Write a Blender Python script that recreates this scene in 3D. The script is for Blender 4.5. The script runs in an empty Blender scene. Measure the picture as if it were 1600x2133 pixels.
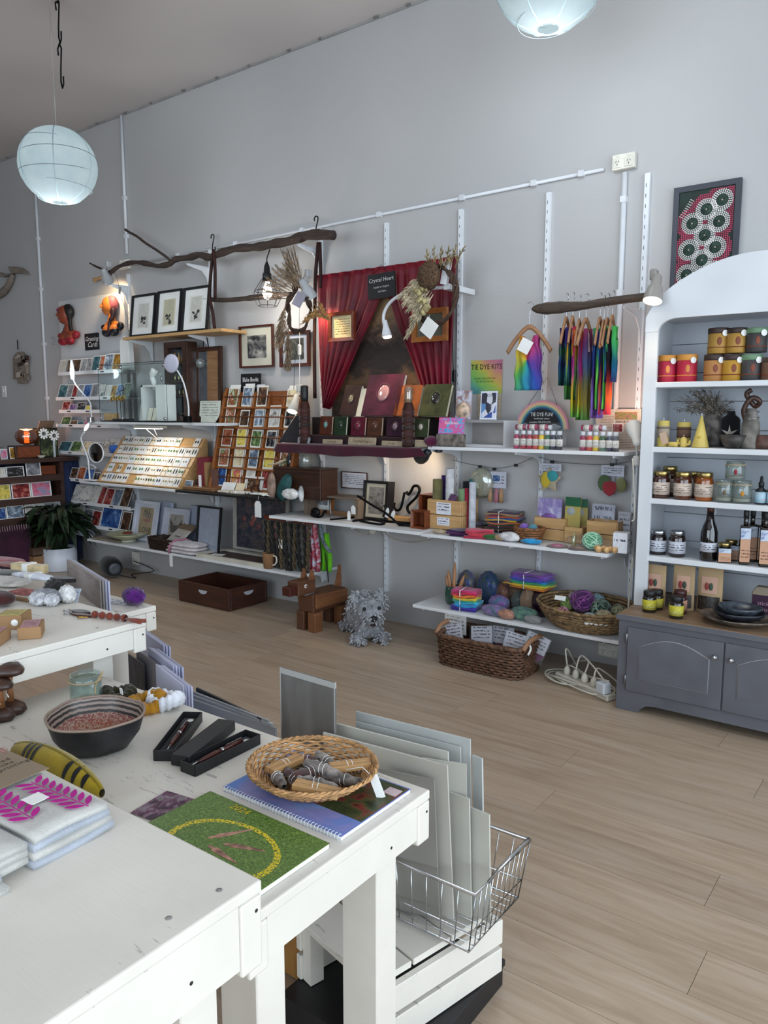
import bpy,math,random
from mathutils import Vector,Matrix,Euler
random.seed(7)
PI = math.pi
scene = bpy.context.scene
COL = scene.collection
# ------------------------------------------------------------------ camera, world, daylight, exposure
CAM_H,FPX,PCX,PCY = 1.375,1600.0,800.0,1066.5
RIGHT = Vector((0.80245036,0.59671888,0.0))
UP = Vector((-0.07747159,0.10418156,0.99153636))
FWD = Vector((-0.59166847,0.79565871,-0.12982929))
CAM = Vector((0,0,CAM_H))
cam_data = bpy.data.cameras.new('camera'); cam = bpy.data.objects.new('camera',cam_data); COL.objects.link(cam)
cam_data.sensor_fit = 'VERTICAL'; cam_data.sensor_height = 36.0; cam_data.lens = FPX/2133.0*36.0
cam_data.clip_start = 0.02; cam_data.clip_end = 100
M3 = Matrix((RIGHT,UP,-FWD)).transposed().to_4x4(); M3.translation = CAM
cam.matrix_world = M3
scene.camera = cam
world = bpy.data.worlds.new('daylight'); scene.world = world; world.use_nodes = True
bg = world.node_tree.nodes['Background']; bg.inputs[0].default_value = (0.83,0.915,1.0,1); bg.inputs[1].default_value = 7.0
scene.cycles.max_bounces = 6; scene.cycles.diffuse_bounces = 3; scene.cycles.glossy_bounces = 2; scene.cycles.transparent_max_bounces = 10; scene.cycles.caustics_reflective = False; scene.cycles.caustics_refractive = False
vs = scene.view_settings
vs.view_transform = 'Standard'; vs.look = 'None'; vs.gamma = 1.0; vs.use_curve_mapping = False; vs.exposure = -0.45
def area_portal(name,loc,rot,sx,sy):
 l = bpy.data.lights.new(name,'AREA'); l.shape = 'RECTANGLE'; l.size = sx; l.size_y = sy
 l.cycles.is_portal = True
 o = bpy.data.objects.new(name,l); COL.objects.link(o); o.location = loc; o.rotation_euler = rot
ROOM = dict(x0=-9.6,x1=2.6,y0=-3.6,y1=4.0,z1=3.75)
# shop front glazing: right hand wall and the wall behind the camera
area_portal('daylight_right_window',(2.58,0.0,1.75),(0,PI/2,0),2.9,6.8)
area_portal('daylight_front_window',(-.9,-3.58,1.75),(PI/2,0,0),4.6,2.9)
# ------------------------------------------------------------------ where things stand: photo pixel -> point on a known plane
def ray(px,py):
 return RIGHT*((px - PCX)/FPX) - UP*((py - PCY)/FPX) + FWD
def at_z(px,py,z):
 d = ray(px,py); return CAM + d*((z - CAM_H)/d.z)
def at_y(px,py,y):
 d = ray(px,py); return CAM + d*(y/d.y)
def at_x(px,py,x):
 d = ray(px,py); return CAM + d*(x/d.x)
def mpp(p):
 return (Vector(p) - CAM).dot(FWD)/FPX
def rect_y(x0,y0,x1,y1,Y):
 xc,yc = (x0 + x1)/2,(y0 + y1)/2
 return at_y(x0,yc,Y).x,at_y(x1,yc,Y).x,at_y(xc,y1,Y).z,at_y(xc,y0,Y).z
# ------------------------------------------------------------------ mesh building
def TR(x=0,y=0,z=0,rx=0,ry=0,rz=0,s=1):
 return Matrix.Translation((x,y,z)) @ Euler((rx,ry,rz)).to_matrix().to_4x4() @ Matrix.Diagonal((s,s,s,1) if not hasattr(s,'__len__') else (*s,1))
class MB:
 def __init__(self):
  self.v,self.f,self.uv,self.sm = [],[],[],[]
 def add(self,verts,faces,uvs=None,smooth=False,M=None):
  b = len(self.v)
  for p in verts:
   p = Vector(p)
   self.v.append(tuple(M @ p) if M is not None else tuple(p))
  flip = M is not None and M.to_3x3().determinant() < 0
  for i,f in enumerate(faces):
   u = uvs[i] if uvs else [(0.5,0.5)]*len(f)
   idx = [b + k for k in f]
   if flip:
    idx = idx[::-1]; u = list(u)[::-1]
   self.f.append(idx); self.uv.append(u); self.sm.append(smooth)
  return self
 def box(self,x0,x1,y0,y1,z0,z1,M=None):
  v = [(x0,y0,z0),(x1,y0,z0),(x1,y1,z0),(x0,y1,z0),(x0,y0,z1),(x1,y0,z1),(x1,y1,z1),(x0,y1,z1)]
  q = [(0,0),(1,0),(1,1),(0,1)]
  f = [(0,1,5,4),(2,3,7,6),(1,2,6,5),(3,0,4,7),(4,5,6,7),(3,2,1,0)]
  return self.add(v,f,[q]*6,False,M)
 def cbox(self,c,s,M=None):
  x,y,z = c; a,b,d = s[0]/2,s[1]/2,s[2]/2
  return self.box(x - a,x + a,y - b,y + b,z - d,z + d,M)
 def lathe(self,prof,n=16,M=None,smooth=True,fn=None,caps=True):
  v,f,u = [],[],[]
  m = len(prof)
  for j,(r,z) in enumerate(prof):
   for i in range(n):
    a = 2*PI*i/n
    rr = r if fn is None else fn(r,z,a)
    v.append((rr*math.cos(a),rr*math.sin(a),z))
  for j in range(m - 1):
   for i in range(n):
    k = (i + 1) % n
    f.append((j*n + i,j*n + k,(j + 1)*n + k,(j + 1)*n + i))
    u.append([(i/n,j/(m - 1)),((i + 1)/n,j/(m - 1)),((i + 1)/n,(j + 1)/(m - 1)),(i/n,(j + 1)/(m - 1))])
  if caps and prof[0][0] > 1e-6:
   f.append(tuple(range(n))[::-1]); u.append([(0.5 + 0.5*math.cos(2*PI*i/n),0.5 + 0.5*math.sin(2*PI*i/n)) for i in range(n)][::-1])
  if caps and prof[-1][0] > 1e-6:
   f.append(tuple((m - 1)*n + i for i in range(n))); u.append([(0.5 + 0.5*math.cos(2*PI*i/n),0.5 + 0.5*math.sin(2*PI*i/n)) for i in range(n)])
  return self.add(v,f,u,smooth,M)
 def cyl(self,r,z0,z1,n=16,M=None,r2=None,smooth=True):
  r2 = r if r2 is None else r2
  e = min(0.0015,r*0.2)
  return self.lathe([(r - e,z0),(r,z0 + e),(r2,z1 - e),(r2 - e,z1)],n,M,smooth)
 def tube(self,pts,r,n=6,closed=False,M=None,smooth=True):
  pts = [Vector(p) for p in pts]; m = len(pts)
  rs = r if hasattr(r,'__len__') else [r]*m
  v,f,u = [],[],[]
  prev = None
  for i,p in enumerate(pts):
   if closed:
    t = pts[(i + 1) % m] - pts[i - 1]
   else:
    t = pts[min(i + 1,m - 1)] - pts[max(i - 1,0)]
   t = t.normalized() if t.length > 1e-9 else Vector((0,0,1))
   if prev is None:
    a = Vector((0,0,1)) if abs(t.z) < 0.9 else Vector((1,0,0))
    nrm = t.cross(a).normalized()
   else:
    nrm = prev - t*prev.dot(t)
    nrm = nrm.normalized() if nrm.length > 1e-6 else t.orthogonal().normalized()
   prev = nrm; bn = t.cross(nrm)
   for k in range(n):
    a = 2*PI*k/n
    v.append(p + (nrm*math.cos(a) + bn*math.sin(a))*rs[i])
  for i in range(m if closed else m - 1):
   j = (i + 1) % m
   for k in range(n):
    l = (k + 1) % n
    f.append((i*n + k,i*n + l,j*n + l,j*n + k))
    u.append([(k/n,i/m),((k + 1)/n,i/m),((k + 1)/n,(i + 1)/m),(k/n,(i + 1)/m)])
  if not closed:
   f.append(tuple(range(n))[::-1]); u.append([(0.5,0.0)]*n)
   f.append(tuple((m - 1)*n + k for k in range(n))); u.append([(0.5,1.0)]*n)
  return self.add(v,f,u,smooth,M)
 def prism(self,poly,y0,y1,M=None,smooth=False):
  n = len(poly)
  xs = [p[0] for p in poly]; zs = [p[1] for p in poly]
  w = max(xs) - min(xs) or 1; h = max(zs) - min(zs) or 1
  uv = [((p[0] - min(xs))/w,(p[1] - min(zs))/h) for p in poly]
  area = sum(poly[i][0]*poly[(i + 1) % n][1] - poly[(i + 1) % n][0]*poly[i][1] for i in range(n))
  if area < 0:
   poly = poly[::-1]; uv = uv[::-1]
  v = [(p[0],y0,p[1]) for p in poly] + [(p[0],y1,p[1]) for p in poly]
  f = [tuple(range(n)),tuple(range(n,2*n))[::-1]]; u = [uv,uv[::-1]]
  for i in range(n):
   j = (i + 1) % n
   f.append((i,n + i,n + j,j)); u.append([uv[i],uv[i],uv[j],uv[j]])
  return self.add(v,f,u,smooth,M)
 def grid(self,fn,nu,nv,M=None,smooth=True,closed_u=False):
  v,f,u = [],[],[]
  cu = nu if closed_u else nu + 1
  for j in range(nv + 1):
   for i in range(cu):
    v.append(fn(i/nu,j/nv))
  for j in range(nv):
   for i in range(nu):
    k = (i + 1) % cu
    f.append((j*cu + i,j*cu + k,(j + 1)*cu + k,(j + 1)*cu + i))
    u.append([(i/nu,j/nv),((i + 1)/nu,j/nv),((i + 1)/nu,(j + 1)/nv),(i/nu,(j + 1)/nv)])
  return self.add(v,f,u,smooth,M)
 def ball(self,c,r,nu=14,nv=9,M=None,fn=None):
  rx,ry,rz = r if hasattr(r,'__len__') else (r,r,r)
  prof = []
  v,f,u = [],[],[]
  for j in range(nv + 1):
   t = PI*j/nv
   for i in range(nu):
    a = 2*PI*i/nu
    k = 1.0 if fn is None else fn(a,t)
    v.append((c[0] + rx*k*math.sin(t)*math.cos(a),c[1] + ry*k*math.sin(t)*math.sin(a),c[2] - rz*k*math.cos(t)))
  for j in range(nv):
   for i in range(nu):
    k = (i + 1) % nu
    f.append((j*nu + i,j*nu + k,(j + 1)*nu + k,(j + 1)*nu + i))
    u.append([(i/nu,j/nv),((i + 1)/nu,j/nv),((i + 1)/nu,(j + 1)/nv),(i/nu,(j + 1)/nv)])
  return self.add(v,f,u,True,M)
 def ring(self,w,h,bar,y0,y1,z0=0,M=None):
  o = [(-w/2,z0),(w/2,z0),(w/2,z0 + h),(-w/2,z0 + h)]
  i = [(-w/2 + bar,z0 + bar),(w/2 - bar,z0 + bar),(w/2 - bar,z0 + h - bar),(-w/2 + bar,z0 + h - bar)]
  v = [(p[0],y0,p[1]) for p in o] + [(p[0],y0 + .15*(y1 - y0),p[1]) for p in i] + [(p[0],y1,p[1]) for p in o] + [(p[0],y1,p[1]) for p in i]
  f = []
  for k in range(4):
   j = (k + 1) % 4
   f += [(k,j,4 + j,4 + k),(8 + j,8 + k,12 + k,12 + j),(j,k,8 + k,8 + j),(4 + k,4 + j,12 + j,12 + k)]
  return self.add(v,f,[[(0,0),(1,0),(1,1),(0,1)]]*len(f),False,M)
 def mesh(self,name,mat):
  me = bpy.data.meshes.new(name)
  me.from_pydata(self.v,[],self.f)
  if mat is not None: me.materials.append(mat)
  ul = me.uv_layers.new(name='UV')
  flat = []
  for u in self.uv:
   for p in u: flat += [p[0],p[1]]
  if len(flat)==len(ul.data)*2:
   ul.data.foreach_set('uv',flat)
  me.polygons.foreach_set('use_smooth',self.sm)
  me.update()
  return me
def link(name,data,parent=None,loc=None,rot=None):
 o = bpy.data.objects.new(name,data); COL.objects.link(o)
 if parent is not None: o.parent = parent
 if loc is not None: o.location = loc
 if rot is not None: o.rotation_euler = rot
 return o
def mods(o,bevel=0,seg=1,sub=0,solid=0):
 if solid:
  m = o.modifiers.new('thickness','SOLIDIFY'); m.thickness = solid; m.offset = 0
 if bevel:
  m = o.modifiers.new('edges','BEVEL'); m.width = bevel; m.segments = seg; m.limit_method = 'ANGLE'; m.angle_limit = 0.7
 if sub:
  m = o.modifiers.new('smooth','SUBSURF'); m.levels = sub; m.render_levels = sub
def T(name,label,cat,loc=(0,0,0),rz=0,group=None,rot=None):
 o = link(name,None,None,loc,rot if rot is not None else (0,0,rz))
 o.empty_display_size = 0.05
 o['label'] = label; o['category'] = cat
 if group: o['group'] = group
 return o
def P(name,mb,mat,parent,loc=None,rot=None,label=None,stuff=False,**kw):
 o = link(name,mb.mesh(name,mat) if isinstance(mb,MB) else mb,parent,loc,rot)
 mods(o,**kw)
 if label: o['label'] = label
 if stuff: o['kind'] = 'stuff'
 return o
def O(name,mb,mat,label,cat,loc=None,rot=None,group=None,**kw):
 o = P(name,mb,mat,None,loc,rot,**kw)
 o['label'] = label; o['category'] = cat
 if group: o['group'] = group
 return o
def S(name,mb,mat,parent=None,**kw):
 o = P(name,mb,mat,parent,**kw)
 if parent is None: o['kind'] = 'structure'
 return o
def B(x0,x1,y0,y1,z0,z1,M=None):
 return MB().box(x0,x1,y0,y1,z0,z1,M)
def CB(c,s,M=None):
 return MB().cbox(c,s,M)
def TUBE(pts,r,n=6,closed=False):
 return MB().tube(pts,r,n,closed)
def spline(pts,k=6,closed=False):
 pts = [Vector(p) for p in pts]; n = len(pts); out = []
 rng = range(n) if closed else range(n - 1)
 for i in rng:
  if closed:
   a,b,c,d = pts[i - 1],pts[i],pts[(i + 1) % n],pts[(i + 2) % n]
  else:
   a,b,c,d = pts[max(i - 1,0)],pts[i],pts[i + 1],pts[min(i + 2,n - 1)]
  for j in range(k):
   t = j/k
   out.append(0.5*((2*b) + (c - a)*t + (2*a - 5*b + 4*c - d)*t*t + (3*b - a - 3*c + d)*t**3))
 if not closed: out.append(pts[-1])
 return out
def copy_thing(o,label,loc=None,rot=None):
 def cp(s,par):
  c = s.copy(); COL.objects.link(c); c.parent = par
  for ch in list(s.children): cp(ch,c)
  return c
 c = cp(o,None)
 c['label'] = label
 if loc is not None: c.location = loc
 if rot is not None: c.rotation_euler = rot
 return c
NTH = ['first','second','third','fourth','fifth','sixth','seventh','eighth','ninth','tenth','eleventh','twelfth','thirteenth','fourteenth','fifteenth','sixteenth']
TEXTS = {}
def text_mesh(s,mat,extrude=0.0004,align='CENTER',shear=0.0,spacing=1.0,leading=1.0,offset=0.0):
 key = (s,mat.name,extrude,align,shear,spacing,leading,offset)
 if key not in TEXTS:
  cu = bpy.data.curves.new('lettering','FONT'); cu.body = s; cu.size = 1.0; cu.align_x = align; cu.align_y = 'CENTER'
  cu.shear = shear; cu.space_character = spacing; cu.space_line = leading; cu.resolution_u = 2; cu.offset = offset
  o = bpy.data.objects.new('lettering',cu); COL.objects.link(o)
  dg = bpy.context.evaluated_depsgraph_get(); dg.update()
  me = bpy.data.meshes.new_from_object(o.evaluated_get(dg))
  bpy.data.objects.remove(o); bpy.data.curves.remove(cu)
  me.materials.clear(); me.materials.append(mat)
  TEXTS[key] = me
 return TEXTS[key]
def text(s,size,mat,parent,loc,rot=(PI/2,0,0),wx=1.0,name='lettering',**kw):
 o = link(name,text_mesh(s,mat,**kw),parent,loc,rot)
 o.scale = (size*wx,size,size)
 return o
# ------------------------------------------------------------------ materials
def lin(c):
 if isinstance(c,str):
  c = [int(c[i:i + 2],16)/255 for i in (0,2,4)]
 return tuple(((x/12.92) if x<=0.04045 else ((x + 0.055)/1.055)**2.4) for x in c[:3]) + (1.0,)
MATS = {}
class NT:
 def __init__(self,name):
  self.m = bpy.data.materials.new(name); self.m.use_nodes = True
  self.t = self.m.node_tree; self.b = self.t.nodes['Principled BSDF']; self.out = self.t.nodes['Material Output']
 def n(self,kind,**kw):
  nd = self.t.nodes.new('ShaderNode' + kind)
  for k,v in kw.items(): setattr(nd,k,v)
  return nd
 def l(self,a,b): self.t.links.new(a,b)
 def coord(self,which='Object',scale=(1,1,1),rand=False,loc=(0,0,0)):
  tc = self.n('TexCoord'); mp = self.n('Mapping'); mp.inputs['Scale'].default_value = scale; mp.inputs['Location'].default_value = loc
  if rand:
   oi = self.n('ObjectInfo'); ml = self.n('VectorMath',operation='SCALE'); cb = self.n('CombineXYZ')
   for i in range(3): self.l(oi.outputs['Random'],cb.inputs[i])
   self.l(cb.outputs[0],ml.inputs[0]); ml.inputs['Scale'].default_value = 57.0
   ad = self.n('VectorMath',operation='ADD'); self.l(tc.outputs[which],ad.inputs[0]); self.l(ml.outputs[0],ad.inputs[1])
   self.l(ad.outputs[0],mp.inputs[0])
  else:
   self.l(tc.outputs[which],mp.inputs[0])
  return mp.outputs[0]
 def noise(self,vec,scale=5,detail=3,rough=.55,dist=0):
  nd = self.n('TexNoise'); nd.inputs['Scale'].default_value = scale; nd.inputs['Detail'].default_value = detail
  nd.inputs['Roughness'].default_value = rough; nd.inputs['Distortion'].default_value = dist
  self.l(vec,nd.inputs['Vector']); return nd.outputs['Fac']
 def ramp(self,fac,stops,const=False):
  r = self.n('ValToRGB'); cr = r.color_ramp
  if const: cr.interpolation = 'CONSTANT'
  while len(cr.elements) < len(stops): cr.elements.new(0.5)
  for e,(p,c) in zip(cr.elements,stops):
   e.position = p; e.color = lin(c) if not (hasattr(c,'__len__') and not isinstance(c,str) and len(c)==4) else c
  self.l(fac,r.inputs[0]); return r.outputs[0]
 def mix(self,fac,a,b):
  mx = self.n('Mix',data_type='RGBA')
  for sock,val in ((mx.inputs[0],fac),(mx.inputs[6],a),(mx.inputs[7],b)):
   if hasattr(val,'links') or isinstance(val,bpy.types.NodeSocket): self.l(val,sock)
   elif isinstance(val,(int,float)): sock.default_value = val
   else: sock.default_value = lin(val)
  return mx.outputs[2]
 def math(self,op,a,b=None):
  m = self.n('Math',operation=op)
  for i,v in enumerate((a,b)):
   if v is None: continue
   if isinstance(v,(int,float)): m.inputs[i].default_value = v
   else: self.l(v,m.inputs[i])
  return m.outputs[0]
 def bump(self,h,strength=.3,dist=.002):
  b = self.n('Bump'); b.inputs['Strength'].default_value = strength; b.inputs['Distance'].default_value = dist
  self.l(h,b.inputs['Height']); self.l(b.outputs[0],self.b.inputs['Normal'])
 def col(self,c):
  if isinstance(c,bpy.types.NodeSocket): self.l(c,self.b.inputs['Base Color'])
  else: self.b.inputs['Base Color'].default_value = lin(c)
 def surf(self,rough=.6,metal=0,spec=.5):
  self.b.inputs['Roughness'].default_value = rough; self.b.inputs['Metallic'].default_value = metal
  self.b.inputs['Specular IOR Level'].default_value = spec
  return self.m
def darker(c,k):
 c = [int(c[i:i + 2],16)/255*k for i in (0,2,4)]
 return tuple(min(1,x) for x in c)
def paint(c,rough=.55,var=.06,scale=6,bump=.0,bscale=60,metal=0,spec=.4,rand=True):
 key = ('paint',c,rough,var,scale,bump,bscale,metal,spec)
 if key not in MATS:
  t = NT('painted_' + c)
  v = t.coord('Object',rand=rand)
  f = t.noise(v,scale,1)
  t.col(t.ramp(f,[(.3,darker(c,1 - var)),(.7,darker(c,1 + var))]))
  if bump: t.bump(t.noise(t.coord('Object'),bscale,2),bump,.002)
  MATS[key] = t.surf(rough,metal,spec)
 return MATS[key]
def wood(c1,c2,scale=(2,30,30),rough=.5,dist=1.2,bump=.15):
 key = ('wood',c1,c2,scale,rough)
 if key not in MATS:
  t = NT('wood_' + c1)
  v = t.coord('Object',scale,rand=True)
  f = t.noise(v,1.0,3,.6,dist)
  t.col(t.ramp(f,[(.28,c1),(.5,tuple((int(c1[i:i + 2],16) + int(c2[i:i + 2],16))/510 for i in (0,2,4))),(.72,c2)]))
  if bump: t.bump(f,bump,.002)
  MATS[key] = t.surf(rough)
 return MATS[key]
def fabric(c,var=.12,scale=9,weave=350,rough=.9,bump=.5,sheen=.3,c2=None):
 key = ('fabric',c,c2,var,scale,weave,rough)
 if key not in MATS:
  t = NT('fabric_' + c)
  v = t.coord('Object',rand=True)
  f = t.noise(v,scale,3)
  t.col(t.ramp(f,[(.3,darker(c,1 - var)),(.7,c2 if c2 else darker(c,1 + var))]))
  t.bump(t.noise(t.coord('Object'),weave,0),bump,.0015)
  t.b.inputs['Sheen Weight'].default_value = sheen
  MATS[key] = t.surf(rough,0,.2)
 return MATS[key]
def metal(c,rough=.3):
 key = ('metal',c,rough)
 if key not in MATS:
  t = NT('metal_' + c)
  f = t.noise(t.coord('Object',rand=True),25,3)
  t.col(t.ramp(f,[(.3,darker(c,.85)),(.7,darker(c,1.05))]))
  MATS[key] = t.surf(rough,1)
 return MATS[key]
def glass(tint='eef6f4',thick=.12,rough=.02,refl=.4):
 key = ('glass',tint,thick,rough,refl)
 if key not in MATS:
  t = NT('clear_' + tint)
  tr = t.n('BsdfTransparent'); tr.inputs[0].default_value = lin(tint)
  gl = t.n('BsdfGlossy'); gl.inputs['Roughness'].default_value = rough; gl.inputs[0].default_value = (1,1,1,1)
  df = t.n('BsdfDiffuse'); df.inputs[0].default_value = lin(tint)
  fr = t.n('LayerWeight'); fr.inputs[0].default_value = .35
  m1 = t.n('MixShader'); m1.inputs[0].default_value = thick*.6; t.l(tr.outputs[0],m1.inputs[1]); t.l(df.outputs[0],m1.inputs[2])
  m2 = t.n('MixShader')
  ad = t.math('ADD',t.math('MULTIPLY',t.math('POWER',fr.outputs['Facing'],2.0),refl),thick*.35)
  t.l(ad,m2.inputs[0])
  t.l(m1.outputs[0],m2.inputs[1]); t.l(gl.outputs[0],m2.inputs[2]); t.l(m2.outputs[0],t.out.inputs[0])
  MATS[key] = t.m
 return MATS[key]
def dglass(c,rough=.08,alpha=.0):
 key = ('dglass',c,rough)
 if key not in MATS:
  t = NT('bottle_' + c)
  f = t.noise(t.coord('Object',rand=True),8,2)
  t.col(t.ramp(f,[(.3,darker(c,.8)),(.7,darker(c,1.2))]))
  t.b.inputs['Coat Weight'].default_value = .6
  MATS[key] = t.surf(rough,0,.6)
 return MATS[key]
def emit(c,k,name='glow'):
 key = ('emit',c,k)
 if key not in MATS:
  t = NT(name + '_' + c)
  f = t.noise(t.coord('Object'),3,1)
  e = t.n('Emission'); e.inputs[1].default_value = k
  t.l(t.ramp(f,[(.2,darker(c,.97)),(.8,c)]),e.inputs[0]); t.l(e.outputs[0],t.out.inputs[0])
  MATS[key] = t.m
 return MATS[key]
def art(cols,scale=3.0,border=0.0,bcol='f0efec',kind='noise',seed=None,hue=0.0,rough=.45,dist=.8,aspect=(1,1),lines=None,detail=4):
 key = ('art',tuple(cols),scale,border,bcol,kind,seed,hue,rough,dist,aspect,lines)
 if key in MATS: return MATS[key]
 t = NT('print_' + cols[0])
 tc = t.n('TexCoord')
 v = t.coord('UV',(aspect[0],aspect[1],1),rand=seed is None,loc=(0,0,0) if seed is None else (seed*3.7,seed*1.9,seed))
 if kind=='voronoi':
  nd = t.n('TexVoronoi'); nd.inputs['Scale'].default_value = scale; t.l(v,nd.inputs['Vector'])
  sp = t.n('SeparateColor'); t.l(nd.outputs['Color'],sp.inputs[0]); f = sp.outputs[0]
 elif kind=='wave':
  nd = t.n('TexWave'); nd.inputs['Scale'].default_value = scale; nd.inputs['Distortion'].default_value = dist*6; nd.inputs['Detail'].default_value = 3
  t.l(v,nd.inputs['Vector']); f = nd.outputs['Fac']
 else:
  f = t.noise(v,scale,detail,.6,dist)
 n = len(cols)
 lo,hi = (.3,.7) if kind=='noise' else (.02,.95)
 c = t.ramp(f,[(lo + (hi - lo)*i/max(1,n - 1),k) for i,k in enumerate(cols)],const=(kind=='voronoi'))
 if hue:
  oi = t.n('ObjectInfo'); hs = t.n('HueSaturation'); t.l(c,hs.inputs['Color'])
  t.l(t.math('ADD',t.math('MULTIPLY',oi.outputs['Random'],hue),.5 - hue/2),hs.inputs['Hue']); c = hs.outputs[0]
 sx = t.n('SeparateXYZ'); t.l(tc.outputs['UV'],sx.inputs[0])
 if lines:
  rows,ink,v0,v1 = lines
  ph = t.math('FRACT',t.math('MULTIPLY',sx.outputs[1],rows))
  on = t.math('MULTIPLY',t.math('GREATER_THAN',ph,.35),t.math('LESS_THAN',ph,.75))
  wn = t.noise(t.coord('UV',(rows*2.2,rows*.9,1),rand=seed is None),1.6,1)
  on = t.math('MULTIPLY',on,t.math('GREATER_THAN',wn,.46))
  on = t.math('MULTIPLY',on,t.math('MULTIPLY',t.math('GREATER_THAN',sx.outputs[1],v0),t.math('LESS_THAN',sx.outputs[1],v1)))
  mg = t.math('LESS_THAN',t.math('ABSOLUTE',t.math('SUBTRACT',sx.outputs[0],.5)),.40)
  c = t.mix(t.math('MULTIPLY',on,mg),c,ink)
 if border:
  a = t.math('ABSOLUTE',t.math('SUBTRACT',sx.outputs[0],.5)); b = t.math('ABSOLUTE',t.math('SUBTRACT',sx.outputs[1],.5))
  mk = t.math('GREATER_THAN',t.math('MAXIMUM',a,b),.5 - border)
  c = t.mix(mk,c,bcol)
 t.col(c)
 MATS[key] = t.surf(rough,0,.4)
 return MATS[key]
# ------------------------------------------------------------------ shared materials
def wall_mat():
 t = NT('wall_plaster')
 v = t.coord('Object')
 f = t.noise(v,.7,2); g = t.noise(v,3.5,3,.7)
 c = t.mix(t.math('MULTIPLY',g,.35),t.ramp(f,[(.3,'b3b2b2'),(.7,'bfbdbc')]),'aeadad')
 t.col(c); t.bump(t.noise(v,42,1),.25,.004)
 return t.surf(.62,0,.35)
WALL = wall_mat()
CEIL = paint('cdc5c2',.8,.04,.8)
WHITE = paint('dfe0e2',.45,.04,5)
WHITE_T = None
def table_white():
 t = NT('brushed_white_paint')
 v = t.coord('Object',(3,3,3))
 f = t.noise(v,2,4)
 c = t.ramp(f,[(.3,'d8d2c8'),(.7,'e2dcd1')])
 v2 = t.coord('Object',(6,45,6))
 s = t.noise(v2,1.6,4,.75)
 patch = t.noise(t.coord('Object',(3.2,3.2,3.2),loc=(.35,.1,0)),1.0,2)
 mk = t.math('MULTIPLY',t.math('GREATER_THAN',s,.61),t.math('GREATER_THAN',patch,.52))
 ge = t.n('NewGeometry'); sz = t.n('SeparateXYZ'); t.l(ge.outputs['Normal'],sz.inputs[0])
 c = t.mix(t.math('MULTIPLY',t.math('MULTIPLY',mk,.55),t.math('GREATER_THAN',sz.outputs[2],.7)),c,'8a8784')
 t.col(c); t.bump(t.noise(t.coord('Object',(4,60,60)),2,2),.18,.002)
 return t.surf(.42,0,.45)
TABLE_W = table_white()
BLACKM = paint('1b1b1d',.45,.1,12)
CARDW = paint('e9e8e4',.7,.03,6)
PINE = wood('b48a58','d2aa76',(3,40,40))
TIMBER = wood('7d5a3d','9c7653',(3,40,40))
DARKWOOD = wood('2c1a13','4a2d20',(3,40,40),.4)
REDWOOD = wood('5f2c18','8a4726',(3,40,40),.4)
LEATHER = fabric('3a1f17',.2,14,220,.55,.4,0)
CHROME = metal('c4c6c9',.22)
STEEL = metal('8b8d90',.4)
BLACKIRON = metal('242426',.5)
PALEPAPER = paint('e6dfc9',.75,.05,5)
INK = paint('201f20',.7,.05)
GLASS = glass()
FILM = glass('fcfcfd',.035,.12)
# ------------------------------------------------------------------ room shell
R_ = ROOM
def floor_mat():
 t = NT('oak_laminate')
 v = t.coord('Object',(1.3,14,1),rand=True)
 f = t.noise(v,1.6,4,.62,.9)
 fine = t.noise(t.coord('Object',(3,90,1),rand=True),1.5,2,.7)
 c = t.ramp(f,[(.25,'9d8770'),(.5,'b39e88'),(.78,'c1b09e')])
 c = t.mix(t.math('MULTIPLY',fine,.3),c,'927e6b')
 oi = t.n('ObjectInfo'); hs = t.n('HueSaturation'); t.l(c,hs.inputs['Color'])
 t.l(t.math('ADD',t.math('MULTIPLY',oi.outputs['Random'],.16),.92),hs.inputs['Value'])
 t.col(hs.outputs[0])
 return t.surf(.34,0,.5)
FLOORM = floor_mat()
fl = S('floor',B(R_['x0'],R_['x1'],R_['y0'],R_['y1'],-.06,-.002),paint('54483e',.8))
BW,BL = .185,1.29
bd = B(.0007,BL - .0007,.0007,BW - .0007,-.012,0).mesh('floor_board',FLOORM)
rest = MB()
row = 0; y = R_['y0']
nvis = 0
rb = random.Random(3)
while y < R_['y1'] - .001:
 x = R_['x0'] - rb.random()*BL
 while x < R_['x1']:
  w0,w1 = max(x,R_['x0']),min(x + BL,R_['x1'])
  if y > .2 and x > -7.4 and x < .9 and y + BW<=R_['y1'] + .001:
   o = link('floor_board',bd,fl,(x,y,0)); nvis += 1
  else:
   rest.box(w0 + .0007,w1 - .0007,y + .0007,min(y + BW,R_['y1']) - .0007,-.012,0)
  x += BL
 y += BW
P('floor_boards_beyond_view',rest,FLOORM,fl,stuff=True)
S('wall_back',B(R_['x0'],R_['x1'],4.0,4.12,-.06,R_['z1']),WALL)
S('wall_left',B(R_['x0'] - .12,R_['x0'],R_['y0'],4.12,-.06,R_['z1']),WALL)
wr = MB()
WY0,WY1,WZ0,WZ1 = -3.4,3.4,.3,3.2
wr.box(2.6,2.72,R_['y0'],WY0,-.06,3.75).box(2.6,2.72,WY1,4.12,-.06,3.75).box(2.6,2.72,WY0,WY1,-.06,WZ0).box(2.6,2.72,WY0,WY1,WZ1,3.75)
S('wall_right',wr,WALL)
wf = MB()
FX0,FX1 = -3.2,1.4
wf.box(R_['x0'],FX0,-3.72,-3.6,-.06,3.75).box(FX1,2.72,-3.72,-3.6,-.06,3.75).box(FX0,FX1,-3.72,-3.6,-.06,WZ0).box(FX0,FX1,-3.72,-3.6,WZ1,3.75)
S('wall_front',wf,WALL)
S('ceiling',B(R_['x0'] - .12,2.72,-3.72,4.12,3.75,3.85),CEIL)
WFR = paint('9a9ea2',.4)
w1 = MB()
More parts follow.
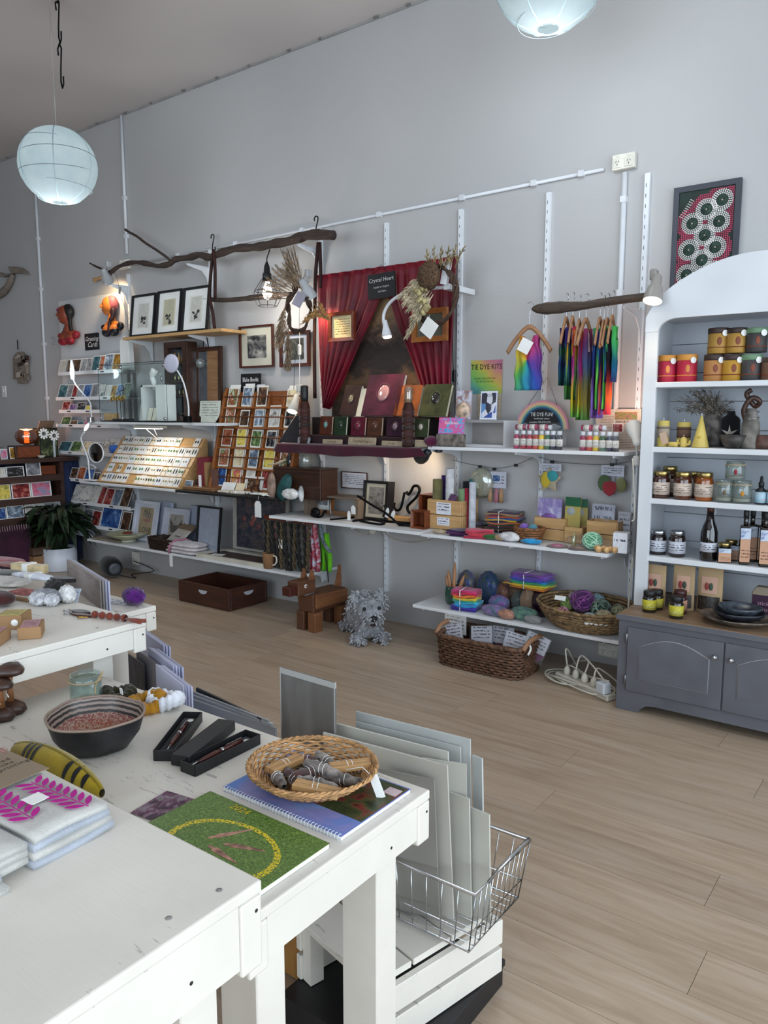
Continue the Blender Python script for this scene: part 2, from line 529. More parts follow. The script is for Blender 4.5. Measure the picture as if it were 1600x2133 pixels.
for yy in (WY0,-1.2,1.0,WY1 - .06): w1.box(2.62,2.68,yy,yy + .06,WZ0,WZ1)
w1.box(2.62,2.68,WY0,WY1,WZ0,WZ0 + .06).box(2.62,2.68,WY0,WY1,WZ1 - .06,WZ1)
w1o = S('window_1',w1,WFR)
for a,b in ((WY0 + .06,-1.2),(-1.14,1.0),(1.06,WY1 - .06)):
 P('pane',B(2.647,2.653,a,b,WZ0 + .06,WZ1 - .06),glass('fafdff',.02),w1o)
w2 = MB()
for xx in (FX0,-1.0,FX1 - .06): w2.box(xx,xx + .06,-3.68,-3.62,WZ0,WZ1)
w2.box(FX0,FX1,-3.68,-3.62,WZ0,WZ0 + .06).box(FX0,FX1,-3.68,-3.62,WZ1 - .06,WZ1)
w2o = S('window_2',w2,WFR)
for a,b in ((FX0 + .06,-1.0),(-.94,FX1 - .06)):
 P('pane',B(a,b,-3.653,-3.647,WZ0 + .06,WZ1 - .06),glass('fafdff',.02),w2o)
# crack line and clips where wall meets ceiling
tr = MB().box(-9.6,2.6,3.992,4.0,3.735,3.75)
t1 = S('trim_1',tr,paint('9b9997',.7))
for i in range(22):
 x = -7.4 + i*.36 + rb.uniform(-.08,.08)
 P('clip',CB((x,3.985,3.742),(rb.uniform(.012,.035),.014,.008)),paint('7e7c7a',.7),t1)
# ------------------------------------------------------------------ conduits, rail and power outlets on the wall
PVC = paint('d8dade',.35,.02)
def conduit(label,pts,r=.0125,saddles=()):
 t = T('electrical_conduit',label,'conduit',pts[0])
 o = Vector(pts[0])
 P('pipe',TUBE([Vector(p) - o for p in pts],r,10),PVC,t)
 for s in saddles:
  s = Vector(s) - o
  P('saddle_clip',CB(s,(.02 if abs(pts[1][2] - pts[0][2]) > .5 and False else .03,.03,.03)),PVC,t)
 return t
CY = 3.987
conduit('white conduit running floor to ceiling beside the carved driftwood mask',[(-6.932,CY,.95),(-6.932,CY,3.735)],saddles=[(-6.932,CY,z) for z in (1.5,2.0,2.5,2.95)])
conduit('white conduit dropping from the ceiling above the long driftwood branch',[(-5.6,CY,2.66),(-5.6,CY,3.735)],saddles=[(-5.6,CY,3.1),(-5.6,CY,2.8)])
conduit('long white conduit running along the wall above the red curtain',[(-5.53,CY,2.565),(-1.56,CY,2.605)],.009,saddles=[(x,CY,2.605 + (x + 1.56)*.01) for x in (-4.95,-4.3,-3.65,-3.0,-2.4,-1.95,-1.68)])
conduit('white conduit dropping from the double socket behind the tie dye clothes',[(-1.45,CY,1.0),(-1.45,CY,2.57)],.014,saddles=[(-1.45,CY,2.44),(-1.45,CY,1.98)])
def outlet(label,c,w=.116,h=.074,gangs=2,face='e3dfd2',name='power_outlet'):
 t = T(name,label,'power outlet' if gangs else 'switch',c)
 P('mounting_block',CB((0,-.018,0),(w,.034,h)),paint(face,.4),t,bevel=.004,seg=2)
 for i in range(gangs):
  x = (i - (gangs - 1)/2)*w*.5
  f = P('socket_face',CB((x,-.037,-.006),(w*.4,.004,h*.62)),paint(face,.4),t,bevel=.002)
  for sx,ang in ((-.007,.5),(.007,-.5)):
   P('slot',CB((0,0,0),(.0022,.003,.009)),INK,f,loc=(x + sx,-.0392,0),rot=(0,ang,0))
  P('slot',CB((x,-.0392,-.014),(.0022,.003,.009)),INK,f)
  P('rocker_switch',CB((x,-.038,h*.36),(.016,.008,.008)),paint('efece2',.4),t,bevel=.002)
 return t
outlet('cream double power socket high on the wall above the tie dye clothes',(-1.452,3.998,2.62))
outlet('cream double power socket under the end of the long driftwood branch',(-5.62,3.998,2.575))
po = outlet('small power socket low on the wall beside the black speaker',tuple(at_y(287,1162,3.998)),.075,.115,1)
outlet('power socket low on the wall above the white extension board',tuple(at_y(1272,1352,3.998)),.116,.074,2)
sw = T('light_switch','white light switch on the wall below the driftwood mask','switch',tuple(at_y(10,816,3.998)))
P('plate',CB((0,-.006,0),(.075,.012,.115)),paint('e6e4df',.4),sw,bevel=.003)
P('rocker',CB((0,-.014,.01),(.02,.008,.03)),paint('f2f0ec',.4),sw,bevel=.002)
# ------------------------------------------------------------------ slotted standards and the shelves they carry
STDM = paint('dfe2e6',.35,.02)
slots = MB()
def standard(x,z0,z1,label):
 t = T('shelf_standard',label,'shelf standard',(x,3.999,z0))
 P('channel',MB().box(-.013,-.009,-.018,0,0,z1 - z0).box(.009,.013,-.018,0,0,z1 - z0).box(-.009,.009,-.004,0,0,z1 - z0).box(-.013,.013,-.019,-.0175,0,z1 - z0),STDM,t)
 m = MB(); z = .03
 while z < z1 - z0 - .03:
  m.box(-.0055,-.0025,-.0196,-.019,z,z + .018); z += .05
 P('slots',m,paint('4b4c50',.6),t,stuff=True)
for x,z0,z1,lb in ((-5.6,.25,2.5,'white slotted shelf standard behind the glass display cabinet'),
                      (-4.584,.25,2.575,'white slotted shelf standard behind the hanging leather strap by the framed prints'),
                      (-3.491,.2,2.575,'white slotted shelf standard beside the left edge of the red curtain'),
                      (-2.945,.2,2.535,'white slotted shelf standard rising behind the middle of the red curtain'),
                      (-2.409,.2,2.535,'white slotted shelf standard at the right edge of the red curtain'),
                      (-1.861,.2,2.54,'white slotted shelf standard behind the tie dye singlet'),
                      (-1.333,.2,2.546,'white slotted shelf standard next to the white hutch')):
 standard(x,z0,z1,lb)
def bracket_mb(d,h=.11):
 poly = [(0,0),(0,-h),(.012,-h),(.03,-h*.55),(d*.35,-.035),(d,-.012),(d,0)]
 m = MB(); m.prism(poly,-.003,.003); m.box(0,d,-.012,.012,-.003,0)
 return m
def shelf(label,x0,x1,yf,z,brx,thick=.018,mat=WHITE,yb=3.978,name='display_shelf',bmat=STDM,h=.11):
 t = T(name,label,'shelf',((x0 + x1)/2,yb,z - thick))
 P('board',B(-(x1 - x0)/2,(x1 - x0)/2,-(yb - yf),0,0,thick),mat,t,bevel=.0015)
 for bx in brx:
  P('bracket',bracket_mb(yb - yf - .02,h),bmat,t,loc=(bx - (x0 + x1)/2,.002,0),rot=(0,0,-PI/2))
 return t
ZA,ZB,ZC,ZD,ZE,ZF,ZG = 1.18,.69,.262,.315,.80,1.292,1.955
shelf('upper white shelf holding the paint bottles and rainbow sign',-2.40,-1.275,3.64,ZA,(-2.409 + .02,-1.861,-1.333))
shelf('short white shelf under the red cloth of the leather book display',-3.52,-2.41,3.66,ZA - .012,(-3.491,-2.945))
shelf('long white shelf under the felt crate and iron hooks',-3.63,-2.42,3.60,ZB,(-3.491,-2.945))
shelf('white shelf crowded with felt bundles and craft kits',-2.415,-1.325,3.60,ZB - .004,(-2.38,-1.861,-1.36))
shelf('lowest right white shelf with yarn bowl and rainbow felt',-2.47,-1.24,3.60,ZC,(-2.409,-1.861,-1.333))
shelf('lowest left white shelf holding the framed flat picture and mug',-5.80,-3.36,3.62,ZD,(-5.6,-4.584,-3.491))
shelf('white shelf under the slanted jewellery display',-5.87,-4.60,3.62,ZE,(-5.6,-4.62))
shelf('black shelf with curios below the timber card rack',-4.595,-3.56,3.60,ZE + .004,(-4.55,),mat=BLACKM)
shelf('white shelf holding the glass display cabinet and timber cabinet',-5.72,-4.18,3.66,ZF,(-5.6,-4.584))
shelf('raw timber shelf carrying three black framed prints',-5.36,-4.2,3.74,ZG,(-5.6 + .3,-4.584),.022,PINE,bmat=STDM,h=.15)
# ------------------------------------------------------------------ white hutch on its grey cupboard
HF,HB = 3.60,3.97
BF = 3.41
GREYP = paint('5f6066',.5,.05,8)
GREYL = paint('a9a6a4',.5,.05,8)
HX0,HX1 = -1.185,-.265; HXC = (HX0 + HX1)/2
HWHITE = paint('d6d9dd',.5,.03,4)
ht = T('hutch_dresser','white arched hutch standing on a low grey two door cupboard','dresser',(HXC,HF,0))
def HL(x,y,z): return (x - HXC,y - HF,z)
W2 = (HX1 - HX0)/2
pb = B(-W2,W2,BF - HF + .012,HB - HF,.09,.43)
P('cupboard_body',pb,GREYP,ht)
# front frame with cut-out foot
poly = [(-W2,0),(-W2 + .10,0),(-W2 + .115,.022),(-W2 + .14,.04),(-W2 + .18,.045),(W2 - .18,.045),(W2 - .14,.04),(W2 - .115,.022),(W2 - .10,0),(W2,0),(W2,.43),(-W2,.43)]
P('face_frame',MB().prism(poly,BF - HF,BF - HF + .02),GREYP,ht)
for s in (-1,1):
 P('side_foot',B(s*W2 - .009,s*W2 + .009,BF - HF + .02,HB - HF,0,.43) if False else B(min(s*W2,s*(W2 - .018)),max(s*W2,s*(W2 - .018)),BF - HF + .02,HB - HF,0,.092),GREYP,ht)
P('cupboard_top',B(-W2 - .008,W2 + .008,BF - HF - .012,HB - HF,.432,.455),wood('77604c','93795f',(3,26,26),.5),ht,bevel=.003)
P('top_edging',B(-W2 - .010,W2 + .010,BF - HF - .016,BF - HF - .0125,.43,.4545),GREYP,ht,bevel=.001)
for s in (-1,1):
 dx0,dx1 = (-W2 + .045,-.003) if s < 0 else (.003,W2 - .045)
 d = P('door',B(dx0,dx1,BF - HF - .012,BF - HF,.10,.40),GREYP,ht,bevel=.002)
 a0,a1 = dx0 + .055,dx1 - .055
 pts = [(a0,.165),(a1,.165),(a1,.315)]
 n = 12
 for i in range(1,n):
  u = i/n; pts.append((a1 + (a0 - a1)*u,.315 + .05*math.sin(PI*u)))
 pts.append((a0,.315))
 P('arched_panel',MB().prism(pts,BF - HF - .0165,BF - HF - .0115),GREYP,d,bevel=.004,seg=1)
 P('panel_bead',TUBE([(p[0],BF - HF - .0125,p[1]) for p in pts],.0018,5,True),GREYL,d)
 kx = dx1 - .03 if s < 0 else dx0 + .03
 P('knob',MB().lathe([(.006,0),(.005,.01),(.010,.016),(.012,.022),(.008,.028),(0,.03)],8,TR(kx,BF - HF - .012,.335,PI/2,0,0),smooth=False),CHROME,d)
 hx = dx0 - .004 if s < 0 else dx1 + .004
 for hz in (.15,.345):
  P('hinge',MB().cyl(.0045,hz - .022,hz + .022,8,TR(hx,BF - HF - .011,0)),STEEL,d)
# upper hutch
for s in (-1,1):
 P('side_panel',B(*( (-W2,-W2 + .02) if s < 0 else (W2 - .02,W2)),.02,HB - HF - .02,.456,1.80),HWHITE,ht)
 P('stile',B(*( (-W2,-W2 + .058) if s < 0 else (W2 - .058,W2)),0,.02,.456,1.735),HWHITE,ht,bevel=.001)
top = []
n = 24
for i in range(n + 1):
 u = -1 + 2*i/n
 top.append((u*W2,1.80 + .24*math.cos(u*PI/2)**.62))
top[0] = (-W2,1.80); top[-1] = (W2,1.80)
inner = [(W2,1.735),(W2 - .058,1.735)]
for i in range(1,8):
 a = i/8*PI/2; inner.append((W2 - .058 - .085*(1 - math.cos(a)),1.735 + .055*math.sin(a)))
inner.append((W2 - .16,1.79))
full = [(p[0],p[1]) for p in top] + inner + [(-p[0],p[1]) for p in inner[::-1]]
P('arched_pediment',MB().prism(full,-.001,.02),HWHITE,ht)
P('inner_top',B(-W2 + .021,W2 - .021,.021,HB - HF - .021,1.80,1.815),HWHITE,ht)
for i in range(10):
 z0 = .457 + i*.138
 P('back_board',B(-W2,W2,HB - HF - .019,HB - HF,z0 + .001,min(z0 + .137,1.83)),paint('bfc3ca',.55,.04,4),ht,bevel=.002)
HSH = []
for z in (.70,.972,1.212,1.507):
 P('shelf',B(-W2 + .0205,W2 - .0205,.002,HB - HF - .02,z - .024,z),HWHITE,ht,bevel=.002)
 HSH.append(z)
# ------------------------------------------------------------------ stepped white display tables
def table(label,x0,x1,y0,y1,z,slab=.018,ap=.075,legs=(),bolt=True):
 t = T('display_table',label,'table',((x0 + x1)/2,(y0 + y1)/2,0))
 cx,cy = (x0 + x1)/2,(y0 + y1)/2
 a,b = (x1 - x0)/2,(y1 - y0)/2
 P('tabletop',B(-a,a,-b,b,z - slab,z),TABLE_W,t,bevel=.003,seg=2)
 P('end_apron',B(a - .02,a - .002,-b + .04,b - .04,z - slab - ap,z - slab - .0005),TABLE_W,t,bevel=.001)
 P('end_apron',B(-a + .002,-a + .02,-b + .04,b - .04,z - slab - ap,z - slab - .0005),TABLE_W,t,bevel=.001)
 for s in (-1,1):
  P('side_apron',B(-a + .001,a + .0005,*((b - .0395,b - .001) if s > 0 else (-b + .001,-b + .0395)),z - slab - ap - .012,z - slab - .0005),TABLE_W,t,bevel=.004,seg=2)
 for lx,ly in legs:
  P('leg',B(lx - cx - .04,lx - cx + .04,ly - cy - .03,ly - cy + .03,0,z - slab - .0006),TABLE_W,t,bevel=.002)
 if bolt:
  for yy,zz in ((b - .012,z - slab - .02),(b - .12,z - slab - ap*.62)):
   P('screw_hole',MB().cyl(.0028,0,.001,8,TR(a - .0021 if yy < b - .04 else a + .0004,yy,zz,0,PI/2,0)),INK,t)
  for dx,dy in ((.028,.05),(.035,.125)):
   P('screw',MB().lathe([(.0045,0),(.0045,.0006),(.002,.0002),(0,.0002)],8,TR(a - dx,b - dy,z)),paint('8f8c88',.5),t)
 return t
table('nearest white display table with the folded tea towels',-1.70,-.70,-.35,.668,.755,ap=.092,legs=((-.762,.575),(-1.63,.575),(-.762,-.26)))
table('lower white display table with the calendars and pen boxes',-1.79,-.739,.676,1.138,.675,ap=.066,legs=((-.80,1.03),(-1.72,1.03),(-.80,.74)))
table('higher white display table with the soap boxes and key fobs',-3.3,-1.727,.20,1.241,.815,ap=.055,legs=((-1.85,1.16),(-3.2,1.16)))
table('far low white display table with purple yarn and clear wrapped prints',-3.3,-2.03,1.25,1.50,.755,ap=.05,legs=((-2.13,1.40),(-3.2,1.40)))
# ------------------------------------------------------------------ helpers for display goods
def lean_card(name,label,cat,r,Y,z,mat,lean=.2,th=.003,group=None,dz=0):
 X0,X1,Z0,Z1 = rect_y(*r,Y)
 w,h = X1 - X0,max(.03,Z1 - Z0)
 return O(name,B(-w/2,w/2,-th,0,0,h/math.cos(lean)),mat,label,cat,((X0 + X1)/2,Y,(z if z is not None else Z0) + .0005),(-lean,0,0),group)
def framed(label,r,Y,z=None,bar=.014,dep=.018,fm=BLACKM,mount=CARDW,pic=None,inset=(.2,.2),lean=0.0,name='framed_picture',cat='framed picture',wall=True,rz=0):
 X0,X1,Z0,Z1 = rect_y(*r,Y)
 w,h = X1 - X0,Z1 - Z0
 t = T(name,label,cat,((X0 + X1)/2,Y,Z0 if z is None else z),rot=(-lean,0,rz))
 P('frame',MB().ring(w,h,bar,-dep,-.002),fm,t)
 P('mount',B(-w/2 + .002,w/2 - .002,-.0055,-.001,.002,h - .002),mount,t)
 if pic is not None:
  ix,iz = inset
  P('picture',B(-w/2 + w*ix,w/2 - w*ix,-.0068,-.0056,h*iz,h - h*iz),pic,t)
 t['w'] = w; t['h'] = h
 return t
PAL = dict(teal=('1f3c44','33606b','7fa5a5'),rust=('6b2d1c','a2553a','d59a72'),blue=('182a55','2f5796','86a8cf'),grey=('55565b','8c8d92','c9c9c9'),
           sketch=('e4e2dc','d7d4cd','4a4643'),green=('26331f','4d6a3a','a7b884'),gold=('3f2a12','9b6e1e','d8b15a'),red=('3a0f10','8e2a2b','c98a7c'),
           brown=('241812','4d3526','9b7b60'),pale=('e8e5de','cfcac0','b7b0a4'),multi=('2b3d6a','c34a6c','e3b84e','57936c'),black=('0d0d0f','1d1d21','a7a7ab'),
           pink=('b2476a','d67d93','4a9fc0'),purple=('3b2450','6d4586','b79fc7'),cream=('e9e0c4','d9cba5','8f835f'),bird=('dfe6ee','6f8196','1d222b'),yellow=('d8b42c','e9d36b','5b6b28'),botan=('e8e2cf','6a7d4b','9d3a27','e6dcc3'))
def pal(k,scale=2.6,border=.07,**kw): return art(PAL[k],scale,border,**kw)
# ------------------------------------------------------------------ dark timber card counter at the far end
CX = -6.4
def ux(px,py): return at_x(px,py,CX)
cu = T('card_counter','dark timber card counter with blue pleated curtain at the far end','counter',(CX,3.3,0))
DW = wood('2e1d17','4a3128',(30,3,30),.45)
BLUEC = fabric('1d2b4d',.2,8,200,.8)
def CL(y0,y1,z0,z1,x0=-.35,x1=0): return B(x0,x1,y0 - 3.3,y1 - 3.3,z0,z1)
P('counter_top',CL(2.3,3.93,.935,.972,-.40,.03),DW,cu,bevel=.003)
P('end_post',CL(3.765,3.80,.05,.934,-.35,.0),DW,cu)
P('end_post',CL(2.32,2.36,.05,.934,-.35,.0),DW,cu)
P('back_panel',CL(2.361,3.764,.05,.934,-.36,-.34),BLUEC,cu)
rows = [(.82,.79),(.632,.60),(.468,.44)]
for zt,_ in rows:
 P('shelf_board',CL(2.361,3.764,zt - .012,zt,-.33,-.001),DW,cu)
 P('shelf_lip',CL(2.361,3.764,zt - .052,zt + .005,.0,.015),DW,cu)
P('plinth',CL(2.361,3.764,.0,.42,-.10,-.06),DW,cu)
def pleat(u,v,y0,y1,z0,z1,x): return (x + .012*math.sin(u*60) ,y0 + (y1 - y0)*u - 3.3,z0 + (z1 - z0)*v)
P('pleated_curtain',MB().grid(lambda u,v: pleat(u,v,3.803,3.955,.02,.932,-.02),40,2),BLUEC,cu,solid=.002)
P('pleated_curtain',MB().grid(lambda u,v: pleat(u,v,2.37,3.76,.47,.93,-.32),120,2),BLUEC,cu,solid=.002)
def xcard(label,r,mat,z=None,lean=.12,x=CX - .02,name='greeting_card',cat='card',group=None):
 a = at_x(r[0],(r[1] + r[3])/2,x); b = at_x(r[2],(r[1] + r[3])/2,x); c = at_x((r[0] + r[2])/2,r[3],x); d = at_x((r[0] + r[2])/2,r[1],x)
 w,h = b.y - a.y,d.z - c.z
 return O(name,B(-w/2,w/2,-.003,0,0,h),mat,label,cat,(x,(a.y + b.y)/2,(z if z is not None else c.z) + .0005),(-lean,0,PI/2),group)
ZT = .972
for r,k,lb,z in (((1,929,15,950),'pink','pink and purple card at the left end of the dark counter top',ZT),
     ((20,927,43,951),'gold','blue and gold card standing on the dark counter beside the glowing lamp',ZT),
     ((45,925,68,951),'green','green and white card standing on the dark counter beside the seed kit box',ZT),
     ((-10,963,11,985),'pale','white card at the left end of the top pocket of the dark counter',.82),
     ((12,963,50,985),'black','white bordered black card with pale animal in the dark counter',.82),
     ((54,953,85,985),'grey','grey shimmering card in a clear sleeve in the dark counter',.82),
     ((-5,997,22,1030),'yellow','gold patterned card at the left of the dark counter middle row',.632),
     ((24,998,64,1030),'red','maroon card with a dotted figure in the dark counter middle row',.632),
     ((65,999,107,1030),'pink','pink card with blue flowers in the dark counter middle row',.632),
     ((-5,1044,12,1069),'blue','pale blue card at the left of the dark counter bottom row',.468),
     ((13,1043,50,1069),'bird','pale striped card in the dark counter bottom row',.468),
     ((52,1043,90,1069),'sketch','glossy sleeved white card in the dark counter bottom row',.468),
     ((91,1044,128,1069),'grey','grey fern card at the right of the dark counter bottom row',.468)):
 xcard(lb,r,pal(k,3,.06),z,x=CX - .02 if z < .9 else CX - .08,group='cards on the dark counter')
lb = at_x(107,973,CX - .03)
O('timber_name_plate',B(-.07,.07,-.01,0,-.04,.04),REDWOOD,'small timber plate with pale label on the dark counter','sign',(CX - .05,3.68,.861),(0,0,PI/2),bevel=.003)
# things on the counter top
def potted(label,loc,rp,hp,potm,leafm,leaf,nl,spread,height,name='potted_plant',seed=1,droop=.5,wl=.3):
 rr = random.Random(seed)
 t = T(name,label,'plant',loc)
 P('pot',MB().lathe([(rp*.9,0),(rp,.01),(rp,hp),(rp*.92,hp),(rp*.9,hp*.85),(0,hp*.84)],28),potm,t)
 P('soil',MB().cyl(rp*.88,hp*.80,hp*.88,20),paint('2b211a',.95,.3,40),t)
 for i in range(nl):
  a = rr.uniform(0,2*PI); L = leaf*rr.uniform(.7,1.2); out = spread*rr.uniform(.25,1); up = height*rr.uniform(.35,1)
  base = Vector((rp*.4*math.cos(a),rp*.4*math.sin(a),hp*.85))
  tip = Vector((out*math.cos(a),out*math.sin(a),hp + up))
  m = MB()
  m.tube(spline([base,(base + tip)*.5 + Vector((0,0,up*.2)),tip],3),.0025,4)
  d = Vector((math.cos(a + rr.uniform(-.6,.6)),math.sin(a + rr.uniform(-.6,.6)),0))
  side = Vector((-d.y,d.x,rr.uniform(-.4,.4))).normalized()
  dr = rr.uniform(.2,1)*droop
  def lf(u,v,d=d,side=side,L=L,tip=tip,dr=dr):
   w = L*wl*math.sin(PI*min(1,v*.97 + .03))**.8*(1 - .35*v)
   s = (u - .5)*2
   p = tip + d*(L*v) + Vector((0,0,L*(.35*v - dr*1.4*v*v))) + side*(w*s) + Vector((0,0,abs(s)*w*.35))
   return tuple(p)
  m.grid(lf,2,6)
  P('leaf',m,leafm,t)
 return t
potted('small leafy seedlings in a black pot on the dark counter',(CX - .15,3.23,ZT),.055,.06,BLACKM,paint('3c4a2c',.6,.3,20),.05,26,.07,.05,seed=4)
lp = T('orange_glow_lamp','round smoked glass lamp with glowing amber tube on the counter','lamp',(CX - .12,at_x(56,920,CX - .12).y,ZT + .115))
P('globe',MB().lathe([(.02,0),(.055,.01),(.085,.035),(.098,.07),(.088,.105),(.06,.13),(.02,.14),(0,.14)],24),glass('8f5a44',.5),lp)
P('glow_tube',MB().cyl(.02,.015,.115,12),emit('ffb347',9),lp)
P('cap',MB().cyl(.05,.128,.136,16),emit('ffd9a0',3),lp)
l = bpy.data.lights.new('amber_light','POINT'); l.energy = 2.5; l.color = (1,.5,.32); l.shadow_soft_size = .06
link('amber_light',l,lp,(0,0,.2))
bx = T('timber_plinth_box','small dark timber box under the round amber lamp','box',(CX - .12,3.51,ZT))
P('carcass',B(-.07,.07,-.11,.11,0,.11),DARKWOOD,bx,bevel=.003); P('front_panel',B(.0705,.075,-.1,.1,.01,.1),REDWOOD,bx)
sk = T('seed_kit_box','black seed kit box with white paper flowers on the counter','box',(CX - .1,at_x(97,945,CX - .1).y,ZT))
P('carton',B(-.05,.05,-.085,.085,0,.26),art(('1c1a15','2e3a22','8b8b60'),3,.05,'15140f',seed=3),sk,bevel=.002)
P('carton_flap',B(-.002,.002,-.08,.08,0,.07),paint('8a6c58',.7),sk,loc=(.0,0,.26),rot=(0,.5,.2))
for dy,z in ((-.05,.21),(.045,.19)):
 m = MB()
 for i in range(10): m.box(-.002,.002,-.008,.008,.008,.048,TR(.06,dy,z,0,0,0) @ Matrix.Rotation(i*PI/5,4,'X'))
 P('paper_flower',m,CARDW,sk)
P('ribbon_stem',B(.052,.055,.035,.055,.0,.17),paint('b9c0c4',.5),sk)
O('candle_saucer',MB().lathe([(.02,0),(.035,.02),(.03,.022),(0,.018)],16),paint('b6b0a2',.5),'small pale dish in front of the seed kit box','dish',(CX - .01,at_x(87,944,CX).y,ZT))
# floor beside it: draped stool, crates, peace lily
wb = T('draped_textile','dark burgundy fringed throw hanging below the card counter','textile',(CX + .09,2.9,0))
P('cloth',MB().grid(lambda u,v: (.02*math.sin(u*14) + .02*math.sin(u*5 + 1),-.45 + .95*u,.02 + .40*v),40,8),fabric('35182a',.25,6,160,.9),wb,solid=.004)
m = MB()
for i in range(46): m.tube([(.024,-.44 + i*.0205,.43),(.028,-.44 + i*.0205 + .003,.385)],.003,4)
P('fringe',m,fabric('8a7c74',.2),wb,stuff=True)
cr = T('timber_crate','small slatted timber crate on the floor beside the peace lily','crate',(CX + .05,3.55,0))
for i in range(3): P('slat',B(-.1,.12,-.17,.10,.005 + i*.075,.07 + i*.075),TIMBER if i % 2 else wood('4a3527','63493a',(30,3,30)),cr,bevel=.002)
potp = at_z(117,1186,0)
potted('peace lily with dark drooping leaves in a white pot on the floor',(potp.x + .03,potp.y + .02,0),.145,.20,paint('d9dde6',.4,.02),paint('1d2c1a',.4,.35,14), .17,170,.17,.36,seed=9,droop=1.0,wl=.2)
tagp = Vector((potp.x + .06,potp.y + .20,.31))
O('plant_ornament',MB().prism([(-.13,-.05),(-.15,.0),(-.12,.06),(-.05,.05),(.0,.035),(.06,.055),(.12,.05),(.14,.0),(.11,-.05),(.04,-.03),(-.04,-.02)],-.003,.003),paint('c9d3e2',.5),'pale blue cut out ornament stuck in the peace lily pot','ornament',tagp,(0,.15,.75))
# ------------------------------------------------------------------ driftwood ornaments on the far wall
DRIFT = wood('6d6258','93877b',(4,14,14),.8)
WY = 3.985
def wpath(pts,Y): return [at_y(x,y,Y) for x,y in pts]
wt = T('driftwood_tail','pale driftwood whale tail sculpture fixed to the far wall','sculpture',at_y(14,580,3.97))
o = Vector(wt.location)
P('stem',TUBE([p - o for p in spline(wpath([(-14,618),(2,612),(14,600),(22,585),(27,572)],3.965),4)],[.035]*8 + [.03]*6 + [.022]*3,8),DRIFT,wt)
P('fluke',MB().prism([((p - o).x,(p - o).z) for p in wpath([(17,573),(30,569),(48,569),(58,572),(50,562),(40,557),(28,555),(18,555),(20,563),(24,568)],3.96)],-.02,.015),DRIFT,wt,bevel=.008)
P('fluke',MB().prism([((p - o).x,(p - o).z) for p in wpath([(17,574),(8,577),(-4,574),(-16,573),(-10,566),(2,568),(14,571)],3.96)],-.02,.015),DRIFT,wt,bevel=.008)
mk = T('driftwood_mask','carved driftwood mask hanging beside the white conduit','sculpture',at_y(45,765,3.99))
o = Vector(mk.location)
P('backing',MB().prism([((p - o).x,(p - o).z) for p in wpath([(31,790),(30,748),(34,738),(40,733),(47,733),(54,740),(58,755),(60,778),(57,783),(57,798),(40,799),(40,790)],3.98)],-.03,0),wood('7a6c60','97897c',(14,14,4),.85),mk,bevel=.004)
rr = random.Random(5)
for i in range(16):
 x,y = rr.uniform(33,56),rr.uniform(744,793)
 p = at_y(x,y,3.95) - o
 P('carved_chip',CB((0,0,0),(rr.uniform(.02,.07),.02,rr.uniform(.015,.05))),[DRIFT,DARKWOOD,wood('a89c90','c0b4a8')][i % 3],mk,loc=(p.x,-.035,p.z),rot=(0,rr.uniform(-.5,.5),0))
P('hanging_spike',TUBE([(-.02,-.015,.17),(-.02,-.015,.26)],.005,6),BLACKIRON,mk)
# ------------------------------------------------------------------ white card rack with sloping ledges
RB = T('card_rack','white wall card rack with eight ledges below the painted busts','card rack',(-5.9,3.965,.3))
P('backboard',B(-.72,.26,0,.03,0,2.06),paint('c8c8ca',.6,.03,2),RB,bevel=.002)
LEDGE = [(1.705,-6.36,-5.42),(1.487,-6.42,-5.36),(1.375,-6.38,-5.75),(1.25,-6.44,-5.50),(1.010,-6.46,-5.58),(.772,-6.26,-5.81),(.570,-6.26,-5.40),(.372,-6.21,-5.46)]
LY = 3.875
ROWN = ['top','second','third','fourth','fifth','sixth','seventh','lowest']
for z,a,b in LEDGE:
 a *= 1.014; b *= 1.014
 l = P('ledge',MB().box(a + 5.9,b + 5.9,-.135,-.0005,z - .31,z - .30).box(a + 5.9,b + 5.9,-.14,-.135,z - .315,z - .285),WHITE,RB,bevel=.001)
 for k in (.25,.7):
  P('label_slot',CB((a + (b - a)*k + 5.9,-.1415,z - .300),(.05,.003,.010)),INK,l)
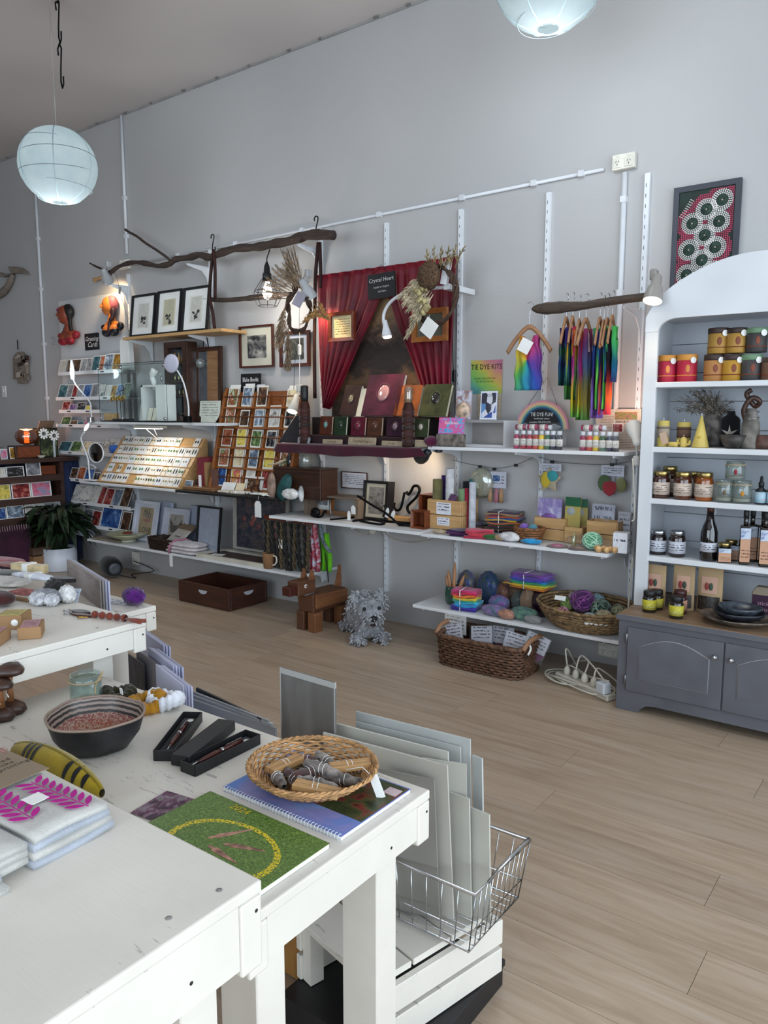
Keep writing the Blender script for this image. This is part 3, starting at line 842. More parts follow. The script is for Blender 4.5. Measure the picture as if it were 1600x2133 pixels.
CARDS = [
 [((120,741,139,771),'pale','pale patterned'),((135,741,165,771),'brown','dark brown glossy'),((166,738,177,769),'grey','grey misty'),((177,738,187,769),'grey','silvery'),((188,723,203,758),'teal','dark teal'),((204,722,212,757),'rust','rust coloured'),((213,721,230,759),'bird','night blue white bird'),((231,719,248,757),'gold','golden brown')],
 [((118,791,136,821),'teal','teal shiny'),((137,791,147,821),'grey','dull grey'),((147,791,157,820),'red','red and grey'),((158,790,169,820),'grey','slate'),((170,789,186,819),'blue','blue seascape'),((187,788,200,819),'grey','grey blue framed'),((201,789,214,818),'sketch','white dotted'),((216,791,227,818),'pale','cream twin picture'),((228,791,239,818),'gold','amber'),((240,789,251,818),'blue','bright blue'),((253,788,268,819),'green','green leaf')],
 [((127,835,142,855),'red','white and red bird'),((143,839,156,854),'purple','lilac'),((158,835,176,853),'black','black flower'),((177,841,188,853),'yellow','yellow bloom')],
 [((125,862,144,880),'green','mossy green'),((145,869,159,880),'brown','forest brown'),((160,871,172,880),'teal','pale teal'),((174,868,181,880),'pink','narrow magenta')],
 [((118,914,142,936),'teal','blue green coastal'),((143,913,164,937),'green','olive landscape'),((166,914,187,938),'cream','straw coloured'),((188,915,206,939),'grey','grey blue landscape'),((208,910,238,942),'sketch','white line drawing')],
 [((144,973,158,996),'brown','cream edged brown'),((159,970,173,996),'rust','reddish brown'),((174,973,192,997),'blue','dark blue painted'),((193,979,205,997),'black','black')],
 [((147,1010,182,1044),'sketch','wide white floral sketch'),((183,1012,200,1047),'sketch','white bird sketch'),((201,1013,212,1049),'red','deep red'),((213,1018,229,1052),'red','red figure'),((230,1018,246,1053),'bird','black and white figure'),((247,1015,265,1056),'brown','dark brown tree')],
 [((152,1053,168,1092),'pale','pale drawing'),((169,1062,188,1094),'grey','lilac grey'),((189,1066,205,1097),'red','dark floral'),((206,1060,247,1104),'blue','large blue rainy forest'),((249,1070,268,1108),'brown','white framed brown portrait')]]
CLN = [.26,.3,.35,.4,.5,.35,.42,.3]
for i,row in enumerate(CARDS):
 z = LEDGE[i][0]
 for j,(r,k,d) in enumerate(row):
  lean_card('greeting_card',f'{d} card, {NTH[j]} from left on {ROWN[i]} ledge of white wall rack','card',r,LY - .02,z,pal(k,2.8,.05 if k not in ('sketch',) else 0),CLN[i],group='greeting cards on the wall card rack')
bgp = at_z(238,942,1.01)
O('blue_pouch',MB().ball((0,0,.04),(.07,.035,.045),14,8,fn=lambda a,t: 1 + .12*math.sin(3*a)*math.sin(2*t)),fabric('1f55a8',.2),'small bright blue fabric pouch at the end of a rack ledge','pouch',(-5.72,3.87,1.011))
X0,X1,Z0,Z1 = rect_y(176,694,205,729,3.955)
gs = T('greeting_cards_sign','black square sign reading Greeting Cards in white script','sign',((X0 + X1)/2,3.964,Z0))
P('plate',B(-(X1 - X0)/2,(X1 - X0)/2,-.006,0,0,Z1 - Z0),BLACKM,gs)
text('Greeting',.055,CARDW,gs,(0,-.0065,(Z1 - Z0)*.66),shear=.3); text('Cards',.062,CARDW,gs,(.01,-.0065,(Z1 - Z0)*.32),shear=.3)
O('printed_notice',B(-.06,.06,-.002,0,-.06,.06),art(('bdbcbc','b5b4b4','c2c1c1'),2,lines=(7,'8a8a8a',.1,.9)),'small grey printed notice on the wall beside the red bust','notice',(at_y(112,710,3.999).x,3.999,at_y(112,710,3.999).z))
# white paper bag at the right end of the top ledge
O('paper_bag',MB().prism([(-.065,0),(.065,0),(.06,.24),(.0,.285),(-.055,.24)],-.05,0),CARDW,'white paper bag standing at the right end of the top card ledge','bag',(at_y(264,757,LY).x,LY + .03,1.706),bevel=.004)
# ------------------------------------------------------------------ painted busts
def remesh(o,v=.006):
 m = o.modifiers.new('skin','REMESH'); m.mode = 'VOXEL'; m.voxel_size = v; m.use_smooth_shade = True
def bust(label,r,skin,hair,dress,flowers,scarf=None):
 X0,X1,Z0,Z1 = rect_y(*r,3.93); h = Z1 - Z0; w = X1 - X0
 t = T('painted_bust',label,'bust',((X0 + X1)/2,3.944,Z0))
 k = h; t.scale = (1.22,1,1)
 m = MB()
 m.ball((-.04*k,-.12*k,.75*k),(.155*k,.13*k,.215*k),16,12)
 m.ball((-.06*k,-.13*k,.65*k),(.115*k,.10*k,.13*k),14,10)
 m.tube([(-.11*k,-.225*k,.80*k),(-.14*k,-.255*k,.715*k),(-.115*k,-.235*k,.70*k)],[.016*k,.026*k,.018*k],8)
 m.tube([(0,-.08*k,.64*k),(.02*k,-.08*k,.5*k),(.02*k,-.08*k,.34*k)],[.075*k,.07*k,.11*k],12)
 m.ball((0,-.06*k,.27*k),(.26*k,.10*k,.13*k),16,10)
 m.ball((-.1*k,-.12*k,.16*k),(.12*k,.1*k,.13*k),14,10); m.ball((.12*k,-.12*k,.16*k),(.12*k,.1*k,.13*k),14,10)
 b = P('figure',m,skin,t); remesh(b,.007*k/.4)
 m = MB()
 m.ball((.035*k,-.07*k,.80*k),(.165*k,.125*k,.195*k),14,10)
 if not scarf:
  m.tube(spline([(.1*k,-.09*k,.78*k),(.13*k,-.1*k,.6*k),(.14*k,-.1*k,.45*k),(.17*k,-.09*k,.34*k)],4),.045*k,8)
  m.ball((.05*k,-.07*k,.95*k),(.09*k,.06*k,.045*k),12,8)
  m.tube([(-.2*k,-.06*k,.3*k),(-.1*k,-.08*k,.42*k),(-.02*k,-.05*k,.46*k)],.03*k,6)
 b = P('headscarf' if scarf else 'hair',m,scarf or hair,t); remesh(b,.007*k/.4)
 if scarf:
  m = MB().tube(spline([(.1*k,-.1*k,.66*k),(.12*k,-.12*k,.5*k),(.07*k,-.17*k,.36*k),(.06*k,-.2*k,.2*k),(.04*k,-.2*k,.06*k)],4),[.07*k]*4 + [.05*k]*4 + [.035*k]*9,8)
  P('plait',m,hair,t)
  P('ear',MB().ball((.115*k,-.13*k,.76*k),(.02*k,.02*k,.035*k),8,6),skin,t)
 for i,(dx,dz) in enumerate(((-.17,.86),(-.1,.89),(-.02,.885))):
  if flowers: P('flower',MB().ball((dx*k,-.17*k,dz*k),(.05*k,.04*k,.045*k),10,8,fn=lambda a,tt: 1 + .18*math.sin(5*a)),flowers[i % len(flowers)],t)
 m = MB()
 m.ball((-.11*k,-.125*k,.11*k),(.135*k,.105*k,.11*k),14,9); m.ball((.13*k,-.125*k,.11*k),(.135*k,.105*k,.11*k),14,9)
 m.ball((.28*k,-.06*k,.24*k),(.085*k,.08*k,.10*k),12,8); m.ball((-.28*k,-.06*k,.25*k),(.075*k,.07*k,.07*k),12,8)
 P('dress',m,dress,t)
 P('lips',MB().ball((-.105*k,-.222*k,.64*k),(.032*k,.016*k,.016*k),8,6),paint('6e1518',.4),t)
 for e,y in ((-.155,.84),(-.06,.84)):
  P('eye',MB().ball((e*k,(-.205 if e < -.1 else -.24)*k,(y - .05)*k),(.026*k,.012*k,.011*k),8,6),INK,t)
 return t
bust('terracotta bust with flower crown and red dress on the white panel',(117,633,170,720),paint('7d3b28',.45,.08),paint('1a1614',.5),paint('8e1f2c',.45,.2,20),[paint('8a2350',.5),paint('c13a4c',.5),paint('c7626f',.5)])
bust('orange faced bust with pink headscarf and dark dress on the panel',(208,615,261,702),paint('c9732f',.4,.08),paint('2a1418',.45,.4,30),paint('14161f',.4),None,paint('a4545a',.6,.1,30))
# ------------------------------------------------------------------ three black frames on the raw timber shelf
def page_print(lines_,seed): return art(('d9d6cc','e2dfd6','cfccc1'),2,lines=(lines_,'77746e',.04,.96),seed=seed)
for i,(r,lb) in enumerate((((271,607,320,697),'black framed print on a book page, left of three on the timber shelf'),
                             ((324,598,374,692),'black framed print on a yellowed page, middle of three on the timber shelf'),
                             ((378,589,432,685),'black framed print on a two column page, right of three on the timber shelf'))):
 t = framed(lb,r,3.80,ZG,.016,.02,BLACKM,CARDW,art(('d9d6cc','e2dfd6','cfccc1') if i != 1 else ('c8c2a4','d3cdb2','bfb899'),2,lines=(26,'7c7973',.04,.96),seed=i),(.25,.2),.13)
 rr = random.Random(i); w = t['w']; h = t['h']
 for j in range(7):
  P('brush_stroke',B(-.05*w,.05*w,-.0076,-.007,-.008,.008),paint('474645',.7,.3,40),t,loc=(rr.uniform(-.1,.1)*w,0,h*rr.uniform(.26,.46)),rot=(0,rr.uniform(-1.2,1.2),0))
# ------------------------------------------------------------------ glass display cabinet and timber cabinet on the shelf
GX0,GX1,GY0,GY1,GZ0,GZ1 = -5.60,-4.74,3.668,3.81,ZF,1.745
gc = T('glass_display_cabinet','frameless glass display cabinet with chrome joints on the white shelf','cabinet',((GX0 + GX1)/2,GY0,GZ0))
gw = (GX1 - GX0)/2; gd = GY1 - GY0; gh = GZ1 - GZ0
PANE = glass('fcffff',.01,.02,.12)
P('front_pane',B(-gw + .005,gw - .005,0,.004,.012,gh - .005),PANE,gc)
P('back_pane',B(-gw + .005,gw - .005,gd - .004,gd,.012,gh - .005),PANE,gc)
for s in (-1,1): P('side_pane',B(s*gw - .002,s*gw + .002,.005,gd - .005,.012,gh - .005),PANE,gc)
P('top_pane',B(-gw,gw,0,gd,gh - .004,gh),PANE,gc)
P('middle_pane',B(-.12,-.116,.005,gd - .005,.012,gh - .006),PANE,gc)
P('base',B(-gw,gw,0,gd,.0006,.011),BLACKM,gc)
EDG = paint('16282a',.3)
for a,b_ in (((-gw,0,gh),(gw,0,gh)),((-gw,gd,gh),(gw,gd,gh)),((-gw,0,gh),(-gw,gd,gh)),((gw,0,gh),(gw,gd,gh)),((-.118,0,.01),(-.118,0,gh)),((gw,0,.01),(gw,0,gh)),((-gw,0,.01),(-gw,0,gh))):
 P('glass_edge',TUBE([a,b_],.0022,4),EDG,gc)
for x in (-.118,gw - .02,-gw + .02):
 for z in (.03,gh - .03):
  P('chrome_joint',MB().ball((x,-.008,z),(.014,.01,.014),10,7),CHROME,gc)
hs = T('jewellery_house_stand','white house shaped jewellery stand inside the glass cabinet','stand',(-4.96,3.74,ZF + .0125))
P('left_wall',B(-.12,-.10,-.05,.05,0,.27),CARDW,hs); P('right_block',B(.06,.17,-.05,.05,0,.27),CARDW,hs)
P('roof',MB().box(-.12,.06,-.05,.05,.255,.27),CARDW,hs)
for x in (-.06,.0): P('sloped_card',B(-.022,.022,-.002,.002,0,.10),PALEPAPER,hs,loc=(x,-.03,.001),rot=(-.3,0,.1))
es = T('earring_stand','black wire earring stand with gold leaf charms in the glass cabinet','stand',(-5.41,3.74,ZF + .0125))
P('foot',B(-.055,.09,-.05,.05,0,.012),BLACKM,es)
for x in (-.06,-.01,.04): P('wire_upright',TUBE([(x,0,.012),(x,0,.23 + x)],.003,5),BLACKIRON,es)
P('wire_bar',TUBE([(-.08,0,.21),(.06,0,.25)],.003,5),BLACKIRON,es)
for i in range(6): P('gold_leaf',MB().ball((-.10 + i*.033,-.02,.17 + .01*(i % 2)),(.018,.004,.022),8,6),metal('c6a545',.35),es)
O('timber_block',B(-.06,.06,-.03,.03,0,.055),PINE,'small pine block inside the left end of the glass cabinet','block',(-5.535,3.73,ZF + .0125),bevel=.002)
O('earring_holder_card',B(-.03,.03,-.002,.002,0,.13),pal('pale'),'upright pale earring card between the cabinet stands','card',(-5.12,3.72,ZF + .0125),(-.15,0,0))
dd = T('jewellery_display_hand','hanging white arm shaped display with silver pendant in the cabinet','display form',(-4.98,3.74,ZF + .25))
P('form',MB().tube(spline([(0,0,.0),(.0,0,.05),(-.015,0,.10),(.02,0,.15)],4),[.012]*4 + [.022]*5 + [.03]*4,10),CARDW,dd)
P('pendant',MB().ball((.10,-.01,.08),(.012,.006,.02),8,6),CHROME,dd); P('chain',TUBE([(.03,-.01,.14),(.07,-.01,.15),(.10,-.01,.1)],.0015,4),CHROME,dd)
def open_cabinet(label,r,Y,dep,z,shelves,name='timber_cabinet'):
 X0,X1,Z0,Z1 = rect_y(*r,Y); w = X1 - X0; h = Z1 - z
 t = T(name,label,'cabinet',((X0 + X1)/2,Y,z))
 for s in (-1,1): P('side',B(*((-w/2,-w/2 + .018) if s < 0 else (w/2 - .018,w/2)),0,dep,.0005,h),DARKWOOD,t,bevel=.002)
 P('front_frame',MB().ring(w,h,.045,-.012,-.0005,0.0005),DARKWOOD,t)
 P('top',B(-w/2 + .0185,w/2 - .0185,0,dep,h - .018,h - .001),DARKWOOD,t)
 P('mirror_back',B(-w/2 + .0185,w/2 - .0185,dep - .008,dep - .002,.001,h - .019),metal('b9cdd6',.12),t)
 for k in shelves: P('shelf',B(-w/2 + .0185,w/2 - .0185,.001,dep - .009,h*k - .012,h*k),DARKWOOD,t)
 return t,w,h
tc,tw,th_ = open_cabinet('tall dark timber cabinet with mirrored back beside the glass case',(346,712,391,868),3.82,.10,ZF,(.12,.34,.52,.74))
for i in range(4):
 O('essence_bottle',MB().lathe([(.012,0),(.014,.004),(.014,.04),(.006,.055),(.006,.07),(.0,.085)],10),paint('a9824e',.4),f'tiny brown dropper bottle, {NTH[i]} in the row inside the timber cabinet','bottle',(tc.location.x - .075 + i*.048,3.87,ZF + th_*.74 + .001),group='dropper bottles in the timber cabinet')
for k,zz in enumerate((.52,.34)):
 for i in range(4):
  O('crystal_pendant',MB().ball((0,0,.022),(.009,.007,.022),6,6),metal('d8c88a',.3),f'small gold crystal, {NTH[i]} from left on {"upper" if k == 0 else "lower"} timber cabinet shelf','crystal',(tc.location.x - .07 + i*.045,3.86,ZF + th_*zz + .001),group='crystals in the timber cabinet')
X0,X1,Z0,Z1 = rect_y(405,722,457,868,3.90)
mr = T('timber_mirror','tall raw timber framed mirror leaning at the shelf end','mirror',((X0 + X1)/2,3.93,ZF),rot=(-.03,0,0))
mw,mh = X1 - X0,Z1 - ZF
P('frame',MB().ring(mw,mh,.03,-.03,-.005),DARKWOOD,mr)
P('mirror',B(-mw/2 + .03,mw/2 - .03,-.008,-.006,.03,mh - .03),metal('c3d2dc',.08),mr)
P('timber_plank',B(-.02,mw/2 - .03,-.02,-.009,.06,mh - .02),TIMBER,mr,bevel=.003)
P('wire_loop',TUBE(spline([(-.06,-.02,mh),(-.05,-.02,mh + .06),(-.02,-.02,mh + .07),(0,-.02,mh)],4),.004,6),BLACKIRON,mr)
P('glass_bulb',MB().ball((-.06,-.05,mh - .12),(.035,.035,.04),12,8),glass('dfe6e6',.2),mr)
O('notice_paper',MB().prism([(-.10,0),(.06,0),(.09,.03),(.11,.07),(.11,.16),(-.12,.16),(-.12,.05),(-.10,.04)],-.002,0),art(('cfd3c6','d8dbce','c4c8ba'),2,lines=(8,'8a8d84',.3,.95),seed=2),'curled pale green notice paper propped on the timber mirror','notice',(at_y(437,868,3.86).x,3.86,ZF + .002),(-.1,0,0))
# ------------------------------------------------------------------ clip-on gooseneck lamps
LAMPW = paint('dcdee2',.3,.02)
def gooseneck(label,pts,Y,r=.006,lampm=LAMPW,name='gooseneck_lamp',base=None):
 ps = [at_y(x,y,Y) for x,y in pts]
 o = ps[0].copy()
 t = T(name,label,'lamp',o)
 P('neck',TUBE([p - o for p in spline(ps,6)],r,8),lampm,t)
 return t,o,[p - o for p in ps]
t,o,ps = gooseneck('white gooseneck lamp with lit panel head clipped to the cabinet shelf',[(191,872),(190,858),(188,840),(178,826),(166,812),(157,800),(153,790)],3.64)
P('clip',B(-.03,.03,-.03,.01,-.03,.012),CHROME,t,bevel=.004)
e = ps[-1]
P('head',MB().prism([(-.03,0),(.015,-.01),(.025,.06),(.0,.155),(-.02,.16),(-.04,.06)],-.006,.004),LAMPW,t,loc=e,bevel=.003)
P('light_panel',MB().prism([(-.022,.012),(.012,.004),(.018,.06),(-.004,.13),(-.016,.135),(-.03,.06)],-.0085,-.0065),emit('e9fbff',9),t,loc=e)
l = bpy.data.lights.new('led_light','POINT'); l.energy = 3; l.color = (.85,.95,1); l.shadow_soft_size = .04
link('led_light',l,t,tuple(e + Vector((0,-.05,.06))))
t,o,ps = gooseneck('white gooseneck lamp with round mirror on the jewellery shelf',[(187,999),(186,985),(183,955),(173,928),(169,912),(176,900)],3.64,.007)
P('foot',B(-.05,.10,-.03,.03,-.006,.003),LAMPW,t,bevel=.003)
P('head',MB().ball((0,0,0),(.055,.02,.016),12,8),LAMPW,t,loc=ps[-1] + Vector((.05,0,.045)),rot=(0,-.75,0))
P('light_panel',MB().ball((0,0,0),(.045,.014,.012),12,8),emit('e9fbff',5),t,loc=ps[-1] + Vector((.052,-.012,.04)),rot=(0,-.75,0))
c = at_y(200,943,3.66) - o
ring = MB().tube([(.08*math.cos(a),0,.08*math.sin(a)) for a in [2*PI*i/28 for i in range(28)]],.006,6,True)
P('mirror_rim',ring,LAMPW,t,loc=c,rot=(0,0,.2))
P('mirror',MB().cyl(.077,-.002,.002,28,TR(0,0,0,PI/2,0,0)),metal('6e6a66',.15),t,loc=c,rot=(0,0,.2))
P('mirror_arm',TUBE([(-.02,0,.13),(.06,.0,.12),(.1,0,.10)],.004,6),LAMPW,t)
t,o,ps = gooseneck('white gooseneck lamp with oval head in front of the timber cabinet',[(393,870),(393,850),(390,828),(384,802),(377,785),(369,771)],3.64,.006)
P('clip',B(-.03,.03,-.03,.01,-.035,.012),BLACKIRON,t,bevel=.004)
P('head',MB().ball((0,0,0),(.082,.02,.068),20,12),paint('c5c5d6',.35),t,loc=at_y(357,757,3.64) - o)
bl = T('under_shelf_light_bar','slim lit light bar fixed under the glass cabinet shelf','lamp',(at_y(312,880,3.68).x,3.68,ZF - .05))
P('housing',B(-.17,.17,-.03,.03,.006,.025),paint('a9a498',.5),bl,bevel=.002); P('diffuser',B(-.16,.12,-.028,.028,0,.0055),emit('fff6e6',8),bl)
P('lead',TUBE([(.05,.0,.0),(.0,.08,-.09),(-.05,.0,.0)],.002,4),CARDW,bl)
l = bpy.data.lights.new('bar_light','AREA'); l.shape = 'RECTANGLE'; l.size = .3; l.size_y = .04; l.energy = 1.8; l.color = (1,.87,.66)
lo = link('bar_light',l,bl,(0,0,-.004))
# ------------------------------------------------------------------ slanted jewellery display
JX0,JX1 = -5.64,-4.60; JY0,JZ0,JY1,JZ1 = 3.645,.803,3.915,1.165
jd = T('jewellery_display','slanted timber stepped display full of earring cards','display',((JX0 + JX1)/2,JY0,ZE))
sl = math.atan2(JZ1 - JZ0,JY1 - JY0); L = math.hypot(JZ1 - JZ0,JY1 - JY0); jw = (JX1 - JX0)/2
JM = TR(0,0,.003,sl,0,0)
P('sloped_board',B(-jw,jw,0,L,0,.008,JM),PINE,jd)
for s in (-1,1): P('side_panel',MB().prism([(0,0),(JY1 - JY0,0),(JY1 - JY0,JZ1 - JZ0)],-.005,.005,TR(s*(jw + .0055),0,.0005,0,0,PI/2)),PINE,jd)
rr = random.Random(12)
NR = 5; pitch = L/NR
ear_pair = [MB().ball((-.014,0,.002),(.009,.014,.003),6,4).mesh('earring',paint('2f3236',.4)),MB().ball((-.014,0,.002),(.006,.024,.003),6,4).mesh('earring',paint('26292b',.4)),MB().ball((-.014,0,.002),(.008,.009,.003),6,4).mesh('earring',metal('b0a070',.4)),MB().ball((-.014,0,.002),(.011,.012,.003),6,4).mesh('earring',paint('4a7a4a',.4))]
cmesh = [B(-.033,.033,0,.077,0,.0015).mesh('earring_card',paint('e6e4e0',.6,.03)),B(-.042,.042,0,.077,0,.0015).mesh('earring_card',paint('dfe3ea',.6,.03)),B(-.026,.026,0,.072,0,.0015).mesh('earring_card',paint('ece4d6',.6,.03))]
for r_ in range(NR):
 y0 = r_*pitch
 P('ledge',B(-jw,jw,y0 + .001,y0 + .006,.0085,.0135,JM),PINE,jd)
 x = -jw + .04; k = 0
 while x < jw - .04:
  if rr.random() < .1 and k > 0: x += .05; continue
  ci = rr.choice([0,0,0,1,2]); cw = (.033,.042,.026)[ci]
  x += cw
  if x > jw - .02: break
  ps = JM @ Vector((x,y0 + .008,.0105))
  c = link('earring_card',cmesh[ci],None,Vector(jd.location) + ps,(sl + .06,rr.uniform(-.02,.02),rr.uniform(-.05,.05)))
  c['label'] = f'earring card, {NTH[k]} from left in row {["one", "two", "three", "four", "five"][NR - 1 - r_]} of the slanted display'; c['category'] = 'earring card'; c['group'] = 'earring cards on the slanted display'
  em = rr.choice(ear_pair)
  e1 = link('earring',em,c,(0,.042,.0015)); e2 = link('earring',em,c,(.028,.042,.0015))
  x += cw + .005; k += 1
# ------------------------------------------------------------------ timber pocket card rack with the Blake Books sign
BKX0,BKX1,BKY0,BKY1,BKZ0,BKZ1 = -4.36,-3.57,3.76,3.925,ZE + .009,1.545
bk = T('pocket_card_rack','leaning orange timber rack with rows of greeting card pockets','card rack',((BKX0 + BKX1)/2,BKY0,BKZ0),rot=(-math.atan2(BKY1 - BKY0,BKZ1 - BKZ0),0,0))
bw = (BKX1 - BKX0)/2; bh = math.hypot(BKZ1 - BKZ0,BKY1 - BKY0)
ORW = wood('7a4319','a2602a',(30,30,3),.45)
P('back_panel',B(-bw + .02,bw - .02,.0,.008,0.0,bh - .03),wood('6a3815','8b4f22',(30,3,30),.5),bk)
for s in (-1,1): P('side_rail',MB().prism([(-.05,0),(.012,0),(.012,bh),(-.015,bh),(-.03,bh - .05)],-.012,.012,TR(s*(bw - .006),0,0,0,0,PI/2)),ORW,bk,bevel=.003)
rp = bh/5.15; cw = (2*bw - .04)/5
for r_ in range(5):
 z = r_*rp + .008
 P('pocket_floor',B(-bw + .02,bw - .02,-.035,-.0005,z,z + .012),ORW,bk)
 P('front_rail',TUBE([(-bw + .02,-.036,z + .085),(bw - .02,-.036,z + .085)],.005,6),wood('5a2d14','7a4420'),bk)
 for c_ in range(1,5): P('divider',B(-bw + .02 + cw*c_ - .008,-bw + .02 + cw*c_ + .008,-.03,-.0005,z + .0125,z + rp*.72),ORW,bk,bevel=.002)
rr = random.Random(21)
kinds = [['botan','bird','brown',None,'cream','green'],['botan','brown','bird','sketch','black'],['rust','yellow','green','black','pale'],['botan','cream','bird','yellow','botan'],['blue','multi','pale','red',None]]
BM = Matrix.Translation(bk.location) @ Euler(bk.rotation_euler).to_matrix().to_4x4()
rn = ['bottom','second lowest','middle','second highest','top']
for r_ in range(5):
 ks = kinds[4 - r_]
 for c_ in range(5):
  k = ks[c_] if c_ < len(ks) else 'botan'
  if not k: continue
  w = rr.uniform(.09,.108); h = rr.uniform(.12,.155)
  p = BM @ Vector((-bw + .02 + cw*(c_ + .5) + rr.uniform(-.004,.004),-.019,r_*rp + .025))
  O('greeting_card',B(-w/2,w/2,-.002,.002,0,h),pal(k,2.4,.08,bcol='e6e2d8'),f'{ {"botan":"botanical","bird":"blue grey bird","brown":"brown photo","cream":"cream","green":"dark green leaf","sketch":"white sketch","black":"black","rust":"rust flower","yellow":"yellow flower","pale":"pale","blue":"blue night","multi":"multicoloured","red":"red bird"}[k] } card in pocket {["one","two","three","four","five"][c_]} of the {rn[r_]} row, timber rack','card',p,(bk.rotation_euler[0] + rr.uniform(-.01,.02),rr.uniform(-.04,.04),0),group='cards in the timber pocket rack')
  if rr.random() < .7:
   p2 = BM @ Vector((-bw + .02 + cw*(c_ + .5) + rr.uniform(-.004,.004),-.009,r_*rp + .023))
   O('envelope',B(-w/2,w/2,-.0015,.0015,0,h + .025),CARDW,f'white envelope behind the card in pocket {["one","two","three","four","five"][c_]} of the {rn[r_]} row, timber rack','envelope',p2,(bk.rotation_euler[0],0,0),group='envelopes in the timber pocket rack')
X0,X1,Z0,Z1 = rect_y(495,778,536,818,3.90)
bs = T('lettered_sign','black sign with two large white words above the timber card rack','sign',((X0 + X1)/2,3.935,Z0),rot=(-.05,0,0))
P('board',B(-(X1 - X0)/2,(X1 - X0)/2,-.008,0,0,Z1 - Z0),BLACKM,bs)
text('Blake Books',.046,CARDW,bs,(0,-.0085,(Z1 - Z0)*.68),wx=.72); text('HANDMADE  /  STATIONERY',.016,paint('b9b9b9',.6),bs,(0,-.0085,(Z1 - Z0)*.32),wx=.75)
lean_card('price_note','small white price note clipped beside the black book sign','note',(536,801,552,816),3.93,None,art(('dcdbe2','e6e5ea','d4d3da'),2,lines=(6,'9b9aa2',.2,.8),seed=4),.05)
# ------------------------------------------------------------------ curios on the black shelf
ZK = ZE + .0045
def onk(px,py,z=ZK): return at_z(px,py,z)
def book(label,px0,px1,ytop,Y,z,mat,th=None,dep=.13,name='book',tilt=0):
 a = at_y(px0,ytop,Y); b = at_y(px1,ytop,Y)
 w = b.x - a.x; h = a.z - z
 t = T(name,label,'book',((a.x + b.x)/2,Y,z + .0005),rot=(0,tilt,0))
 P('cover',MB().box(-w/2,-w/2 + .003,0,dep,0,h).box(w/2 - .003,w/2,0,dep,0,h).box(-w/2,w/2,-.003,0,0,h),mat,t)
 P('pages',B(-w/2 + .0032,w/2 - .0032,.0005,dep - .005,.004,h - .004),PALEPAPER,t)
 return t
book('thin red cloth bound book standing at the left of the black shelf',411,421,953,3.72,ZK,paint('7c2f38',.6))
book('tan cloth bound book standing beside the red book',422,431,963,3.74,ZK,paint('a17f57',.6))
book('dark leather notebook standing beside the tan book',432,440,970,3.78,ZK,paint('2b211c',.6))
book('brown leather journal standing in front of the timber card rack',439,452,976,3.735,ZK,paint('6b4a40',.6),dep=.015)
O('shell_figurine',MB().lathe([(.03,0),(.04,.03),(.03,.07),(.02,.10),(0,.12)],14,fn=lambda r,z,a: r*(1 + .15*math.sin(5*a + z*60))),paint('5b4a3c',.6,.4,30),'small brown carved figurine behind the white tag on the black shelf','figurine',(at_y(405,1005,3.80).x,3.80,ZE + .0005))
O('blue_card_stand',B(-.05,.05,-.002,.002,0,.07),pal('bird'),'small blue folded card at the end of the jewellery shelf','card',(at_y(385,1008,3.66).x,3.68,ZE + .0005),(-.3,0,0))
O('upright_tag',B(-.012,.012,-.002,.002,0,.085),CARDW,'narrow white upright tag on the black shelf','tag',(at_y(417,1008,3.68).x,3.68,ZK + .026),(0,0,.2))
tl = onk(430,1012)
O('timber_tray',B(-.17,.16,-.06,.06,0,.025),wood('6e4a2c','8a6440',(3,30,30)),'flat timber board under the upright tag on the black shelf','board',(at_y(430,1010,3.70).x - .02,3.70,ZK + .0005),bevel=.003)
rr = random.Random(33)
for i,(px,py,c,lb) in enumerate(((472,1000,'e8e6e0','cream folded gift card with string handle'),(496,995,'d9c9a8','tan paper gift tag with loop'))):
 p = at_y(px,py,3.70)
 t = T('gift_tag',lb + ' on the black shelf','tag',(p.x,3.70,ZK + .001),rot=(-.5,0,.1))
 P('card',B(-.06 + .02*i,.06 - .02*i,-.002,.002,0,.075),paint(c,.7),t); P('loop',TUBE(spline([(.03,0,.075),(.05,0,.10),(.06,0,.09),(.045,0,.072)],4),.002,5),paint(c,.7),t)
for i,(px,py,n_,c,lb) in enumerate(((500,1018,5,'d7d0c4','tangle of cream macrame cords'),(540,1020,4,'e4ded2','loop of white rope jewellery'),(470,1020,3,'cfc4ad','small bundle of straw coloured cord'))):
 t = T('cord_bundle',lb + ' at the front edge of the black shelf','cord',(at_y(px,py,3.63).x,3.64,ZK + .001))
 for j in range(n_):
  pts = [(rr.uniform(-.09,.09),rr.uniform(-.02,.04),.008 + .012*rr.random()) for _ in range(5)]
  P('strand',TUBE(spline(pts,5),.005,6),fabric(c,.15),t)
O('silver_dish',MB().lathe([(.05,0),(.075,.012),(.072,.014),(.045,.004),(0,.004)],20,TR(0,0,0,0,0,0,(1,.6,1))),metal('aaa9a6',.3),'oval silver dish among the cords on the black shelf','dish',(at_y(548,1012,3.70).x,3.71,ZK + .001))
framed('cream mounted print leaning at the foot of the timber card rack',(507,976,545,1012),3.735,ZK + .001,.006,.008,CARDW,CARDW,pal('brown'),(.1,.14),.25)
O('leather_ring_pair',MB().tube([(.03*math.cos(a),0,.03 + .03*math.sin(a)) for a in [2*PI*i/16 for i in range(16)]],.006,6,True),LEATHER,'dark ring shaped bangle leaning on the cream print','bangle',(at_y(528,1008,3.68).x,3.69,ZK + .006),(-.2,0,.3))
wbx = T('dark_timber_box','dark stained timber box holding the glass jars','box',(at_y(618,1035,3.70).x,3.70,ZK + .0005),rz=-.06)
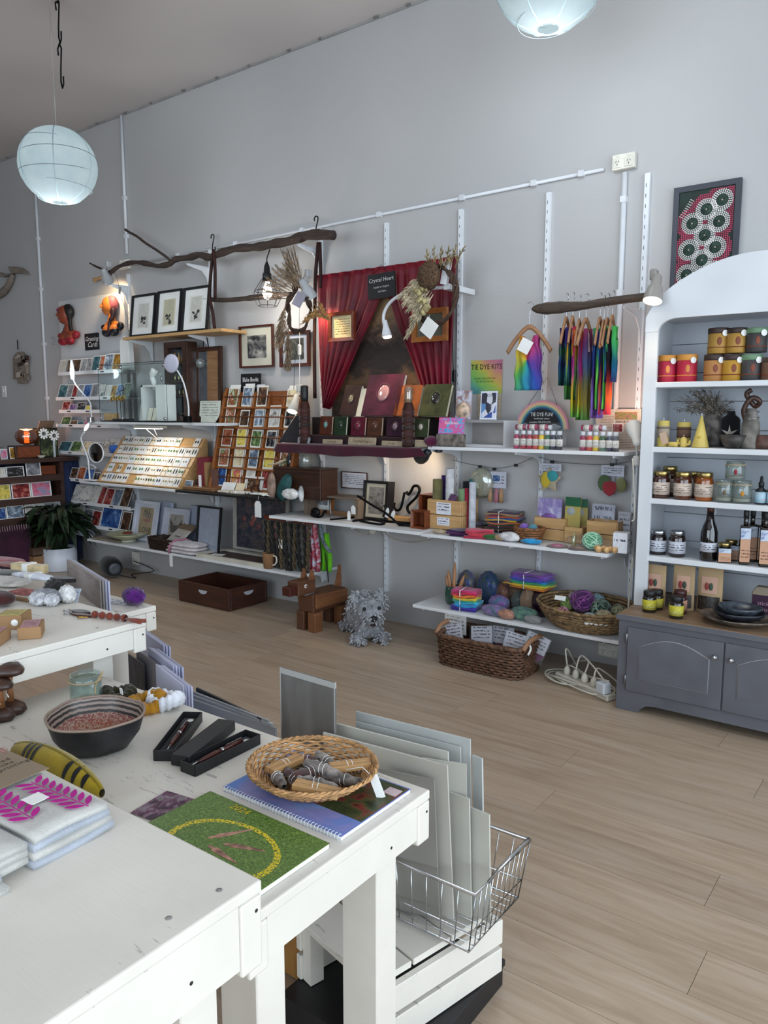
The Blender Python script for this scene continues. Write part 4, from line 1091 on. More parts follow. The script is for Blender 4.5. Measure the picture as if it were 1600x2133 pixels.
P('front',B(-.22,.22,0,.012,0,.19),DARKWOOD,wbx,bevel=.002); P('side',B(.208,.22,.0125,.16,0,.19),DARKWOOD,wbx); P('side',B(-.22,-.208,.0125,.16,0,.19),DARKWOOD,wbx); P('top',B(-.225,.225,-.004,.165,.1905,.203),DARKWOOD,wbx,bevel=.002)
zt = ZK + .2045
def jar(name,label,loc,r,h,m,lid=None,cat='jar',neck=.8):
 t = T(name,label,cat,loc)
 P('vessel',MB().lathe([(r*.92,0),(r,.006),(r,h*.78),(r*neck,h*.86),(r*neck,h),(r*(neck - .08),h),(r*(neck - .08),h*.88),(r*.93,h*.76),(r*.93,.01),(0,.008)],20),m,t)
 if lid: P('lid',MB().cyl(r*neck*1.08,h*.9,h + .004,20),lid,t)
 return t
jar('glass_jar','clear glass jar on the right end of the dark timber box',(at_y(635,985,3.78).x,3.79,zt),.045,.11,glass('d8dcd8',.35),None)
bv = T('bulb_vase','round glass bulb standing in a small ink bottle on the timber box','vase',(at_y(604,985,3.78).x,3.79,zt))
P('bottle',MB().lathe([(.028,0),(.03,.004),(.03,.06),(.018,.072),(.018,.085)],14),dglass('23282a'),bv); P('bulb',MB().ball((0,0,.128),(.042,.042,.045),16,12),glass('d9c8b8',.25),bv)
O('antler_piece',MB().tube(spline([(-.1,0,.008),(-.04,.01,.012),(.02,0,.03),(.06,0,.045)],4),[.006]*5 + [.012]*4 + [.007]*4,7),paint('cbb9a2',.5),'curved pale horn piece beside the small ink bottle','horn',(at_y(580,985,3.74).x,3.75,zt))
jar('green_bottle','green glass bottle in front of the dark timber box',(onk(655,1031).x,onk(655,1031).y - .02,ZK + .001),.04,.13,dglass('2f5b4a',.05),paint('2a4a3c',.3),'bottle',.35)
tf = framed('orange timber framed picture leaning behind the green bottle',(645,962,694,1028),3.90,ZK - .12,.016,.02,wood('8a4b1e','b26d34',(30,30,3)),CARDW,pal('grey'),(.22,.25),.14)
for i,(px,py,c,lb,s) in enumerate(((583,1010,'1f4a4a','teal feather ornament leaning on the dark timber box',(.05,.02,.10)),(566,1012,'8d7566','dusty pink felt wing beside the teal ornament',(.035,.02,.09)),(627,1010,'b8bdbf','small grey glass figure in front of the timber box',(.018,.018,.05)),(612,1008,'3c5a58','round teal stone in front of the timber box',(.03,.025,.03)))):
 p = at_y(px,py,3.655)
 O('shelf_ornament',MB().ball((0,0,s[2]*.8),s,12,9,fn=lambda a,t_: 1 + .1*math.sin(4*a)),paint(c,.6,.2,20),lb,'ornament',(p.x,3.655,ZK),(0,.5 if i==0 else 0,0))
O('white_lace_ball',MB().ball((0,0,.035),(.07,.04,.035),16,10,fn=lambda a,t_: 1 + .12*math.sin(7*a)*math.sin(5*t_)),fabric('dedad4',.2,30),'white crocheted bundle at the right of the black shelf','crochet',(at_y(602,1025,3.63).x,3.645,ZK))
tg = T('hanging_price_tag','blank white luggage tag hanging off the black shelf front','tag',(at_y(537,1030,3.595).x,3.594,ZE - .02))
P('card',MB().prism([(-.03,-.11),(.03,-.11),(.03,-.02),(.015,0),(-.015,0),(-.03,-.02)],-.001,.001),CARDW,tg); P('string',TUBE([(0,0,0),(.01,.0,.035)],.001,4),CARDW,tg)
# ------------------------------------------------------------------ lowest left shelf
ZD_ = ZD + .0006
f1 = framed('white framed print with stacked coloured words ending in LOVE',(274,1033,322,1115),3.84,ZD_,.022,.02,paint('c9ccd6',.4),paint('c7c9d2',.6),paint('a9977a',.7,.08),(.22,.16),.2)
h = f1['h']
for s,z,c,sz in (('ALL',.74,'1d3f3a',.052),('YOU',.63,'2a4a6a',.05),('need',.53,'8f2f52',.05),('is',.44,'7a6a4a',.035),('LOVE',.27,'1d1d22',.062)):
 text(s,sz,paint(c,.7),f1,(.005,-.0072,h*z))
f2 = framed('white framed animal print on a book page on the lowest shelf',(335,1040,386,1116),3.85,ZD_,.022,.02,paint('b9bcc8',.4),paint('b4b6c0',.6),art(('9b958c','aaa49b','6e6862'),2,lines=(20,'716c66',.45,.98),seed=8),(.22,.16),.2)
P('ear_shape',MB().prism([(-.06,.10),(.06,.10),(.075,.21),(.03,.16),(-.03,.16),(-.075,.21)],-.0078,-.0070),paint('57504b',.8,.2,30),f2)
framed('tall black framed line drawing on the lowest shelf',(408,1041,456,1138),3.78,ZD_,.014,.02,BLACKM,paint('9aa0ad',.6),art(('9aa0ad','9298a5','a2a8b4'),3,lines=(12,'7e8490',.06,.16),seed=3),(.06,.04),.12)
for i,(x,c,lb) in enumerate(((327,'bcc4d6','pale blue framed canvas seen edge on behind the love print'),(396,'2a2b30','dark framed canvas seen edge on behind the animal print'))):
 p = at_y(x,1110,3.90)
 t = T('canvas',lb,'canvas',(p.x,3.88,ZD_),rot=(-.16,0,0)); P('stretcher',B(-.02,.16,0,.025,0,.33),paint(c,.5),t); P('face',B(-.018,.158,-.002,-.0002,.003,.327),paint('8f97a8',.5),t)
pk = at_z(212,1128,ZD_)
O('timber_plank',B(-.17,.17,-.07,.07,0,.016),wood('6f6455','8a7d6c',(3,30,30)),'flat weathered timber plank at the left end of the lowest shelf','plank',(-5.58,3.71,ZD_),(0,0,.1),bevel=.003)
gb = T('pottery_platter','shallow green pottery platter with a red motif on the lowest shelf','platter',(at_z(252,1130,ZD_).x,3.745,ZD_ + .018))
P('dish',MB().lathe([(.07,0),(.09,.01),(.165,.045),(.17,.052),(.16,.05),(.08,.016),(0,.014)],26),paint('a3a282',.4,.1,12),gb)
P('red_star',MB().lathe([(.045,.0),(.04,.008),(0,.012)],5,TR(0,0,.05)),paint('7a2b1c',.5),gb)
P('foot',MB().cyl(.06,-.0175,.0005,20),paint('c9c4ae',.5),gb)
def wicker(name,label,loc,a,b,h,mat,rz=0,flare=1.12,rows=10,cols=40,rim=.012,cat='basket',p=4.0,amp=.006,dark=None):
 t = T(name,label,cat,loc,rz)
 def pt(ang,z,off=0.0):
  k = 1 + (flare - 1)*z/h
  c,s = math.cos(ang),math.sin(ang)
  q = (abs(c)**p + abs(s)**p)**(-1/p)
  return Vector(((a*k + off)*c*q,(b*k + off)*s*q,z))
 n = cols*2
 P('base',MB().prism([(pt(2*PI*i/32,0).x,pt(2*PI*i/32,0).y) for i in range(32)],0.001,.008,Matrix(((1,0,0,0),(0,0,1,0),(0,1,0,0),(0,0,0,1)))),mat,t)
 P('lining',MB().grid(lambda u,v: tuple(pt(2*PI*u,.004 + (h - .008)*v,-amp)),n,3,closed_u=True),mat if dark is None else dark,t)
 for r in range(rows):
  z = (r + .5)*h/rows
  pts = [pt(2*PI*i/n,z,amp*(1 if (i // 1 + r) % 2 else -1)*.8) for i in range(n)]
  P('woven_strand',TUBE(pts,h/rows*.52,5,True),mat,t)
 P('rim',TUBE([pt(2*PI*i/48,h,0) + Vector((0,0,.003*math.sin(i*2.2))) for i in range(48)],rim,7,True),mat,t)
 return t
DKW = paint('2e2019',.6,.3,60)
wicker('wicker_basket','small dark wicker basket holding a paper bag on the lowest shelf',(at_z(330,1148,ZD_).x - .02,3.715,ZD_),.15,.075,.085,DKW,rows=7,cols=24,rim=.008)
bgx = at_z(355,1128,ZD_)
pbg = T('kraft_print_bag','kraft topped clear bag with script label leaning in the dark basket','bag',(at_y(358,1118,3.72).x,3.715,ZD_ + .05),rot=(-.9,0,-.2))
P('sleeve',B(-.10,.10,-.006,.006,0,.2),art(('c4beb4','b7b0a5','d0cbc2'),2),pbg); P('kraft_header',B(-.102,.102,-.008,.008,.145,.205),paint('7d6a55',.7),pbg); text('Krystal',.03,INK,pbg,(0,-.0075,.07),shear=.3)
tw = T('tea_towel_pile','folded white embroidered tea towels tied with a pink ribbon','towels',(at_z(395,1150,ZD_).x,3.70,ZD_))
for i in range(3):
 P('towel',MB().ball((.0 + .01*i,0,.016 + i*.026),(.20 - .015*i,.085,.018),20,8,fn=lambda a,t_: (abs(math.cos(a))**4 + abs(math.sin(a))**4)**-.25),fabric('c9bfc0',.1,20),tw)
P('ribbon',MB().tube([(-.09,-.09,.0),(-.085,-.092,.05),(-.07,-.05,.093),(-.05,.03,.095),(-.04,.08,.07)],.01,5),fabric('a66f83',.1),tw)
O('shelf_price_tab',MB().prism([(-.016,-.10),(.016,-.10),(.018,0),(-.018,0)],-.0015,.0015),CARDW,'white paper tab hanging from the lowest shelf below the towels','tag',(at_y(356,1160,3.615).x,3.616,ZD - .002))
ff = T('flat_framed_print','cream framed dark print lying flat on the lowest shelf','framed picture',(-4.06,3.765,ZD_))
P('frame',MB().ring(.72,.27,.035,-.03,0,-.135,TR(0,0,0,-PI/2,0,0)),paint('cbc5b6',.5),ff)
P('print',B(-.33,.33,-.10,.10,.001,.016),art(('2c1f1b','4a3a34','6b554b'),4,seed=5),ff)
P('label_card',B(-.05,.05,-.025,.025,.0,.002),CARDW,ff,loc=(-.17,-.09,.031),rot=(0,0,.3))
mg = T('stoneware_mug','tan stoneware mug with pale handle at the front of the lowest shelf','mug',(at_z(557,1184,ZD_).x,3.66,ZD_))
P('body',MB().lathe([(.03,0),(.036,.004),(.044,.1),(.046,.105),(.041,.104),(.034,.01),(0,.008)],24),paint('8e6848',.4,.12,14),mg)
P('handle',TUBE(spline([(.042,0,.09),(.07,0,.085),(.075,0,.055),(.055,0,.03),(.036,0,.025)],5),.006,8),paint('cabfae',.4),mg)
fp = framed('large dark floral canvas with cream border leaning on the wall',(487,1035,602,1150),3.93,None,.012,.012,paint('a9a59a',.6),paint('a39f95',.6),art(('2b2e36','353842','41434c','62504e','3a4440'),6,seed=11,dist=1.4),(.06,.04),.03)
for i in range(9):
 rr = random.Random(70 + i)
 P('painted_rose',MB().lathe([(.028,0),(.022,.002),(.012,.001),(0,.002)],7,TR(rr.uniform(-.35,.35)*fp['w'],-.007,rr.uniform(.1,.9)*fp['h'],PI/2,0,0)),paint(['7d4a49','8e5d55','694244'][i % 3],.7,.3,60),fp)
# braided cords, scarves hanging from the shelf above
ch = T('braided_cord_rack','timber bar of black and gold braided cords hanging under the shelf','cords',(at_y(602,1085,3.72).x,3.72,ZB - .05))
P('bar',B(-.22,.22,-.015,.015,.0,.03),REDWOOD,ch)
rr = random.Random(8)
for i in range(22):
 x = -.21 + i*.02; L_ = rr.uniform(.30,.36)
 m = MB()
 for s in (0,PI): m.tube([(x + .007*math.cos(z_*60 + s) + .01*math.sin(z_*9 + i),.008*math.sin(z_*60 + s) - .02 - (.02 if i % 2 else 0),-z_) for z_ in [L_*j/24 for j in range(25)]],.0075,5)
 P('braided_cord',m,fabric(['15120f','1d1a16','0f0f10','2a2013'][i % 4],.3,60,c2='6b5838' if i % 3==0 else '1d1a17'),ch)
P('price_tag',MB().prism([(-.018,-.06),(.018,-.06),(.018,0),(-.018,0)],-.0455,-.0445),CARDW,ch,loc=(-.04,0,-.12))
def hanging(name,label,r,Y,mat,cat='scarf',folds=4,amp=.02,taper=.3,off=0):
 X0,X1,Z0,Z1 = rect_y(*r,Y); w = X1 - X0; hh = Z1 - Z0
 return O(name,MB().grid(lambda u,v: ((u - .5)*w*(1 - taper*v) + .01*math.sin(v*5),amp*math.sin(u*PI*2*folds + v) - amp,hh*v),24,10),mat,label,cat,((X0 + X1)/2,Y,Z0),solid=.004)
hanging('floral_scarf','red and white patterned scarf hanging beside the braided cords',(633,1090,670,1187),3.74,art(('c9c6d6','c9c6d6','a23b4a','a23b4a','d8d4de'),5,seed=6,kind='noise',dist=.4))
hanging('green_bag','lime green fabric bag hanging at the right end of the low shelf',(666,1110,693,1189),3.80,fabric('5fae1f',.1),'bag',2,.015)
O('blue_knotted_cord',TUBE(spline([at_y(667,1092,3.77),at_y(670,1110,3.76),at_y(674,1130,3.755),at_y(688,1150,3.75)],6),.012,6),fabric('2f4652',.5,60,c2='8fa0a8'),'blue and white knotted cord hanging over the lime green bag','cord')
# ------------------------------------------------------------------ long driftwood branch, straps, pendant and spot lamps
BARK = wood('2c211c','4d3d34',(3,26,26),.85,2.0,.5)
YB_ = 3.80
br = T('driftwood_branch','long dark driftwood branch spanning the wall above the display','branch',at_y(440,520,YB_))
o = Vector(br.location)
def rel(pts,Y,k=5): return [p - o for p in spline([at_y(x,y,Y) for x,y in pts],k)]
main = rel([(233,566),(248,555),(275,547),(300,548),(330,554),(355,549),(366,540),(392,537),(415,531),(437,536),(460,527),(490,518),(520,516),(545,513),(570,508),(600,503),(630,493),(655,489),(695,490)],YB_)
n = len(main); rr = random.Random(2)
P('main_limb',TUBE(main,[.014 + .018*(i/n) + .003*math.sin(i*.9) + .002*rr.random() for i in range(n)],9),BARK,br)
P('upper_twig',TUBE(rel([(357,546),(346,535),(325,520),(303,506),(285,492),(270,484),(261,478)],YB_),.010,7),BARK,br)
P('tip_twig',TUBE(rel([(236,567),(215,561),(198,554),(187,548)],YB_),[.012]*6 + [.009]*6 + [.006]*4,7),BARK,br)
P('side_twig',TUBE(rel([(232,566),(228,575),(224,580)],YB_),.012,7),BARK,br)
st = T('driftwood_stick','shorter horizontal driftwood stick held by the leather strap','branch',at_y(520,620,3.84))
o = Vector(st.location)
P('limb',TUBE(rel([(425,623),(470,625),(520,621),(560,616),(608,612)],3.84),[.016]*10 + [.02]*8 + [.014]*3,8),BARK,st)
STRAP = fabric('2c1713',.25,30,150,.6,.3,0)
def strap(label,runs,Y):
 t = T('leather_strap',label,'strap',at_y(*runs[0][0],Y)); oo = Vector(t.location)
 for r_ in runs: P('strap_length',TUBE([p - oo for p in spline([at_y(x,y,Y) for x,y in r_],5)],.012,6),STRAP,t)
strap('dark leather strap looped over the branch beside the framed prints',[[(445,520),(440,560),(437,600),(437,622),(443,650),(447,684)],[(445,520),(448,560),(448,620)]],3.775)
strap('long dark leather strap hanging at the left edge of the red curtain',[[(663,505),(660,540),(657,580),(656,640)],[(666,505),(668,560),(668,600)],[(656,640),(655,720),(656,830)]],3.90)
def shook(label,p,s=.05,r=.004,mat=BLACKIRON,name='s_hook',rz=0):
 pts = [(-.45,0,.55),(-.5,0,.8),(-.2,0,1.0),(.2,0,.9),(.25,0,.6),(0,0,.1),(-.2,0,-.4),(-.1,0,-.8),(.25,0,-1.0),(.5,0,-.8),(.45,0,-.5)]
 return O(name,TUBE(spline([(x*s*.7,y*s,z*s) for x,y,z in pts],4),r,6),mat,label,'hook',p,(0,0,rz))
shook('black S hook holding the strap beside the framed prints',at_y(444,506,3.94),.06)
shook('black S hook holding the branch above the red curtain',at_y(660,470,3.94),.06)
for lb,px in (('white bracket carrying the left part of the driftwood branch',-5.6),('white bracket carrying the middle of the driftwood branch',-4.584),('white bracket carrying the thick end of the driftwood branch',-3.491)):
 O('branch_bracket',bracket_mb(.21,.14),STDM,lb,'bracket',(px,3.978,2.44 if px > -4.6 else 2.40),(0,0,-PI/2))
# caged pendant
pl = T('caged_pendant_lamp','black wire cage pendant lamp lit below the driftwood branch','lamp',at_y(557,610,3.74))
P('cord',TUBE([(0,0,.12),(.001,0,.22),(.002,.03,.285)],.004,6),BLACKM,pl)
P('socket',MB().lathe([(.006,.20),(.018,.17),(.022,.13),(.03,.12),(.03,.075),(.02,.07)][::-1],14),BLACKM,pl)
m = MB()
rings = [(.032,.09),(.085,.01),(.09,-.03),(.062,-.085)]
for r_,z in rings: m.tube([(r_*math.cos(a),r_*math.sin(a),z) for a in [2*PI*i/20 for i in range(20)]],.002,4,True)
for i in range(8):
 a = 2*PI*i/8; m.tube([(r_*math.cos(a),r_*math.sin(a),z) for r_,z in rings],.002,4)
P('wire_cage',m,BLACKIRON,pl)
P('bulb',MB().lathe([(.0,-.045),(.022,-.035),(.032,-.005),(.028,.025),(.015,.055),(.013,.075)],16),emit('fff3e2',22),pl)
l = bpy.data.lights.new('pendant_light','POINT'); l.energy = 7; l.color = (1,.93,.84); l.shadow_soft_size = .035
lo = link('pendant_light',l,pl,(0,0,-.08))
def spot_lamp(label,px,py,Y,aim,energy,col=(1,.72,.42),shade='a9abad',size=.045,cone=1.5,lit=True,name='clip_spot_lamp',clip_off=(0,.04,.07)):
 p = at_y(px,py,Y)
 t = T(name,label,'lamp',p)
 d = (Vector(aim) - p).normalized()
 q = (-d).to_track_quat('Z','Y').to_euler()
 sm = paint(shade,.4,.03)
 P('shade',MB().lathe([(size,-.045),(size*.98,-.02),(size*.75,.02),(size*.55,.035),(size*.5,.075),(size*.3,.085),(0,.087)],20,caps=False),sm,t,rot=q)
 P('shade_inner',MB().lathe([(size*.96,-.0445),(size*.92,-.02),(size*.7,.015),(0,.02)],18,caps=False),emit('fff0d2',6) if lit else paint('d9d6cf',.5),t,rot=q)
 P('swivel',TUBE([tuple((-d)*.05),(Vector((-d)*.05) + Vector(clip_off))*.5 + Vector((0,.01,.01)),tuple(Vector((-d)*.05) + Vector(clip_off))],.006,6),sm,t)
 P('clamp',CB((0,0,0),(.03,.045,.05)),sm,t,loc=tuple(Vector((-d)*.05) + Vector(clip_off)),bevel=.006)
 if energy:
  l = bpy.data.lights.new('spot_light','SPOT'); l.energy = energy; l.color = col; l.spot_size = cone; l.spot_blend = .6; l.shadow_soft_size = .03
  link('spot_light',l,t,tuple(d*.05),q)
 return t
spot_lamp('grey clip spot lamp lighting the painted busts',222,578,3.78,at_y(248,640,3.99),15,cone=1.9)
spot_lamp('grey clip spot lamp aimed at the red curtain',640,608,3.72,at_y(690,720,3.9),16,cone=1.6,size=.05)
lead = T('inline_switch_lead','thin lamp lead with white inline switch beside the wreath','lead',at_y(623,640,3.76))
o = Vector(lead.location)
P('cable',TUBE(rel([(623,632),(624,700),(624,760),(623,810),(618,860)],3.76),.003,5),CARDW,lead); P('inline_switch',CB(at_y(624,729,3.755) - o,(.025,.02,.07)),CARDW,lead,bevel=.006)
P('cable',TUBE(rel([(619,728),(614,760),(612,812)],3.765),.002,5),paint('5a5a60',.6),lead)
# bamboo style hand pointing off the panel and the lamp lead
lead = T('spot_lamp_lead','thin grey lamp lead with inline switch above the framed prints','lead',at_y(248,600,3.80)); o = Vector(lead.location)
P('cable',TUBE(rel([(240,568),(246,590),(251,612),(262,650),(268,690)],3.80),.002,5),paint('6a6a6a',.6),lead); P('inline_switch',CB(at_y(250,604,3.795) - o,(.018,.015,.055)),paint('7d7d7d',.5),lead,rot=(0,.2,0),bevel=.004)
O('carved_hand_hook',TUBE(spline([at_y(197,583,3.95),at_y(204,580,3.94),at_y(214,577,3.93)],4),[.02,.018,.014,.012,.011,.012,.012,.012,.012],7),PINE,'small pale carved timber peg pointing from the white panel','peg')
# ------------------------------------------------------------------ wreaths
def wreath(label,px,py,Y,rx,rz_,ringm,grass,seed,plume=None,flowers=None):
 c = at_y(px,py,Y); s = mpp(c)
 t = T('dried_wreath',label,'wreath',c)
 rr = random.Random(seed)
 RX,RZ = rx*s*1.22,rz_*s
 for j in range(5):
  ph = rr.uniform(0,6)
  P('vine',TUBE([(RX*math.cos(a) + .012*math.cos(5*a + ph),.012*math.sin(6*a + ph),RZ*math.sin(a) + .012*math.sin(4*a + ph)) for a in [2*PI*i/40 for i in range(40)]],.008,5,True),ringm,t)
 return t,RX,RZ,rr
def plumes(t,specs,mat,rr,name='grass_plume',blades=26,thick=.0022,wid=.35):
 for (base,d,L_) in specs:
  m = MB(); base = Vector(base); d = Vector(d).normalized()
  m.tube([base,base + d*L_*.5,base + d*L_ + Vector((0,0,-L_*.08))],.003,4)
  for k in range(blades):
   u = .12 + .88*k/blades; p = base + d*L_*u
   side = Vector((rr.uniform(-1,1),rr.uniform(-.9,.5),rr.uniform(-1,1)))
   e = p + (d*.8 + side*wid).normalized()*L_*.28*(1.15 - u*.6)
   m.tube([p,(p + e)/2 + side*.004,e],[thick,thick,thick*.4],3)
  P(name,m,mat,t)
PAMPAS = paint('8b7660',.9,.25,30); STRAW = paint('b58d57',.85,.25,30); CREAMG = paint('b9ab8f',.9,.2,30); VINE = wood('2f211a','523c2e',(20,20,20),.85)
t,RX,RZ,rr = wreath('vine wreath with brown pampas plumes beside the caged pendant',622,645,3.70,25,46,VINE,PAMPAS,4)
specs = []
for i in range(20):
 a = PI*(.28 + .95*i/19)
 b_ = (RX*math.cos(a),-.02,RZ*math.sin(a)); tdir = (-.2 + .5*math.sin(a)*0 - .35,-.12 + rr.uniform(-.1,.1),.9 - i*.075)
 if i > 11: tdir = (-.35,-.1,-.9)
 specs.append((b_,tdir,rr.uniform(.13,.22)))
for i in range(5): specs.append(((-.02 + .02*i,-.02,RZ*.9),(-.25 + .02*i,-.1,.9),.24))
for i in range(5): specs.append(((-RX*.75,-.02,-RZ*.75),(-.05 + .05*i,-.1,-1),.26))
plumes(t,specs,PAMPAS,rr)
plumes(t,[((RX*.3 + .02*i,-.02,-RZ*.7 + .02*i),(.9,-.15,.35 - .16*i),rr.uniform(.14,.2)) for i in range(8)],STRAW,rr,'straw_spray')
P('gift_tag',B(-.03,.03,-.001,.001,-.06,.03),paint('8f8a95',.6),t,loc=(RX*.75,-.06,RZ*.45),rot=(0,.5,.5))
t,RX,RZ,rr = wreath('vine wreath with cream pampas and a price tag over the red curtain',908,616,3.66,40,58,VINE,CREAMG,6)
specs = [((-RX*.6 + .01*i,-.03,RZ*(.75 - .09*i)),(-.55,-.15,-.5 - .05*i),rr.uniform(.13,.19)) for i in range(9)] + [((-RX*.5,-.03,RZ*.5 - .03*i),(-.15 - .1*i,-.1,-1),.2) for i in range(5)]
plumes(t,specs,CREAMG,rr,'pampas_plume',44,.003)
plumes(t,[((-.02 + .03*i,-.02,RZ*.85),(-.2 + .16*i,-.1,1),.12) for i in range(6)],paint('8a7a58',.8,.25,30),rr,'dried_leaf_spray',12,.004,.6)
for i in range(14): P('cream_flower',MB().ball((0,0,0),.018,8,6,fn=lambda a,tt: 1 + .25*math.sin(4*a + 3*tt)),paint('a89b70',.85,.2,40),t,loc=(-RX*.35 + rr.uniform(-.05,.05),-.05,RZ*.05 + rr.uniform(-.12,.12)))
P('bird_nest',MB().ball((-.015,-.05,RZ*.66),(.07,.045,.075),16,10,fn=lambda a,tt: 1 + .06*math.sin(11*a + 9*tt)),paint('4d3a2a',.95,.35,90),t)
P('price_tag',B(-.045,.045,-.001,.001,-.045,.045),CARDW,t,loc=at_y(894,683,3.62) - Vector(t.location),rot=(0,.65,0))
P('tag_string',TUBE([at_y(893,667,3.63) - Vector(t.location),at_y(895,655,3.65) - Vector(t.location)],.0012,4),CARDW,t)
# ------------------------------------------------------------------ framed photographs on the wall
MAHOG = wood('3a1c15','55291d',(20,20,20),.4)
framed('dark framed black and white photograph of a building on the wall',(502,678,572,766),3.985,None,.014,.022,MAHOG,paint('c6c3b2',.7),art(('17171a','3b3b3f','8d8b86','b9b6ad'),2.2,.015,'d8d5c8',seed=5),(.21,.22))
framed('tilted dark framed photograph partly behind the pampas wreath',(586,690,648,764),3.985,None,.022,.022,MAHOG,paint('aeb3bd',.7),art(('20201e','41433f','6f716b'),3,seed=6),(.22,.2))
# ------------------------------------------------------------------ red velvet curtain, painted backdrop and leather book display
def velvet():
 t = NT('velvet')
 v = t.coord('Object'); f = t.noise(v,5,3)
 t.col(t.ramp(f,[(.3,'4a0616'),(.7,'780c22')]))
 t.b.inputs['Sheen Weight'].default_value = 1.0; t.b.inputs['Sheen Roughness'].default_value = .35; t.b.inputs['Sheen Tint'].default_value = lin('c02030')
 t.bump(t.noise(t.coord('Object',(60,60,12)),2,3),.25,.003)
 return t.surf(.5,0,.35)
VELVET = velvet()
def interp(tab,v):
 for (a,x),(b,y) in zip(tab,tab[1:]):
  if v<=b: return x + (y - x)*(v - a)/(b - a)
 return tab[-1][1]
ct = T('velvet_curtain','dark red velvet curtain parted around the painted landscape','curtain',at_y(812,560,3.93)); o = Vector(ct.location)
def panel(tl,tr,bot,folds,ph,amp=.018):
 def fn(u,v):
  v = 1 - v
  xl,xr = interp(tl,v),interp(tr,v); x = xl + (xr - xl)*u
  top = 575 - (x - 667)*.138; y = top + (interp(bot,u) - top)*v
  p = at_y(x,y,3.935) - o
  p.y -= .02 + amp*(.35 + .65*v)*(1 + math.sin(u*2*PI*folds + ph + v*.8)) + .03*v*(1 - abs(2*u - 1))
  return tuple(p)
 return MB().grid(fn,64,22)
P('left_panel',panel([(0,667),(.3,670),(.7,676),(1,684)],[(0,814),(.18,803),(.4,775),(.6,748),(.8,722),(1,694)],[(0,846),(1,852)],6,0),VELVET,ct,solid=.004)
P('right_panel',panel([(0,812),(.2,816),(.4,836),(.6,862),(.8,885),(1,908)],[(0,957),(.5,950),(1,944)],[(0,868),(1,880)],6,2),VELVET,ct,solid=.004)
P('hem_rod',TUBE([at_y(667,576,3.93) - o,at_y(957,536,3.93) - o],.006,6),DARKWOOD,ct)
def landscape():
 t = NT('painted_landscape')
 tc = t.n('TexCoord'); s = t.n('SeparateXYZ'); t.l(tc.outputs['UV'],s.inputs[0])
 n = t.noise(t.coord('UV',(1,1.6,1),loc=(3,1,0)),5,6,.65,.8)
 f = t.math('ADD',t.math('MULTIPLY',s.outputs[1],.75),t.math('MULTIPLY',t.math('SUBTRACT',n,.5),.55))
 t.col(t.ramp(f,[(.05,'3a2c22'),(.2,'6b4d34'),(.3,'3b2c25'),(.42,'2a211e'),(.52,'57443a'),(.62,'87694c'),(.75,'a08462'),(.9,'8a7558')]))
 return t.surf(.6)
X0,X1,Z0,Z1 = rect_y(690,600,930,880,3.965)
O('painted_backdrop',B(-(X1 - X0)/2,(X1 - X0)/2,-.004,.004,0,Z1 - Z0),landscape(),'brown painted landscape canvas hanging behind the red curtain','painting',((X0 + X1)/2,3.972,Z0))
def chalk_sign(name,label,r,Y,lines_,rz=0,cords=None):
 X0,X1,Z0,Z1 = rect_y(*r,Y)
 t = T(name,label,'sign',((X0 + X1)/2,Y,Z0),rot=(0,rz,0))
 P('slate',B(-(X1 - X0)/2,(X1 - X0)/2,-.008,0,0,Z1 - Z0),paint('16181a',.6,.1),t)
 for s,x,z,sz in lines_: text(s,sz,paint('c4c4c2',.8),t,(x,-.0085,(Z1 - Z0)*z),shear=.1)
 if cords: P('cord',TUBE([(-(X1 - X0)*.3,-.004,Z1 - Z0),(0,-.004,Z1 - Z0 + .05),((X1 - X0)*.3,-.004,Z1 - Z0)],.0015,4),BLACKM,t)
 return t
chalk_sign('hanging_slate_sign','black hanging slate with chalk lettering on the red curtain',(769,569,825,621),3.85,(('Crystal Heart',0,.74,.034),('made to inspire',0,.46,.019),('and last...',.01,.28,.019)),-.04,True)
framed('small mahogany framed cream notice on the left of the curtain',(688,650,742,711),3.84,None,.022,.025,wood('5a2317','7c3a22',(20,20,20),.35),PALEPAPER,art(('d9c796','e3d3a6','cdb984'),2,lines=(9,'6d5a38',.15,.9),seed=2),(.14,.13))
framed('orange timber frame with grey mount on the right of the curtain',(862,643,935,712),3.84,None,.03,.025,wood('7c4317','a9682b',(20,20,20),.35),paint('6e6a5a',.7),paint('59574c',.7),(.2,.2))
# white gooseneck arm lamp over the display
t,o,ps = gooseneck('white curved arm lamp hanging over the leather books',[(935,598),(905,600),(870,604),(840,612),(815,628),(802,648),(799,665),(803,685)],3.70,.010)
P('horn_shade',MB().lathe([(.011,.06),(.016,.03),(.028,-.02),(.031,-.035),(.026,-.035),(.012,.02)],18,caps=False),LAMPW,t,loc=ps[-1] + Vector((.006,0,-.01)),rot=(0,-.15,0))
P('bulb_face',MB().cyl(.024,-.042,-.036,16),emit('fff1d8',8),t,loc=ps[-1] + Vector((.009,0,-.012)),rot=(0,-.15,0))
P('wall_arm',B(-.02,.02,-.02,.25,-.015,.015),LAMPW,t,loc=(0,0,0))
P('switch_box',B(-.02,.02,-.012,.012,-.06,.06),LAMPW,t,loc=(.0,-.03,.07),rot=(0,.2,0))
l = bpy.data.lights.new('arm_lamp_light','SPOT'); l.energy = 12; l.color = (1,.74,.48); l.spot_size = 1.5; l.spot_blend = .7; l.shadow_soft_size = .025
link('arm_lamp_light',l,t,tuple(ps[-1] + Vector((.012,0,-.055))),(0.35,0,0))
lead = T('curtain_lamp_lead','black lamp lead with inline switch beside the curtain','lead',at_y(943,720,3.95)); o = Vector(lead.location)
P('cable',TUBE(rel([(945,640),(943,700),(944,760),(946,800),(948,860)],3.95),.003,5),BLACKM,lead); P('inline_switch',CB(at_y(946,783,3.945) - o,(.022,.02,.07)),BLACKM,lead,bevel=.005)
